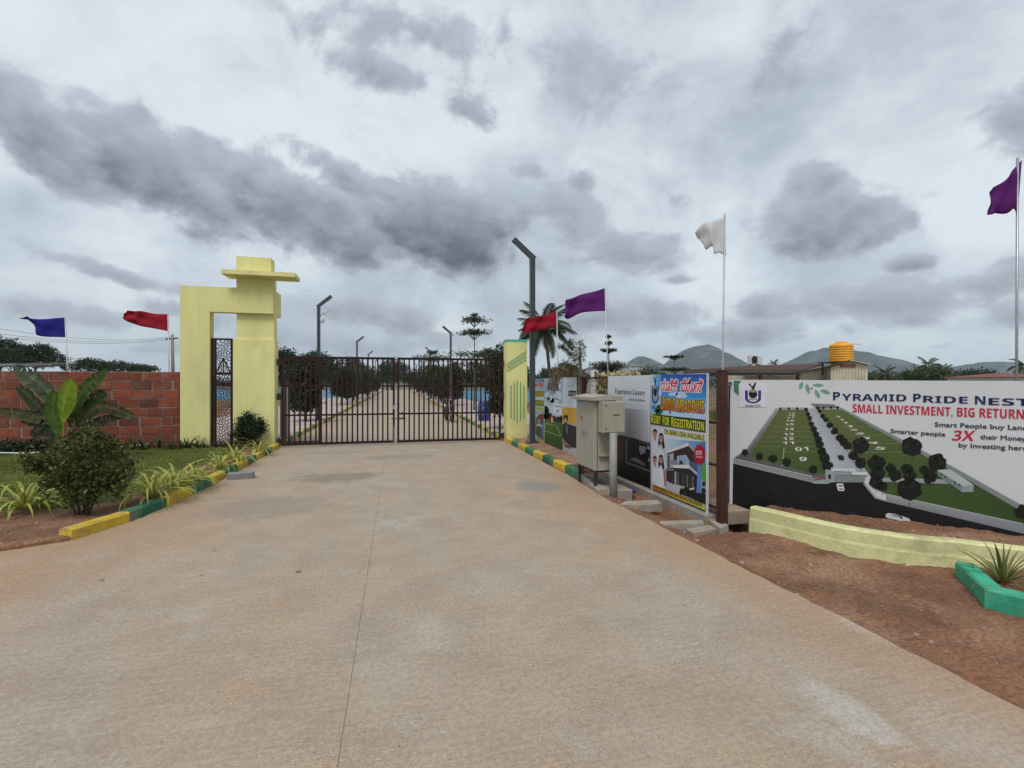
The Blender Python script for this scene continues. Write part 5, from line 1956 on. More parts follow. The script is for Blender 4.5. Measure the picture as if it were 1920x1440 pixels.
planter = thing('planter_kerb', 'teal painted planter kerb holding a spiky plant at the right edge', 'planter', (4.3, 2.7, -.1))
outer = [G(1791, 1087, -.1), G(1846, 1143, -.1), G(1925, 1163, -.1), G(2080, 1200, -.1)]
mb = MB()
zt_ = .062
for i in range(3):
    a, b = outer[i], outer[i + 1]
    d = (b - a).normalized()
    n2 = Vector((-d.y, d.x, 0))
    if n2.dot(a) < 0:
        n2 = -n2
    sh = .0 if i == 0 else .02
    A0, B0 = a.copy(), b.copy()
    da = Vector((0, 0, 0))
    mb_ = MB()
    sg = 6
    wd = .13
    for k in range(sg + 1):
        p = A0.lerp(B0, k / sg)
        for (x, z) in ((-.02, -.3), (0, -.1), (.002 + random.uniform(-.003, .003), zt_ - .015), (.014, zt_ + random.uniform(-.003, .003)), (wd - .012, zt_), (wd, zt_ - .015), (wd + .01, -.3)):
            mb_.v.append((p.x + n2.x * x, p.y + n2.y * x, z))
    for k in range(sg):
        for l in range(6):
            mb_.f.append((k * 7 + l, k * 7 + l + 1, (k + 1) * 7 + l + 1, (k + 1) * 7 + l))
            mb_.mi.append(0)
    mb_.f += [tuple(range(6, -1, -1)), tuple(sg * 7 + i_ for i_ in range(7))]
    mb_.mi += [0, 0]
    part('kerb_stone', mb_, M['teal'], planter)
mb = MB()
pin = [G(1815, 1066, -.0), G(1856, 1100, .0), G(1935, 1118, .0), G(2080, 1150, 0), G(2080, 1080, 0), G(1920, 1068, 0)]
for p in pin:
    p.z = -.012
mb.prism(pin, (0, 0, -.15))
part('soil_fill', mb, M['soil'], planter)

mb = MB()
for i in range(70):
    u, v = 3.1 + 3.2 * random.random() ** 1.3, random.uniform(1.0, 4.6)
    a = random.uniform(0, 6.28)
    L = random.uniform(.03, .16)
    z = float(soil_r(np.array(u), np.array(v))) + .006
    mb.tube([(u, v, z), (u + L * .5 * math.cos(a) + .01, v + L * .5 * math.sin(a), z + .006), (u + L * math.cos(a), v + L * math.sin(a), z)], .0025, 4)
setting('twigs', mb, M['stick'], kind='stuff')

# ------------------------------------------------------------------ flags
M['flag_blue'] = cloth_mat('blue_flag_cloth', (.014, .014, .27), (.012, .012, .22))
M['flag_red'] = cloth_mat('red_flag_cloth', (.40, .007, .028), (.34, .006, .022))
M['flag_purple'] = cloth_mat('purple_flag_cloth', (.15, .013, .20), (.12, .011, .16))
M['flag_white'] = cloth_mat('white_flag_cloth', (.78, .78, .79), (.72, .72, .73))


def flag(label, Z, pole, top, bot, m, base_z=-.02, r=.014, tip=None, ph=0.0, amp=.06, pm='pole_white', hang=False):
    """pole: ((x,y) at top, x at foot); top/bot: cloth edges from pole to fly in photo pixels"""
    P0 = PD(pole[0][0], pole[0][1], Z)
    foot = PD(pole[1], pole[2], Z)
    t_ = (P0.z - base_z) / (P0.z - foot.z) if abs(P0.z - foot.z) > 1e-3 else 1
    P1 = P0 + (foot - P0) * t_
    t = thing('flag', label, 'flag', P1, 'flags on thin poles around the entrance')
    mb = MB()
    mb.tube([P1, P0], r, 8)
    part('pole', mb, M[pm], t, smooth=True)
    fw = Vector((SA, CA, 0))
    nx, ny = 26, 12

    def along(pts, s):
        g = s * (len(pts) - 1)
        k = min(int(g), len(pts) - 2)
        f = g - k
        # Catmull-Rom so that the edge is not a polyline
        p_ = [pts[max(k - 1, 0)], pts[k], pts[k + 1], pts[min(k + 2, len(pts) - 1)]]
        return tuple(.5 * (2 * p_[1][c] + (p_[2][c] - p_[0][c]) * f + (2 * p_[0][c] - 5 * p_[1][c] + 4 * p_[2][c] - p_[3][c]) * f * f + (3 * p_[1][c] - p_[0][c] - 3 * p_[2][c] + p_[3][c]) * f ** 3) for c in (0, 1))
    mb = MB()
    for j in range(ny + 1):
        for i in range(nx + 1):
            s, v = i / nx, j / ny
            a, b = along(top, s), along(bot, s)
            x, y = a[0] + (b[0] - a[0]) * v, a[1] + (b[1] - a[1]) * v
            dp = amp * s ** .7 * (math.sin(s * 7.5 + v * 1.8 + ph) + .5 * math.sin(s * 15 - v * 4 + ph * 2) + .35 * math.sin(v * 9 + s * 5 + ph))
            mb.v.append(tuple(PD(x, y, Z) + fw * dp))
    for j in range(ny):
        for i in range(nx):
            k = j * (nx + 1) + i
            mb.f.append((k, k + 1, k + nx + 2, k + nx + 1))
            mb.mi.append(0)
    o = part('cloth', mb, M[m], t, smooth=True)
    md = o.modifiers.new('thickness', 'SOLIDIFY')
    md.thickness = .002
    return t


flag('dark blue flag on a thin pole behind the brick wall', 11.2, ((122, 594), 127, 700), [(122, 595), (105, 596), (85, 598), (64, 598), (52, 593), (31, 597)], [(123, 632), (105, 632), (82, 631), (68, 626), (63, 612), (60, 599)], 'flag_blue', -.2, .014, ph=.3, pm='steel')
flag('red flag left of the yellow arch, beside the far power pole', 11.6, ((315, 588), 317, 700), [(315, 589), (290, 588), (270, 584), (252, 583), (238, 582)], [(315, 621), (290, 616), (262, 611), (240, 604), (230, 596)], 'flag_red', -.2, .014, ph=1.3)
flag('red flag in front of the coconut palm beside the nearest lamp', 11.7, ((1044, 582), 1046, 705), [(1043, 583), (1025, 590), (1008, 594), (990, 596), (985, 602)], [(1044, 612), (1025, 617), (1005, 620), (988, 625), (978, 622)], 'flag_red', -.02, .014, ph=2.1)
flag('wide purple flag above the Experience Luxury banner', 9.3, ((1134, 539), 1140, 705), [(1134, 540), (1115, 546), (1090, 552), (1072, 560), (1060, 563), (1066, 572)], [(1136, 583), (1115, 584), (1090, 587), (1070, 596), (1062, 597), (1058, 594)], 'flag_purple', -.02, .012, ph=.9, pm='steel')
flag('torn white flag on the tall pole left of the wide hoarding', 6.3, ((1359, 401), 1355, 700), [(1360, 406), (1345, 411), (1332, 414), (1318, 418), (1304, 434), (1308, 440)], [(1361, 479), (1348, 474), (1338, 476), (1335, 462), (1326, 466), (1318, 452)], 'flag_white', -.02, .011, ph=.2, amp=.035)
flag('dark purple flag drooping from the tall pole at the right edge', 5.5, ((1908, 296), 1906, 712), [(1916, 300), (1905, 312), (1892, 325), (1882, 340), (1866, 350), (1856, 360)], [(1908, 409), (1900, 392), (1888, 400), (1872, 398), (1860, 402), (1848, 404)], 'flag_purple', -.02, .013, ph=1.9, amp=.03, pm='steel')

# ------------------------------------------------------------------ plants
def leaf_cloud(name, pts, size, c1, c2, aspect=.5, flat=0.0, jit=.35, c3=None, p3=0.0):
    """many small bent leaves at the given points"""
    pts = np.asarray(pts, float)
    n = len(pts)
    a = NR.normal(0, 1, (n, 3))
    a[:, 2] *= (1 - flat)
    a /= np.linalg.norm(a, axis=1, keepdims=True)
    b = NR.normal(0, 1, (n, 3))
    if flat:
        b[:, 2] = b[:, 2] * (1 - flat)
    b -= a * (a * b).sum(1, keepdims=True)
    b /= np.linalg.norm(b, axis=1, keepdims=True)
    nn = np.cross(a, b)
    s = size * NR.uniform(1 - jit, 1 + jit, (n, 1))
    co = np.zeros((n, 4, 3))
    co[:, 0] = pts - a * s
    co[:, 1] = pts + b * s * aspect + nn * s * .18
    co[:, 2] = pts + a * s
    co[:, 3] = pts - b * s * aspect + nn * s * .18
    m = NR.uniform(0, 1, (n, 1))
    col = np.array([c1]) * (1 - m) + np.array([c2]) * m
    if c3 is not None:
        k = NR.uniform(0, 1, n) < p3
        col[k] = np.array(c3) * NR.uniform(.7, 1.2, (k.sum(), 1))
    return np_mesh(name, co.reshape(-1, 3), np.arange(n * 4).reshape(n, 4), M['leaf'], np.repeat(col, 4, 0))


def shell(c, r, n, inner=.55):
    """points in the outer part of an ellipsoid"""
    d = NR.normal(0, 1, (n, 3))
    d /= np.linalg.norm(d, axis=1, keepdims=True)
    return np.array(c) + d * np.array(r) * (NR.uniform(inner ** 3, 1, (n, 1)) ** (1 / 3))


def crown_pts(blobs, n, sprig=.16, per=14):
    """leaf positions grouped in sprigs over several ellipsoids"""
    vol = np.array([b[1][0] * b[1][1] + b[1][1] * b[1][2] for b in blobs])
    out = []
    for (c, r), k in zip(blobs, (vol / vol.sum() * n / per).astype(int) + 1):
        cs = shell(c, r, k)
        out.append((cs[:, None, :] + NR.normal(0, sprig, (k, per, 3))).reshape(-1, 3))
    return np.concatenate(out)


G1, G2, G3 = (.018, .032, .010), (.045, .068, .018), (.075, .095, .026)


def limbs(mb, base, blobs, r0, h0):
    base = Vector(base)
    top = base + Vector((random.uniform(-.1, .1) * h0, random.uniform(-.1, .1) * h0, h0))
    mb.tube([base + Vector((0, 0, -.2)), base + Vector((0, 0, .1)), base.lerp(top, .5) + Vector((random.uniform(-.04, .04) * h0, 0, 0)), top], [r0 * 1.4, r0, r0 * .85, r0 * .7], 8)
    for c, r in blobs:
        c = Vector(c)
        mid = top.lerp(c, .5) + Vector((0, 0, -.05 * h0))
        mb.tube([top - Vector((0, 0, r0)), mid, c], [r0 * .55, r0 * .35, r0 * .12], 6)


def tree(label, base, blobs, n, size, cols=(G1, G2), trunk=.12, h0=1.5, name='tree', cat='tree', group=None, sprig=.16, bark='bark', c3=None, p3=0.0, per=14):
    base = Vector(base)
    t = thing(name, label, cat, base, group)
    rel = [((c[0], c[1], c[2]), r) for c, r in blobs]
    mb = MB()
    limbs(mb, (0, 0, 0), rel, trunk, h0)
    part('trunk', mb, M[bark], t, smooth=True, local=True)
    place('crown', leaf_cloud('crown', crown_pts(rel, n, sprig, per), size, cols[0], cols[1], c3=c3, p3=p3), t)
    return t


def copy_tree(o, loc, rz, sc, label):
    c = o.copy()
    COL.objects.link(c)
    c.location = loc
    c.rotation_euler = (0, 0, rz)
    c.scale = (sc[0], sc[0], sc[1])
    c['label'] = label
    for ch in o.children:
        d = ch.copy()
        COL.objects.link(d)
        d.parent = c
    return c


# large foreground shrub
sb = G(158, 965, .05)
blobs = [((0, 0, .62), (.42, .42, .34)), ((-.28, .05, .58), (.26, .28, .26)), ((.30, 0, .56), (.26, .28, .24)), ((.05, .05, .88), (.26, .26, .16)), ((-.08, -.2, .40), (.32, .25, .2)), ((.20, .1, .36), (.3, .3, .2)),
         ((-.48, .0, .66), (.16, .16, .10)), ((.52, -.05, .44), (.15, .15, .14)), ((.02, .0, .24), (.22, .2, .14)), ((.16, .05, 1.0), (.10, .1, .07)), ((-.2, 0, .86), (.14, .14, .10)), ((.34, .05, .82), (.12, .12, .12))]
t = thing('shrub', 'large dark bushy shrub with reddish tips standing in front of the lawn', 'shrub', sb)
mb = MB()
for i in range(9):
    a = i * .7
    c = blobs[i][0]
    mb.tube([(.03 * math.cos(a), .03 * math.sin(a), -.1), (.25 * c[0] + .04 * math.cos(a), .25 * c[1] + .04 * math.sin(a), .2), c], [.016, .012, .005], 6)
part('stem', mb, M['bark'], t, smooth=True, local=True)
blobs = [((c[0] * .78, c[1] * .85, c[2] * .95), tuple(q * .86 for q in r)) for c, r in blobs]
for i in range(34):
    d_ = NR.normal(0, 1, 3)
    d_ /= np.linalg.norm(d_)
    d_[2] = d_[2] * .8 + .1
    blobs.append(((d_[0] * random.uniform(.30, .48), d_[1] * .42, .60 + d_[2] * random.uniform(.30, .46)), (.07, .07, .08)))
P = crown_pts(blobs, 6600, .034, 13)
place('crown', leaf_cloud('crown', P, .025, (.016, .034, .009), (.09, .125, .026), .48, c3=(.13, .06, .024), p3=.05), t)
Pt = P[(P[:, 2] > .76) | (P[:, 0] < -.34)]
place('leaves', leaf_cloud('leaves', Pt[NR.integers(0, len(Pt), 700)] + NR.normal(0, .025, (700, 3)) + np.array([0, 0, .02]), .022, (.15, .06, .03), (.10, .085, .022), .42), t)

# shrub by the arch
sb = G(468, 838, .08)
blobs = [((0, 0, .42), (.30, .28, .26)), ((-.12, 0, .6), (.2, .2, .14)), ((.15, 0, .52), (.2, .2, .16)), ((-.2, 0, .3), (.2, .2, .15)), ((.0, 0, .75), (.10, .1, .08))]
t = thing('shrub', 'small dark green shrub at the foot of the yellow arch', 'shrub', sb)
mb = MB()
for c, r in blobs:
    mb.tube([(0, 0, -.1), (c[0] * .4, c[1] * .4, .2), c], [.014, .01, .005], 6)
part('stem', mb, M['bark'], t, smooth=True, local=True)
place('crown', leaf_cloud('crown', crown_pts(blobs, 4200, .045, 12), .026, (.012, .024, .008), (.04, .06, .018), .5, c3=(.09, .05, .02), p3=.05), t)


# strap-leaved clumps: every blade is a part
def blade_mesh(name, L, w, curve, cm, ce, droop=0.0, fold=.15):
    n = 7
    co, col, fs = [], [], []
    for i in range(n + 1):
        s = i / n
        ang = math.pi / 2 - curve * s * s - droop * s
        if i == 0:
            p = [0.0, 0.0]
        else:
            p = [p[0] + L / n * math.cos(ang), p[1] + L / n * math.sin(ang)]
        wd = w * (1 - s ** 2.2) * min(1, .45 + s * 3)
        nx, nz = -math.sin(ang), math.cos(ang)
        for k, c in ((-1, ce), (0, cm), (1, ce)):
            lift = fold * wd * abs(k)
            co.append((p[0] + nx * lift, k * wd, p[1] + nz * lift))
            col.append(c)
    for i in range(n):
        for k in range(2):
            fs.append((i * 3 + k, i * 3 + k + 1, (i + 1) * 3 + k + 1, (i + 1) * 3 + k))
    return np_mesh(name, np.array(co), np.array(fs), M['leaf'], np.array(col), True)


SPI = [blade_mesh('leaf', .62, .017, 1.75 + .4 * i, (.15, .20, .026), (.52, .52, .13)) for i in range(4)]
AGA = [blade_mesh('leaf', .45, .026, .5 + .35 * i, (.022, .045, .016), (.035, .06, .022)) for i in range(3)]
YUC = [blade_mesh('leaf', .55, .020, .45 + .25 * i, (.07, .10, .03), (.22, .20, .06)) for i in range(3)]


def clump(label, p, n, meshes, sc=1.0, name='spider_plant', cat='plant', group=None, tilt=(.1, 1.05)):
    t = thing(name, label, cat, p, group)
    for i in range(n):
        a = i * 2.39996 + random.uniform(-.3, .3)
        tl = tilt[0] + (tilt[1] - tilt[0]) * ((i + .5) / n) ** .8
        s = sc * random.uniform(.75, 1.15)
        place('leaf', random.choice(meshes), t, (.015 * math.cos(a), .015 * math.sin(a), -.01), (random.uniform(-.2, .2), tl, a), (s, s, s))
    return t


for (x, y, s, n, lab) in ((45, 955, 1.1, 44, 'yellow green spider plant at the left edge in front of the lawn'), (287, 935, 1.1, 46, 'wide spider plant hanging over the kerb just right of the big shrub'),
                          (327, 918, 1.1, 44, 'spider plant behind the kerb, second from the big shrub'), (368, 905, .9, 34, 'small spider plant behind the kerb, third from the big shrub'),
                          (412, 880, .95, 36, 'spider plant beside the kerb above the loose grey block'), (440, 866, 1.05, 38, 'spider plant beside the kerb, fifth from the big shrub'),
                          (484, 848, .95, 32, 'spider plant in front of the small shrub near the gate'), (352, 908, .8, 24, 'little spider plant squeezed between two larger ones at the kerb')):
    clump(lab, G(x, y, .09), n, SPI, s, group='spider plants along the lawn kerb')
clump('spiky yellowish plant growing inside the teal planter', G(1880, 1090, .0), 26, YUC, .72, 'yucca', tilt=(.1, 1.2))
strap = [(228, .9), (250, 1.0), (272, .95), (296, .9), (318, .85), (352, 1.05), (372, .8), (205, .8), (338, .7), (386, .6), (408, .6)]
for k, (x, s) in enumerate(strap):
    p = PV(x, 700, 12.45 + .2 * (k % 2) if x < 340 else 12.55)
    p.z = .07
    labs = ['dark strap-leaved plant at the wall foot left of the arch, %s' % w for w in ('far left of its row', 'second of its row', 'third of its row', 'fourth of its row', 'fifth of its row')]
    lab = {228: 'dark strap-leaved plant at the wall foot, second in its row from the banana plant', 250: 'dark strap-leaved plant at the wall foot, third in its row from the banana plant', 272: 'dark strap-leaved plant at the wall foot, fourth in its row from the banana plant',
           296: 'dark strap-leaved plant at the wall foot, fifth in its row from the banana plant', 318: 'dark strap-leaved plant at the brick wall end, last before the arch', 352: 'tall strap-leaved plant with upright blade at the foot of the arch leg',
           372: 'low strap-leaved plant in front of the middle of the arch leg', 205: 'dark strap-leaved plant at the wall foot right behind the banana plant', 338: 'small strap-leaved plant where brick wall and arch meet',
           386: 'tiny strap-leaved plant beside the dark metal screen on its left', 408: 'tiny strap-leaved plant in front of the dark metal screen'}[x]
    clump(lab, p, 13, AGA, s, 'strap_plant', 'plant', 'strap-leaved plants along the wall', (.1, .95))
# low dark bushes on the far left along the wall
for k, x in enumerate((-40, 5, 45, 85, 150, 185)):
    p = PV(x, 700, 12.5)
    p.z = .05
    bl = [((0, 0, .14), (.30, .2, .14)), ((.15, 0, .2), (.18, .15, .1)), ((-.15, 0, .18), (.16, .15, .1))]
    t = thing('low_bush', ['low dark bush beyond the left edge at the brick wall foot', 'low dark bush at the left edge of the brick wall foot', 'low dark bush at the wall foot, second from the left edge', 'low dark bush at the wall foot left of the banana plant',
                           'low dark bush at the wall foot under the banana plant', 'low dark bush at the wall foot right of the banana plant'][k], 'bush', p, 'low bushes along the wall')
    place('crown', leaf_cloud('crown', crown_pts(bl, 900, .05, 9), .032, (.014, .03, .010), (.035, .06, .018), .5), t)
# ground litter plants in front of the screen
p = PV(430, 700, 12.6)
p.z = .06
t = thing('low_bush', 'reddish brown low creeper at the foot of the dark metal screen', 'bush', p)
place('crown', leaf_cloud('crown', crown_pts([((0, 0, .08), (.35, .15, .10)), ((.4, 0, .06), (.3, .15, .08))], 900, .04, 9), .025, (.05, .035, .015), (.10, .05, .025), .5), t)


# banana-like plant (traveller's palm), every leaf a part
def big_leaf(name, pts, wid, col, col2, tear=.0, rg=None):
    """pts: midrib points (local), wid: half width, blade folded along the midrib and torn into strips"""
    rg = rg or random
    pts = [Vector(p) for p in pts]
    n = 22
    co, cl, fs = [], [], []

    def at(s):
        g = s * (len(pts) - 1)
        k = min(int(g), len(pts) - 2)
        f = g - k
        p_ = [pts[max(k - 1, 0)], pts[k], pts[k + 1], pts[min(k + 2, len(pts) - 1)]]
        return .5 * (2 * p_[1] + (p_[2] - p_[0]) * f + (2 * p_[0] - 5 * p_[1] + 4 * p_[2] - p_[3]) * f * f + (3 * p_[1] - p_[0] - 3 * p_[2] + p_[3]) * f ** 3)
    st = .36
    view = Vector((SA, CA, 0))
    for i in range(n):
        s0, s1 = i / n, (i + 1) / n
        a, b = at(s0), at(s1)
        d = (b - a).normalized()
        side = d.cross(view).normalized()
        up = side.cross(d)
        def wdt(s):
            if s < st:
                return .012 * (1 - s) + .006
            x = (s - st) / (1 - st)
            return wid * max(.02, (math.sin(math.pi * min(1, x * .92 + .06)) ** .55))
        for sg in (-1, 1):
            gap = .12 if (tear and rg.random() < tear and s0 > st) else 0
            dr = rg.uniform(.05, .5) * (1 if tear else .3)
            bi = len(co)
            w0, w1 = wdt(s0), wdt(s1)
            e0 = a.lerp(b, gap)
            tw = rg.uniform(-.25, .25) * tear
            for q_, w_ in ((e0, w0), (b, w1)):
                co.append(tuple(q_))
                co.append(tuple(q_ + side * sg * w_ * .55 + up * w_ * (.18 + tw)))
                co.append(tuple(q_ + side * sg * w_ + up * w_ * (.12 - dr * .5 + tw * 1.6) + d * w_ * .25))
            k = rg.uniform(.8, 1.2)
            c = [tuple(x * k for x in col), tuple(x * k for x in col2), tuple(x * k * .9 for x in col2)]
            cl += c + c
            fs += [(bi, bi + 1, bi + 4, bi + 3), (bi + 1, bi + 2, bi + 5, bi + 4)]
    return np_mesh(name, np.array(co), np.array(fs), M['leaf'], np.array(cl), True)


bz = 9.4
bb = PD(122, 862, bz)
bb.z = .06
t = thing('banana_plant', 'tall banana-like plant with torn broad leaves in front of the brick wall', 'plant', bb)
px = lambda x, y, dzv=0: PD(x, y, bz + dzv) - bb
LG = [
    ([(122, 858), (114, 780), (80, 728), (28, 688)], .17, (.12, .15, .085), (.09, .12, .065), .6, -.1),
    ([(124, 858), (131, 800), (152, 742), (200, 693)], .15, (.055, .10, .016), (.05, .085, .015), .4, .1),
    ([(122, 850), (118, 790), (123, 752), (135, 712)], .19, (.16, .27, .018), (.14, .235, .016), .0, -.35),
    ([(120, 850), (108, 815), (101, 770), (106, 735)], .20, (.075, .15, .015), (.06, .12, .013), .0, -.2),
    ([(126, 860), (142, 798), (168, 752), (200, 738)], .13, (.04, .06, .015), (.035, .055, .013), .35, .15),
    ([(118, 860), (100, 798), (68, 783), (-4, 770)], .12, (.06, .065, .022), (.04, .05, .016), .6, .1),
    ([(128, 860), (146, 803), (186, 764), (252, 782)], .13, (.095, .075, .032), (.05, .06, .02), .6, .1),
    ([(118, 860), (104, 812), (78, 772), (32, 724)], .15, (.03, .05, .015), (.022, .04, .012), .45, .2),
    ([(120, 860), (110, 818), (72, 788), (40, 786)], .16, (.018, .032, .010), (.016, .03, .010), .5, .15),
    ([(120, 860), (108, 830), (84, 806), (60, 818)], .15, (.018, .032, .010), (.016, .03, .010), .5, .2),
    ([(126, 860), (150, 808), (190, 790), (234, 776)], .10, (.04, .05, .016), (.03, .04, .014), .5, .15),
]
for (pp, w_, ca, cb, tear, off) in LG:
    P = [px(x, y, off * (i / 3.0)) for i, (x, y) in enumerate(pp)]
    P[0].z = -.05
    place('leaf', big_leaf('leaf', P, w_, ca, cb, tear), t)

# garden hose on the lawn
hp = [(-70, 846), (0, 849), (40, 850), (66, 849), (110, 846), (165, 842), (228, 838), (262, 835), (292, 830), (312, 825), (325, 818)]
mb = MB()
mb.tube([G(x, y, .185) for x, y in hp], .017, 8)
whole('garden_hose', mb, M['hose'], 'pale garden hose lying across the lawn', 'hose', smooth=True, loc=G(262, 835, .135))

# ------------------------------------------------------------------ inside the gate
KT = [thing]
kt = []
for k in range(4):
    bl = [((0, 0, 1.5), (.62, .62, .95)), ((0, 0, .72), (.55, .55, .3)), ((.12, .1, 2.1), (.42, .42, .5)), ((-.15, 0, .9), (.55, .55, .45)), ((.1 * k - .15, -.1, 1.9), (.45, .45, .5))]
    if k == 3:
        bl = [((0, 0, 1.9), (.9, .9, .55)), ((0, 0, 1.0), (.7, .7, .4)), ((.4, .2, 2.2), (.55, .5, .35)), ((-.4, -.2, 1.8), (.5, .5, .4))]
    rows_ = [bl, 2600]
    kt.append((bl, 3000))
protos = {}
side_lab = {-1: 'left', 1: 'right'}
order = ['first', 'second', 'third', 'fourth', 'fifth', 'sixth', 'seventh', 'eighth', 'ninth', 'tenth', 'eleventh', 'twelfth', 'thirteenth', 'fourteenth', 'fifteenth', 'sixteenth', 'seventeenth', 'eighteenth']
for s in (-1, 1):
    vs = ([20.6, 35.5, 38.6, 42, 45.5, 49, 53, 57.5, 62, 67, 73, 80, 88, 97] if s < 0 else [15.6, 33, 36.2, 39.5, 43, 47, 51, 55.5, 60, 66, 73, 81, 90])
    for i, v in enumerate(vs):
        kind = 0 if i == 0 else (i * 7 + (s > 0) * 3) % 4
        u = s * (3.55 + .12 * ((i * 5) % 3))
        if s < 0 and i == 0:
            u = -3.55
        lab = '%s roadside tree behind the gate on the %s of the inner road' % (order[i], side_lab[s])
        sc = random.uniform(.9, 1.12)
        if kind not in protos:
            bl, n_l = kt[kind]
            protos[kind] = tree(lab, (u, v, .1), bl, 7000, .062, ((.015, .028, .008), (.055, .075, .020)), .06, .8 if kind < 3 else 1.4, 'roadside_tree', 'tree', 'roadside trees behind the gate', .09)
        else:
            copy_tree(protos[kind], (u, v, .1), random.uniform(0, 6.28), (sc * (1.0 if v < 40 else 1.15), sc * (1.0 if v < 40 else 1.1)), lab)


# tiered umbrella trees
def tiered(label, base, h, tiers, leafsize, n=900, cols=((.022, .038, .012), (.055, .075, .024)), bark='palebark'):
    t = thing('umbrella_tree', label, 'tree', base)
    mb = MB()
    mb.tube([(0, 0, -.2), (.03 * h / 5, 0, h * .5), (0, 0, h)], [.05 * h / 5, .035 * h / 5, .01], 7)
    P = []
    for (z, r, th) in tiers:
        nb = 7
        for k in range(nb):
            a = k * 2 * math.pi / nb + z
            rr_ = r * random.uniform(.65, 1.1)
            e = Vector((rr_ * math.cos(a), rr_ * math.sin(a), z + th * .3))
            mb.tube([(0, 0, z - .10 * r - .25 * r), e.lerp(Vector((0, 0, z)), .5), e], [.014 * h / 5 + .004, .010 * h / 5 + .003, .004], 5)
            m_ = int(n * r / nb)
            f = NR.uniform(.15, 1.05, (m_, 1))
            P.append(np.array([[0, 0, z]]) * (1 - f) + np.array([tuple(e)]) * f + NR.normal(0, 1, (m_, 3)) * np.array([.13 * r, .13 * r, th * .35]))
    part('trunk', mb, M[bark], t, smooth=True, local=True)
    place('crown', leaf_cloud('crown', np.concatenate(P), leafsize, *cols, flat=.5), t)
    return t


b = PD(889, 740, 27)
b.z = .1
tiered('tall thin tree with two leafy tiers rising above the right gate leaf', b, 5.35, [(4.3, 1.0, .2), (4.42, .55, .15), (5.0, .95, .2), (5.12, .5, .14), (5.32, .25, .14), (3.1, 1.5, .25), (2.5, 1.2, .3)], .065, 430)
b = PD(812, 740, 36)
b.z = .1
tiered('shorter tiered tree behind the gate left of the two-tiered tree', b, 3.9, [(2.6, 1.2, .4), (3.3, 1.4, .4), (3.8, .5, .2)], .075, 600)
b = PD(918, 740, 22)
b.z = .1
tiered('tiered tree behind the gate right of the two-tiered tree', b, 3.05, [(2.7, .9, .35), (2.2, .8, .3), (2.95, .4, .2)], .06, 600)
b = PD(1141, 740, 15)
b.z = 0
tiered('umbrella tree with flat dark tiers behind the purple flag pole', b, 3.15, [(2.15, .68, .14), (2.05, .5, .14), (1.95, .32, .12), (2.62, .28, .08), (2.85, .14, .07), (3.05, .10, .06)], .03, 1900)
b = PD(1265, 740, 21)
b.z = 0
tiered('small tiered umbrella tree in front of the hills', b, 2.85, [(2.2, .62, .10), (2.75, .42, .08)], .04, 1700)
b = PD(1195, 740, 24)
b.z = 0
tree('light green leafy tree top behind the white banner near the grey house', b, [((.5, 0, 1.9), (.55, .5, .45)), ((1.0, 0, 1.75), (.45, .4, .35))], 1500, .06, ((.04, .065, .018), (.075, .10, .03)), .05, 1.2)


# palms
def frond_mesh(name, L, droop, nl=38, ll=.5, col=((.02, .036, .012), (.055, .07, .022)), lw=.035, hang=.5):
    co, fs, cl = [], [], []
    N_ = 14
    rib = []
    p = Vector((0, 0, 0))
    for i in range(N_ + 1):
        s = i / N_
        ang = .15 - droop * s ** 1.4
        rib.append(p.copy())
        p = p + Vector((math.cos(ang), 0, math.sin(ang))) * (L / N_)
    def at(s):
        g = s * N_
        k = min(int(g), N_ - 1)
        return rib[k].lerp(rib[k + 1], g - k), (rib[k + 1] - rib[k]).normalized()
    for i in range(N_):
        b_ = len(co)
        w0, w1 = .03 * (1 - i / N_) + .006, .03 * (1 - (i + 1) / N_) + .006
        co += [tuple(rib[i] + Vector((0, -w0, 0))), tuple(rib[i] + Vector((0, w0, 0))), tuple(rib[i + 1] + Vector((0, w1, 0))), tuple(rib[i + 1] + Vector((0, -w1, 0)))]
        fs.append((b_, b_ + 1, b_ + 2, b_ + 3))
        cl += [col[1]] * 4
    for i in range(nl):
        s = .12 + .88 * (i + .5) / nl
        q_, d = at(s)
        l_ = ll * math.sin(math.pi * min(.97, .12 + .8 * s)) * random.uniform(.85, 1.1)
        for sg in (-1, 1):
            side = Vector((0, sg, 0)) * .8 + d * .55 + Vector((0, 0, -hang * random.uniform(.6, 1.3)))
            e = q_ + side.normalized() * l_ + Vector((0, 0, -hang * l_ * .35))
            m_ = q_.lerp(e, .5) + Vector((0, 0, .12 * l_))
            b_ = len(co)
            wv = d * lw
            co += [tuple(q_ - wv * .5), tuple(q_ + wv * .5), tuple(m_ + wv), tuple(e), tuple(m_ - wv)]
            k = random.random()
            c_ = tuple(a * (1 - k) + b * k for a, b in zip(*col))
            cl += [c_] * 5
            fs += [(b_, b_ + 1, b_ + 2, b_ + 4), (b_ + 4, b_ + 2, b_ + 3, b_ + 3)]
    f2 = np.array([f if f[2] != f[3] else (f[0], f[1], f[2], f[2]) for f in fs])
    me = bpy.data.meshes.new(name)
    me.from_pydata(co, [], [tuple(dict.fromkeys(f)) for f in fs])
    a = me.color_attributes.new('Col', 'FLOAT_COLOR', 'POINT')
    a.data.foreach_set('color', np.array([(*c, 1) for c in cl], np.float32).ravel())
    me.materials.append(M['leaf'])
    me.update()
    return me


FR = [frond_mesh('frond', 2.5, .9 + .35 * i, 40, .75, hang=.45) for i in range(4)]
FRB = [frond_mesh('frond', 2.5, 1.6, 34, .7, ((.09, .06, .03), (.12, .09, .04)), hang=.7)]


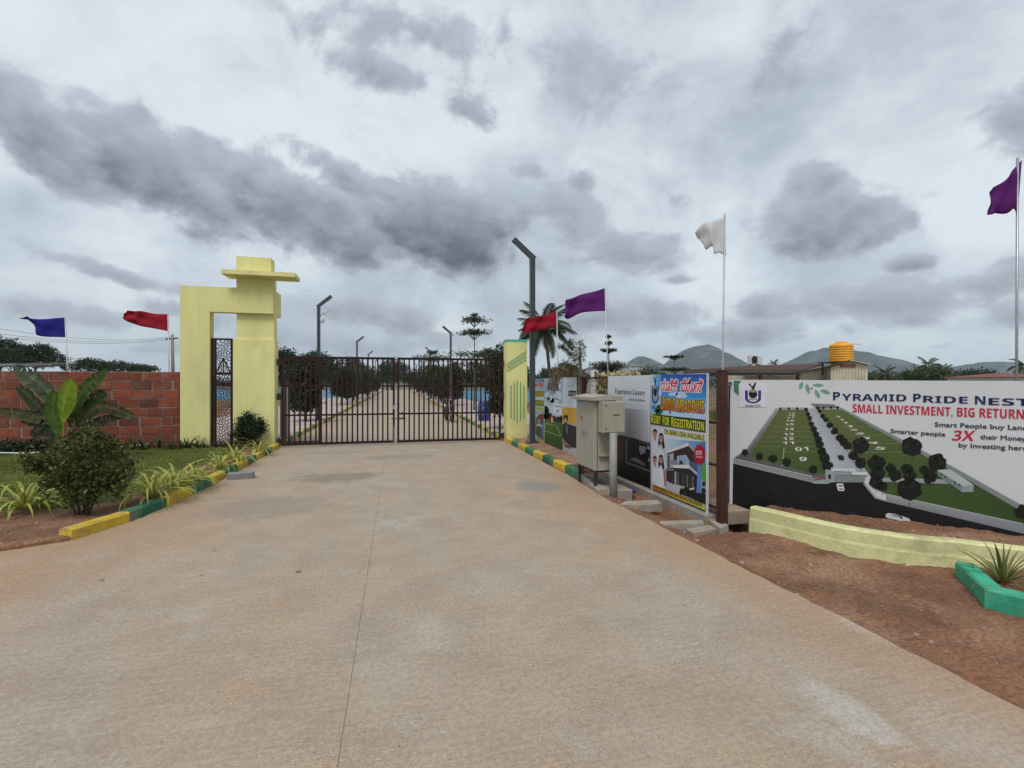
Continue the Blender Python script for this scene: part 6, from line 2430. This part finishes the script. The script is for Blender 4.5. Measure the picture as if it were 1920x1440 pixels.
def palm(label, base, h, lean, sc, n=20, r=.16, group=None, seed=1):
    rg = random.Random(seed)
    t = thing('palm_tree', label, 'palm tree', base, group)
    top = Vector((lean[0], lean[1], h))
    mb = MB()
    k_ = 14
    pts = [Vector((0, 0, -.2)).lerp(top, i / k_) + Vector((lean[0] * -.25 * math.sin(math.pi * i / k_), 0, 0)) for i in range(k_ + 1)]
    mb.tube(pts, [r * (1.25 if i == 0 else 1 - .35 * i / k_) * (1.05 if i % 2 else .97) for i in range(k_ + 1)], 9)
    part('trunk', mb, M['trunkp'], t, smooth=True, local=True)
    for i in range(n):
        a = i * 2.4 + rg.uniform(-.2, .2)
        e = 1.25 - 1.9 * ((i + .5) / n) ** .9
        dead = i >= n - 2
        place('frond', rg.choice(FRB if dead else FR), t, top, (rg.uniform(-.25, .25), -e, a), (sc * rg.uniform(.85, 1.1),) * 3)
    return t


b = PD(1032, 735, 41)
b.z = 0
palm('tall coconut palm behind the red flag and the nearest lamp', b, 6.3, (-.55, 0), 1.14, 30, .17, seed=3)
b = PD(1659, 740, 75)
b.z = 0
palm('small far palm standing right of the yellow water tank', b, 3.1, (0, 0), .75, 14, .15, 'far palms', 4)
b = PD(1729, 745, 70)
b.z = 0
palm('far leaning palm above the middle of the wide hoarding', b, 4.2, (1.3, 0), .75, 15, .16, 'far palms', 5)
b = PD(1768, 745, 85)
b.z = 0
palm('far palm just right of the leaning palm', b, 3.9, (0, 0), .7, 13, .15, 'far palms', 6)
b = PD(1451, 745, 95)
b.z = 0
palm('little far palm top above the shed roof', b, 5.6, (0, 0), .55, 12, .13, 'far palms', 7)
b = PD(1632, 745, 80)
b.z = 0
palm('far palm half hidden behind the cream container', b, 3.0, (0, 0), .6, 12, .14, 'far palms', 8)
b = PD(1918, 745, 62)
b.z = 0
palm('far palm at the right edge behind the purple flag pole', b, 3.8, (.4, 0), .8, 13, .15, 'far palms', 9)

# fox-tail palm with dry brown fronds hanging over the banners
fb = Vector((FU + .22, 9.25, 0))
t = thing('dry_palm', 'young palm with dry brown fronds hanging over the banners', 'palm tree', fb)
Zd = (fb.x * SA + fb.y * CA)
rel = lambda x, y, dz_=0: PD(x, y, Zd + dz_) - fb
mb = MB()
mb.tube([(0, 0, -.2), rel(1088, 730), rel(1088, 690), rel(1087, 640)], [.07, .055, .04, .006], 8)
part('trunk', mb, M['trunkp'], t, smooth=True, local=True)


def free_frond(pts, nl, ll, col, hang, lw=.007):
    pts = [Vector(p) for p in pts]
    co, fs, cl = [], [], []
    def at(s):
        g = s * (len(pts) - 1)
        k = min(int(g), len(pts) - 2)
        return pts[k].lerp(pts[k + 1], g - k), (pts[k + 1] - pts[k]).normalized()
    for i in range(18):
        a, d = at(i / 18)
        b_, _ = at((i + 1) / 18)
        k = len(co)
        w_ = Vector((0, 0, .012 * (1 - i / 20)))
        co += [tuple(a - w_), tuple(a + w_), tuple(b_ + w_), tuple(b_ - w_)]
        fs.append((k, k + 1, k + 2, k + 3))
        cl += [col[0]] * 4
    for i in range(nl):
        s = .15 + .85 * i / nl
        q_, d = at(s)
        for r_ in range(6):
            v = Vector((random.gauss(0, 1), random.gauss(0, 1), random.gauss(0, .8))) * .6 + d * .5 + Vector((0, 0, -hang))
            e = q_ + v.normalized() * ll * random.uniform(.6, 1.1) * (1 - .4 * s)
            k = len(co)
            wv = d * lw
            m_ = q_.lerp(e, .55) + Vector((0, 0, .02))
            co += [tuple(q_), tuple(m_ + wv), tuple(e), tuple(m_ - wv)]
            f = random.random()
            cl += [tuple(a * (1 - f) + b * f for a, b in zip(*col))] * 4
            fs.append((k, k + 1, k + 2, k + 3))
    return np_mesh('frond', np.array(co), np.array(fs), M['leaf'], np.array(cl))


BR = ((.12, .085, .045), (.20, .155, .09))
GRN = ((.03, .05, .016), (.08, .09, .03))
for pts, nl, ll, c_, hg in (([(1087, 700), (1070, 690), (1050, 694), (1040, 712), (1036, 735)], 46, .22, BR, .8), ([(1087, 698), (1066, 686), (1045, 690), (1034, 706), (1032, 722)], 46, .2, BR, .8),
                            ([(1087, 690), (1078, 668), (1062, 652), (1050, 648)], 40, .2, GRN, .3), ([(1087, 688), (1083, 660), (1074, 642), (1066, 640)], 36, .18, GRN, .3),
                            ([(1087, 700), (1070, 684), (1054, 680), (1046, 690)], 40, .22, GRN, .6), ([(1088, 690), (1092, 665), (1093, 650), (1088, 640)], 24, .14, BR, .1),
                            ([(1087, 700), (1062, 696), (1046, 702), (1042, 722)], 40, .2, BR, .8)):
    place('frond', free_frond([rel(x, y, -.35 if y > 688 and x < 1060 else 0) for x, y in pts], nl, ll, c_, hg), t)
b = Vector((5.2, 12.6, 0))
b = PD(1064, 735, 13.6)
b.z = 0
tree('dark leafy bush rising above the field banner behind the dry palm', b, [((0, 0, 1.85), (.42, .4, .35)), ((-.2, 0, 1.6), (.5, .4, .4)), ((.3, 0, 1.7), (.35, .35, .3)), ((0, 0, 1.1), (.6, .5, .5))], 5200, .038, ((.03, .05, .014), (.065, .085, .025)), .05, 1.0, 'bush', 'bush', sprig=.06)
# dry bamboo-like hedge seen through the mesh panel
t = thing('dry_hedge', 'dry pale straw hedge showing through the fence beside the white banner', 'hedge', (FU + .3, 8.5, 0))
P = np.stack([NR.uniform(.0, .25, 9000), NR.uniform(-.75, .55, 9000), NR.uniform(.2, 1.79, 9000)], -1)
place('crown', leaf_cloud('crown', P, .075, (.66, .56, .34), (.42, .35, .18), .22, c3=(.14, .14, .04), p3=.10), t)
mb = MB()
for i in range(40):
    y = random.uniform(-.75, .55)
    x = random.uniform(0, .25)
    mb.tube([(x, y, -.1), (x + random.uniform(-.05, .05), y + random.uniform(-.1, .1), 1.75)], .008, 5)
part('stem', mb, M['palebark'], t, local=True, kind='stuff')

# grass tuft and debris behind the fence gap
p = PD(1362, 790, 20)
for k, (x, y) in enumerate(((1362, 786), (1372, 790), (1352, 792))):
    p = G(x, y, -.02)
    t = thing('weed_tuft', ['bright green weed tuft seen in the gap left of the hoarding', 'weed tuft just behind the left edge of the hoarding', 'low weed tuft behind the maroon post'][k], 'plant', p, 'weeds behind the fence')
    place('crown', leaf_cloud('crown', crown_pts([((0, 0, .2), (.5, .5, .22))], 500, .1, 9), .06, (.05, .09, .015), (.11, .15, .03), .3), t)

# blue compound walls, red roofed sheds inside
mb = MB()
bw0, bw1 = PD(528, 745, 46), PD(668, 745, 52)
bw0.z = bw1.z = 0
mb.bar((bw0.x - 9, bw0.y, .55), (bw1.x, bw1.y, .55), .2, 1.15)
bt = thing('compound_wall', 'long low blue painted wall far behind the left gate leaf', 'wall', (bw0.x, bw0.y, 0))
part('panel', mb, M['bluewall'], bt)
mb = MB()
mb.bar((bw0.x - 9, bw0.y - .02, 1.2), (bw1.x, bw1.y - .02, 1.2), .3, .14)
part('coping', mb, M['concrete'], bt)
mb = MB()
a_, b_ = PD(850, 745, 48), PD(960, 745, 40)
a_.z = b_.z = 0
mb.bar((a_.x, a_.y, .5), (b_.x + 3, b_.y, .5), .2, 1.1)
bt = thing('compound_wall', 'long low blue painted wall far behind the right gate leaf', 'wall', a_)
part('panel', mb, M['bluewall'], bt)
mb = MB()
mb.bar((a_.x, a_.y - .02, 1.12), (b_.x + 3, b_.y - .02, 1.12), .3, .12)
part('coping', mb, M['concrete'], bt)
# grey box just inside the left gate leaf
p = PV(534, 811, 14.6)
mb = MB()
mb.box(p.x - .11, p.x + .07, 14.5, 14.9, .05, 1.42, bev=.01)
whole('grey_post_box', mb, M['pipe'], 'tall grey metal box standing just behind the left end of the gate', 'metal box', loc=(p.x, 14.6, .1))
# brown planters on the walkway
b = PD(907, 775, 19.5)
b.z = .1
t = thing('blue_drum', 'dark blue plastic drum behind the right gate leaf', 'drum', b)
mb = MB()
mb.lathe([(.0, 0), (.2, 0), (.24, .06), (.24, .2), (.255, .22), (.24, .24), (.24, .42), (.255, .44), (.24, .46), (.24, .66), (.2, .72), (.2, .74), (.0, .74)], (0, 0, 0), 20)
part('body', mb, M['blueplastic'], t, smooth=True, local=True)
mb = MB()
mb.lathe([(.205, .742), (.21, .75), (.21, .775), (.19, .785), (0, .785)], (0, 0, 0), 20)
part('lid', mb, M['blueplastic'], t, smooth=True, local=True)

# motorcycle
mc = G(842, 790, 0)
t = thing('motorcycle', 'dark red motorcycle parked on the inner road behind the right gate leaf', 'motorcycle', mc, rot=(0, 0, R(5)))


def wheel(y):
    mb = MB()
    for i in range(20):
        a0, a1 = i * math.pi / 10, (i + 1) * math.pi / 10
        for k in range(6):
            b0, b1 = k * math.pi / 3, (k + 1) * math.pi / 3
            f = lambda a, b: (.05 * math.cos(b), y + (.27 + .05 * math.sin(b)) * math.cos(a), .32 + (.27 + .05 * math.sin(b)) * math.sin(a))
            mb.quad(f(a0, b0), f(a1, b0), f(a1, b1), f(a0, b1))
    o = part('wheel', mb, M['rubber'], t, smooth=True, local=True)
    mb = MB()
    for i in range(6):
        a = i * math.pi / 3
        mb.bar((0, y, .32), (0, y + .22 * math.cos(a), .32 + .22 * math.sin(a)), .02, .03)
    mb.tube([(-.06, y, .32), (.06, y, .32)], .05, 10)
    part('rim', mb, M['steel'], o, local=True)


wheel(-.62)
wheel(.62)
mb = MB()
for s in (-1, 1):
    mb.tube([(s * .08, -.62, .32), (s * .09, -.42, .95)], .022, 8)
part('fork', mb, M['steel'], t, local=True)
mb = MB()
mb.tube([(-.36, -.30, 1.02), (-.2, -.38, 1.0), (0, -.40, .98), (.2, -.38, 1.0), (.36, -.30, 1.02)], .016, 8)
part('handlebar', mb, M['dark'], t, local=True)
mb = MB()
mb.lathe([(0, -.06), (.06, -.05), (.095, 0), (.09, .03), (0, .035)], (0, 0, 0), 14)
mb.v = [(x, -.50 - z, .90 + y) for x, y, z in mb.v]
part('headlight', mb, M['glass'], t, smooth=True, local=True)
for s in (-1, 1):
    mb = MB()
    mb.tube([(s * .3, -.32, 1.02), (s * .36, -.34, 1.18)], .008, 6)
    mb.obox((s * .38, -.34, 1.22), (.055, 0, 0), (0, .01, 0), (0, 0, .04))
    part('mirror', mb, M['dark'], t, local=True)
mb = MB()
mb.tube([(0, -.40, .86), (0, -.2, .90), (0, .0, .88), (0, .12, .80)], [.08, .15, .14, .08], 12)
part('tank', mb, M['redpaint'], t, smooth=True, local=True)
mb = MB()
mb.tube([(0, .05, .78), (0, .3, .80), (0, .6, .84), (0, .78, .86)], [.08, .13, .12, .05], 10)
part('seat', mb, M['rubber'], t, smooth=True, local=True)
mb = MB()
mb.box(-.12, .12, -.25, .2, .3, .66, bev=.04)
mb.tube([(.14, -.1, .36), (.15, .4, .34), (.15, .8, .42)], .045, 8)
mb.tube([(0, -.38, .85), (0, -.25, .4), (0, .62, .34)], .03, 8)
part('engine', mb, M['dark'], t, local=True)
mb = MB()
mb.tube([(0, -.95, .52), (0, -.85, .66), (0, -.62, .72), (0, -.40, .64)], [.05, .075, .08, .06], 8)
part('front_mudguard', mb, M['redpaint'], t, smooth=True, local=True)

# ------------------------------------------------------------------ background right: shed, tank, houses
def P3(x, y, Z):
    return PD(x, y, Z)


sh = thing('site_office', 'cream sheet-metal cabin with a brown lean-to roof behind the hoarding', 'cabin', PD(1593, 740, 30).to_2d().to_3d())
ZB = 30.0
a0 = PD(1558, 712, ZB)
a1 = PD(1627, 712, ZB)
rd_ = (a1 - a0)
rd_.z = 0
rd_.normalize()
bk = Vector((-rd_.y, rd_.x, 0))
lenb = 14.0
# long axis runs back-left as in the photo: compute far corner at x=1495
far = PD(1495, 712, 44)
axis = far - a0
axis.z = 0
eave = PD(1558, 689, ZB).z
eave_r = PD(1627, 684, ZB).z
ridge = PD(1592, 677, ZB)
mb = MB()
A = lambda p, z: Vector((p.x, p.y, z))
gable = [A(a0, -.3), A(a1, -.3), A(a1, eave_r), A(ridge, ridge.z), A(a0, eave)]
mb.prism(gable, axis)
part('wall', mb, M['container'], sh)
rib = MB()
nr = 26
for i in range(1, nr):
    p = a0 + axis * (i / nr)
    rib.bar(A(p, .0) - rd_ * .02, A(p, eave - .05) - rd_ * .02, .10, .05, up=tuple(axis.normalized()))
for i in range(1, 12):
    p = a0.lerp(a1, i / 12)
    zt2 = min(eave, eave_r) - .05 + (.3 if 3 < i < 10 else 0) * .5
    rib.bar(A(p, 0) - bk * .02 * 0 - axis.normalized() * .02, A(p, zt2) - axis.normalized() * .02, .06, .04, up=tuple(rd_))
part('ribs', rib, M['container'], sh, kind='stuff')
mb = MB()
ov = axis.normalized() * .25
e0 = A(a0, eave) - rd_ * .25 - ov
rg_ = A(ridge, ridge.z + .02) - ov
e1 = A(a1, eave_r) + rd_ * .12 - ov
ax2 = axis + ov * 2
mb.prism([e0, rg_, rg_ + Vector((0, 0, .05)), e0 + Vector((0, 0, .05))], ax2)
part('roof_sheet', mb, M['roofbrown'], sh)
mb = MB()
mb.prism([rg_, e1, e1 + Vector((0, 0, .05)), rg_ + Vector((0, 0, .05))], ax2)
part('roof_sheet', mb, M['container'], sh, label='pale right half of the roof')
mb = MB()
a_ = PD(1576, 685.5, ZB - .06)
b_ = PD(1604, 685.5, ZB - .06)
mb.bar(a_, b_, .04, .18)
part('sign_strip', mb, M['roofred'], sh)
# lean-to roof: flat brown sheet reaching to the left
lt_ = thing('lean_to_shelter', 'flat dark brown sheet roof on posts left of the cream cabin', 'shelter', PD(1400, 740, 27).to_2d().to_3d())
c0, c1, c2, c3 = PD(1282, 697, 24), PD(1500, 697, 24), PD(1545, 684, 33), PD(1430, 687, 33)
mb = MB()
mb.prism([c0, c1, c2, c3], (0, 0, .07))
part('roof_sheet', mb, M['roofbrown'], lt_)
mb = MB()
for i in range(40):
    a_ = c0.lerp(c1, i / 39)
    b_ = c3.lerp(c2, i / 39)
    mb.bar(a_ + Vector((0, 0, .085)), b_ + Vector((0, 0, .085)), .05, .03)
part('roof_ribs', mb, M['roofbrown'], lt_, kind='stuff')
mb = MB()
mb.bar(c0 - Vector((0, 0, .1)), c1 - Vector((0, 0, .1)), .1, .16)
part('beam', mb, M['dark'], lt_)
for f in (0.02, .33, .66, .98):
    p = c0.lerp(c1, f)
    mb = MB()
    mb.bar((p.x, p.y, -.2), (p.x, p.y, p.z - .18), .12)
    part('post', mb, M['maroon_post'], lt_)
mb = MB()
p0, p1 = PD(1352, 735, 31), PD(1500, 735, 31)
mb.bar((p0.x, p0.y, .9), (p1.x, p1.y, .9), .15, 2.4)
part('back_wall', mb, M['container'], lt_)

# water tank on its stand
tk = PD(1577, 680, 31.5)
wt = thing('water_tank', 'yellow plastic water tank standing on the cabin roof', 'water tank', tk)
rt = 19.5 * 31.5 / F
prof = [(0, .05), (rt * .98, .05), (rt, .12)]
z = .12
for i in range(6):
    prof += [(rt, z + .02), (rt * .955, z + .05), (rt * .955, z + .08), (rt, z + .11)]
    z += .155
prof += [(rt * .99, z + .05), (rt * .90, z + .14), (rt * .55, z + .22), (rt * .46, z + .23), (rt * .46, z + .31), (rt * .40, z + .33), (0, z + .34)]
mb = MB()
mb.lathe(prof, (0, 0, 0), 28)
part('body', mb, M['tank'], wt, smooth=True, local=True)
mb = MB()
mb.bar(Vector((-1.35, 0, 0)), Vector((1.1, .2, 0)), .9, .07)
for s in (-1.1, 0, .9):
    mb.bar((s, -.35, -.02), (s, -.35, -.8), .06)
    mb.bar((s, .35, -.02), (s, .35, -.8), .06)
part('stand', mb, M['dark'], wt, local=True)
mb = MB()
mb.tube([(rt * .4, 0, z + .20), (rt + .95, 0, z + .19)], .022, 6)
part('pipe', mb, M['steel'], wt, local=True)

# outdoor unit on the lean-to roof
p = PD(1414, 685, 33)
t = thing('air_conditioner', 'white outdoor air conditioner unit on the lean-to roof', 'air conditioner', p)
mb = MB()
mb.box(-.42, .42, -.17, .17, .06, .68, bev=.02)
part('body', mb, M['white'], t, local=True)
mb = MB()
for k in range(9):
    mb.box(-.34 + k * .01, .12, -.19, -.172, .12 + k * .06, .14 + k * .06)
mb.tube([(-.12, -.185, .37), (-.12, -.18, .37)], .24, 18)
part('grille', mb, M['dark'], t, local=True)
mb = MB()
for x in (-.3, .3):
    mb.box(x - .04, x + .04, -.2, .2, 0, .059)
part('feet', mb, M['dark'], t, local=True)
mb = MB()
mb.box(.43, .60, -.1, .1, .0, .62, bev=.02)
part('side_box', mb, M['white'], t, local=True)


def house(label, x0, x1, ytop, yeave, Z, wallm, roofm, wins, depth=7.0):
    a, b = PD(x0, 720, Z), PD(x1, 720, Z)
    a.z = b.z = 0
    d = (b - a)
    w = d.length
    d.normalize()
    n = Vector((-d.y, d.x, 0))
    if n.dot(a) < 0:
        n = -n
    ze, zt2 = PD(x0, yeave, Z).z, PD(x0, ytop, Z).z
    t = thing('house', label, 'house', a)
    mb = MB()
    mb.prism([A(a, -.3), A(b, -.3), A(b, ze), A(a, ze)], n * depth)
    part('wall', mb, M[wallm], t)
    o = w * .08
    P = [A(a - d * o - n * o, ze + .01), A(b + d * o - n * o, ze + .01), A(b + d * o + n * (depth + o), ze + .01), A(a - d * o + n * (depth + o), ze + .01)]
    c = (P[0] + P[1] + P[2] + P[3]) / 4
    R0, R1 = A(c - d * w * .18, zt2), A(c + d * w * .18, zt2)
    mb = MB()
    mb.quad(P[0], P[1], R1, R0)
    mb.quad(P[1], P[2], R1)
    mb.quad(P[2], P[3], R0, R1)
    mb.quad(P[3], P[0], R0)
    mb.quad(*P)
    part('roof', mb, M[roofm], t)
    for (f0, f1, z0, z1) in wins:
        mb = MB()
        mb.prism([A(a + d * w * f0 - n * .02, z0), A(a + d * w * f1 - n * .02, z0), A(a + d * w * f1 - n * .02, z1), A(a + d * w * f0 - n * .02, z1)], -n * .05)
        f_ = part('window', mb, M['white'], t)
        mb = MB()
        g = (f1 - f0) * .12
        mb.prism([A(a + d * w * (f0 + g) - n * .075, z0 + .1), A(a + d * w * (f1 - g) - n * .075, z0 + .1), A(a + d * w * (f1 - g) - n * .075, z1 - .1), A(a + d * w * (f0 + g) - n * .075, z1 - .1)], -n * .02)
        part('pane', mb, M['glass'], f_)
    return t


house('white house with a small grey hip roof in front of the hills', 1180, 1208, 680, 687, 58, 'white', 'roofgrey', [(.1, .3, 1.9, 2.9), (.45, .7, 1.9, 2.9), (.8, .95, 1.9, 2.9)])
house('wide low house with a grey tiled roof below the white house', 1158, 1225, 690, 697, 48, 'white', 'roofgrey', [(.15, .3, .8, 1.9), (.55, .8, .8, 1.9)])
house('white house with dark windows left of the flat umbrella tree', 1108, 1128, 686, 691, 52, 'white', 'roofgrey', [(.3, .55, 1.9, 3.0), (.7, .95, 1.9, 3.0)])
house('far house with a red tiled roof at the right edge', 1886, 1990, 699, 707, 52, 'white', 'roofred', [(.1, .2, .6, 1.6), (.5, .65, .6, 1.6)])
house('tiny far house behind the cream cabin on its right', 1630, 1648, 698, 704, 90, 'white', 'roofgrey', [(.3, .6, 1.2, 2.4)])
house('far red roofed house between the far palms', 1650, 1690, 703, 708, 100, 'white', 'roofred', [(.3, .5, 1, 2.2)])


# far trees
def far_tree(label, x0, x1, ytop, Z, n=2600, ybot=700, cols=((.014, .026, .009), (.042, .06, .018)), lumps=5, grp=None, name='tree', leaf=None, c3=None, p3=0):
    a, b = PD(x0, 719, Z), PD(x1, 719, Z)
    c = (a + b) / 2
    w = (b - a).length
    zt2 = PD(x0, ytop, Z).z
    zb = max(.4, PD(x0, ybot, Z).z)
    c.z = 0
    r = Vector((CA, -SA, 0))
    bl = []
    hh = zt2 - zb
    bl.append((tuple(Vector((0, 0, zb + hh * .5))), (w * .36, w * .3, hh * .46)))
    for i in range(lumps):
        f = (i + .5) / lumps - .5
        e = 1 - (2 * f) ** 2
        bl.append((tuple(r * (f * w * .8) + Vector((random.uniform(-.1, .1) * w, random.uniform(-.15, .15) * w, zb + hh * (.30 + .36 * e + random.uniform(-.08, .08))))), (w * .20, w * .2, hh * (.22 + .08 * random.random()))))
    return tree(label, c, bl, n, leaf or max(.10, w * .022), cols, w * .03, max(.6, zb + hh * .15), name, 'tree', grp, w * .035, per=12, c3=c3, p3=p3)


far_tree('broad dark tree at the far left behind the brick wall', -70, 60, 636, 48, 6500, 694)
far_tree('dark spreading tree left of the blue flag pole', 30, 116, 644, 46, 4800, 692)
far_tree('low dark tree between the two left flags, nearest the blue one', 128, 205, 672, 55, 3600, 699)
far_tree('low dark tree between the two left flags, in the middle', 185, 252, 676, 60, 3000, 699)
far_tree('low dark tree between the two left flags, toward the power pole', 235, 290, 683, 58, 2600, 700, ((.02, .034, .012), (.055, .075, .024)))
far_tree('big dark tree rising above the left end of the gate', 470, 580, 652, 52, 6500, 722)
far_tree('big dark tree behind the left gate lamp', 550, 640, 655, 60, 5600, 722)
far_tree('dark tree above the middle of the left gate leaf', 615, 690, 664, 66, 4200, 722)
far_tree('round dark tree at the end of the inner road', 700, 770, 670, 112, 5600, 722, leaf=.18)
far_tree('dark tree left of the road end tree', 660, 715, 684, 90, 3600, 722)
far_tree('dark tree right of the road end tree', 752, 815, 690, 84, 3600, 722)
far_tree('olive tree behind the right gate leaf', 800, 880, 684, 62, 4200, 722)
far_tree('dark tree behind the two-tiered tree', 860, 945, 688, 48, 4200, 722)
far_tree('dark tree behind the yellow gate pillar', 930, 1010, 690, 70, 4200, 722)
far_tree('dark tree behind the field banner', 1000, 1060, 688, 75, 3600, 722)
far_tree('low dark tree behind the white banner top', 1080, 1120, 692, 70, 2400, 722)
far_tree('low spreading trees above the middle of the hoarding', 1690, 1800, 690, 68, 4600, 722, ((.02, .034, .012), (.055, .07, .022)))
far_tree('low far tree right of the far palms', 1780, 1880, 695, 74, 3600, 722)
far_tree('low far tree behind the cream cabin', 1600, 1700, 703, 82, 2600, 722)
far_tree('dark low tree closing the end of the inner road on the left', 700, 752, 690, 125, 3000, 722, leaf=.16)
far_tree('dark low tree closing the end of the inner road on the right', 742, 800, 697, 128, 3000, 722, leaf=.16)
# a far wood along the plain, one mass
P = []
for i in range(900):
    Z = random.uniform(130, 300)
    x = random.uniform(-100, 2050)
    p = PD(x, 719, Z)
    h_ = random.uniform(2.0, 4.6)
    P.append(np.array([p.x, p.y, 0]) + NR.normal(0, 1, (40, 3)) * np.array([2.2, 2.2, .9]) + np.array([0, 0, h_ * .55]))
P = np.concatenate(P)
P = P[P[:, 2] > 0]
ang = np.abs(np.arctan2(P[:, 0], P[:, 1]))
P = P[ang > .035]
o = place('far_wood', leaf_cloud('far_wood', P, .42, (.016, .028, .010), (.045, .06, .02)))
o['kind'] = 'stuff'
# scrub on both plots inside the gate
P = []
for i in range(260):
    s = random.choice((-1, 1))
    u, v = s * random.uniform(8, 26), random.uniform(52, 120)
    P.append(np.array([u, v, 0]) + NR.normal(0, 1, (60, 3)) * np.array([.9, .9, .5]) + np.array([0, 0, .8]))
P = np.concatenate(P)
P = P[P[:, 2] > 0]
o = place('undergrowth', leaf_cloud('undergrowth', P, .16, (.016, .028, .010), (.05, .065, .02)))
o['kind'] = 'stuff'

# tin-roofed shed at the far left
a, b = PD(-60, 692, 30), PD(112, 692, 30)
t = thing('tin_shed', 'low shed with a weathered tin roof behind the brick wall at the left', 'shed', A(a, 0))
fwv = Vector((SA, CA, 0))
mb = MB()
mb.prism([A(a, -.3), A(b, -.3), A(b, 2.35), A(a, 2.35)], fwv * 1.2)
part('wall', mb, M['brick'], t)
for i in range(13):
    p, q_ = a.lerp(b, i / 13), a.lerp(b, (i + 1) / 13)
    mb = MB()
    z0, z1 = PD(0, 690, 30).z, PD(0, 683, 31).z
    o_ = fwv * -.6
    dz_ = random.uniform(-.02, .06)
    mb.prism([A(p, z0 + dz_) + o_, A(q_ - (q_ - p) * .03, z0 + dz_) + o_, A(q_ - (q_ - p) * .03, z1 + dz_) + fwv * 1.4, A(p, z1 + dz_) + fwv * 1.4], (0, 0, .04))
    for k in range(5):
        e = p.lerp(q_, (k + .5) / 5)
        mb.bar(A(e, z0 + dz_ + .05) + o_, A(e, z1 + dz_ + .05) + fwv * 1.4, .07, .05)
    part('roof_sheet', mb, M['rooftin'], t)

# power pole and wires
p = PD(325, 740, 62)
t = thing('power_pole', 'grey concrete power pole with a crossarm left of the arch', 'power pole', A(p, -.2))
mb = MB()
top = PD(323, 627, 62)
mb.tube([A(p, -.3), top], [.24, .17], 8)
part('pole', mb, M['greyblock'], t, smooth=True)
mb = MB()
l, r_ = PD(311, 636, 62), PD(334, 634, 62)
mb.bar(l, r_, .14)
part('crossarm', mb, M['dark'], t)
for x in (312, 318, 328, 333):
    mb = MB()
    c = PD(x, 634.5, 62)
    mb.lathe([(.05, 0), (.09, .06), (.06, .12), (.09, .18), (.03, .26)], c, 8)
    part('insulator', mb, M['white'], t)
for k, (x0, y0, ym, x1, y1) in enumerate(((-60, 606, 627, 312, 633), (-60, 617, 640, 318, 634), (-60, 624, 642, 333, 635))):
    mb = MB()
    a, b = PD(x0, y0, 40), PD(x1, y1, 62)
    pts = []
    for i in range(17):
        s = i / 16
        q_ = a.lerp(b, s)
        q_.z -= 4 * s * (1 - s) * .75
        pts.append(q_)
    mb.tube(pts, .016, 5)
    w_ = whole('power_line', mb, M['dark'], ['top power wire sagging towards the far pole at the left', 'middle power wire sagging towards the far pole at the left', 'lowest power wire sagging towards the far pole at the left'][k], 'wire', 'wires to the power pole', loc=a)

# ------------------------------------------------------------------ haze
mb = MB()
mb.box(-3200, 3500, -2200, 3200, -1.6, float(HH.max()) + 3)
hz = bpy.data.materials.new('haze_air')
hz.use_nodes = True
hn = hz.node_tree
hn.nodes.remove(hn.nodes['Principled BSDF'])
pvn = hn.nodes.new('ShaderNodeVolumePrincipled')
pvn.inputs['Color'].default_value = (.68, .85, 1.0, 1)
pvn.inputs['Density'].default_value = .00022
hn.links.new(pvn.outputs[0], hn.nodes['Material Output'].inputs['Volume'])
o = place('haze', mb.mesh('haze', hz))
o['kind'] = 'stuff'
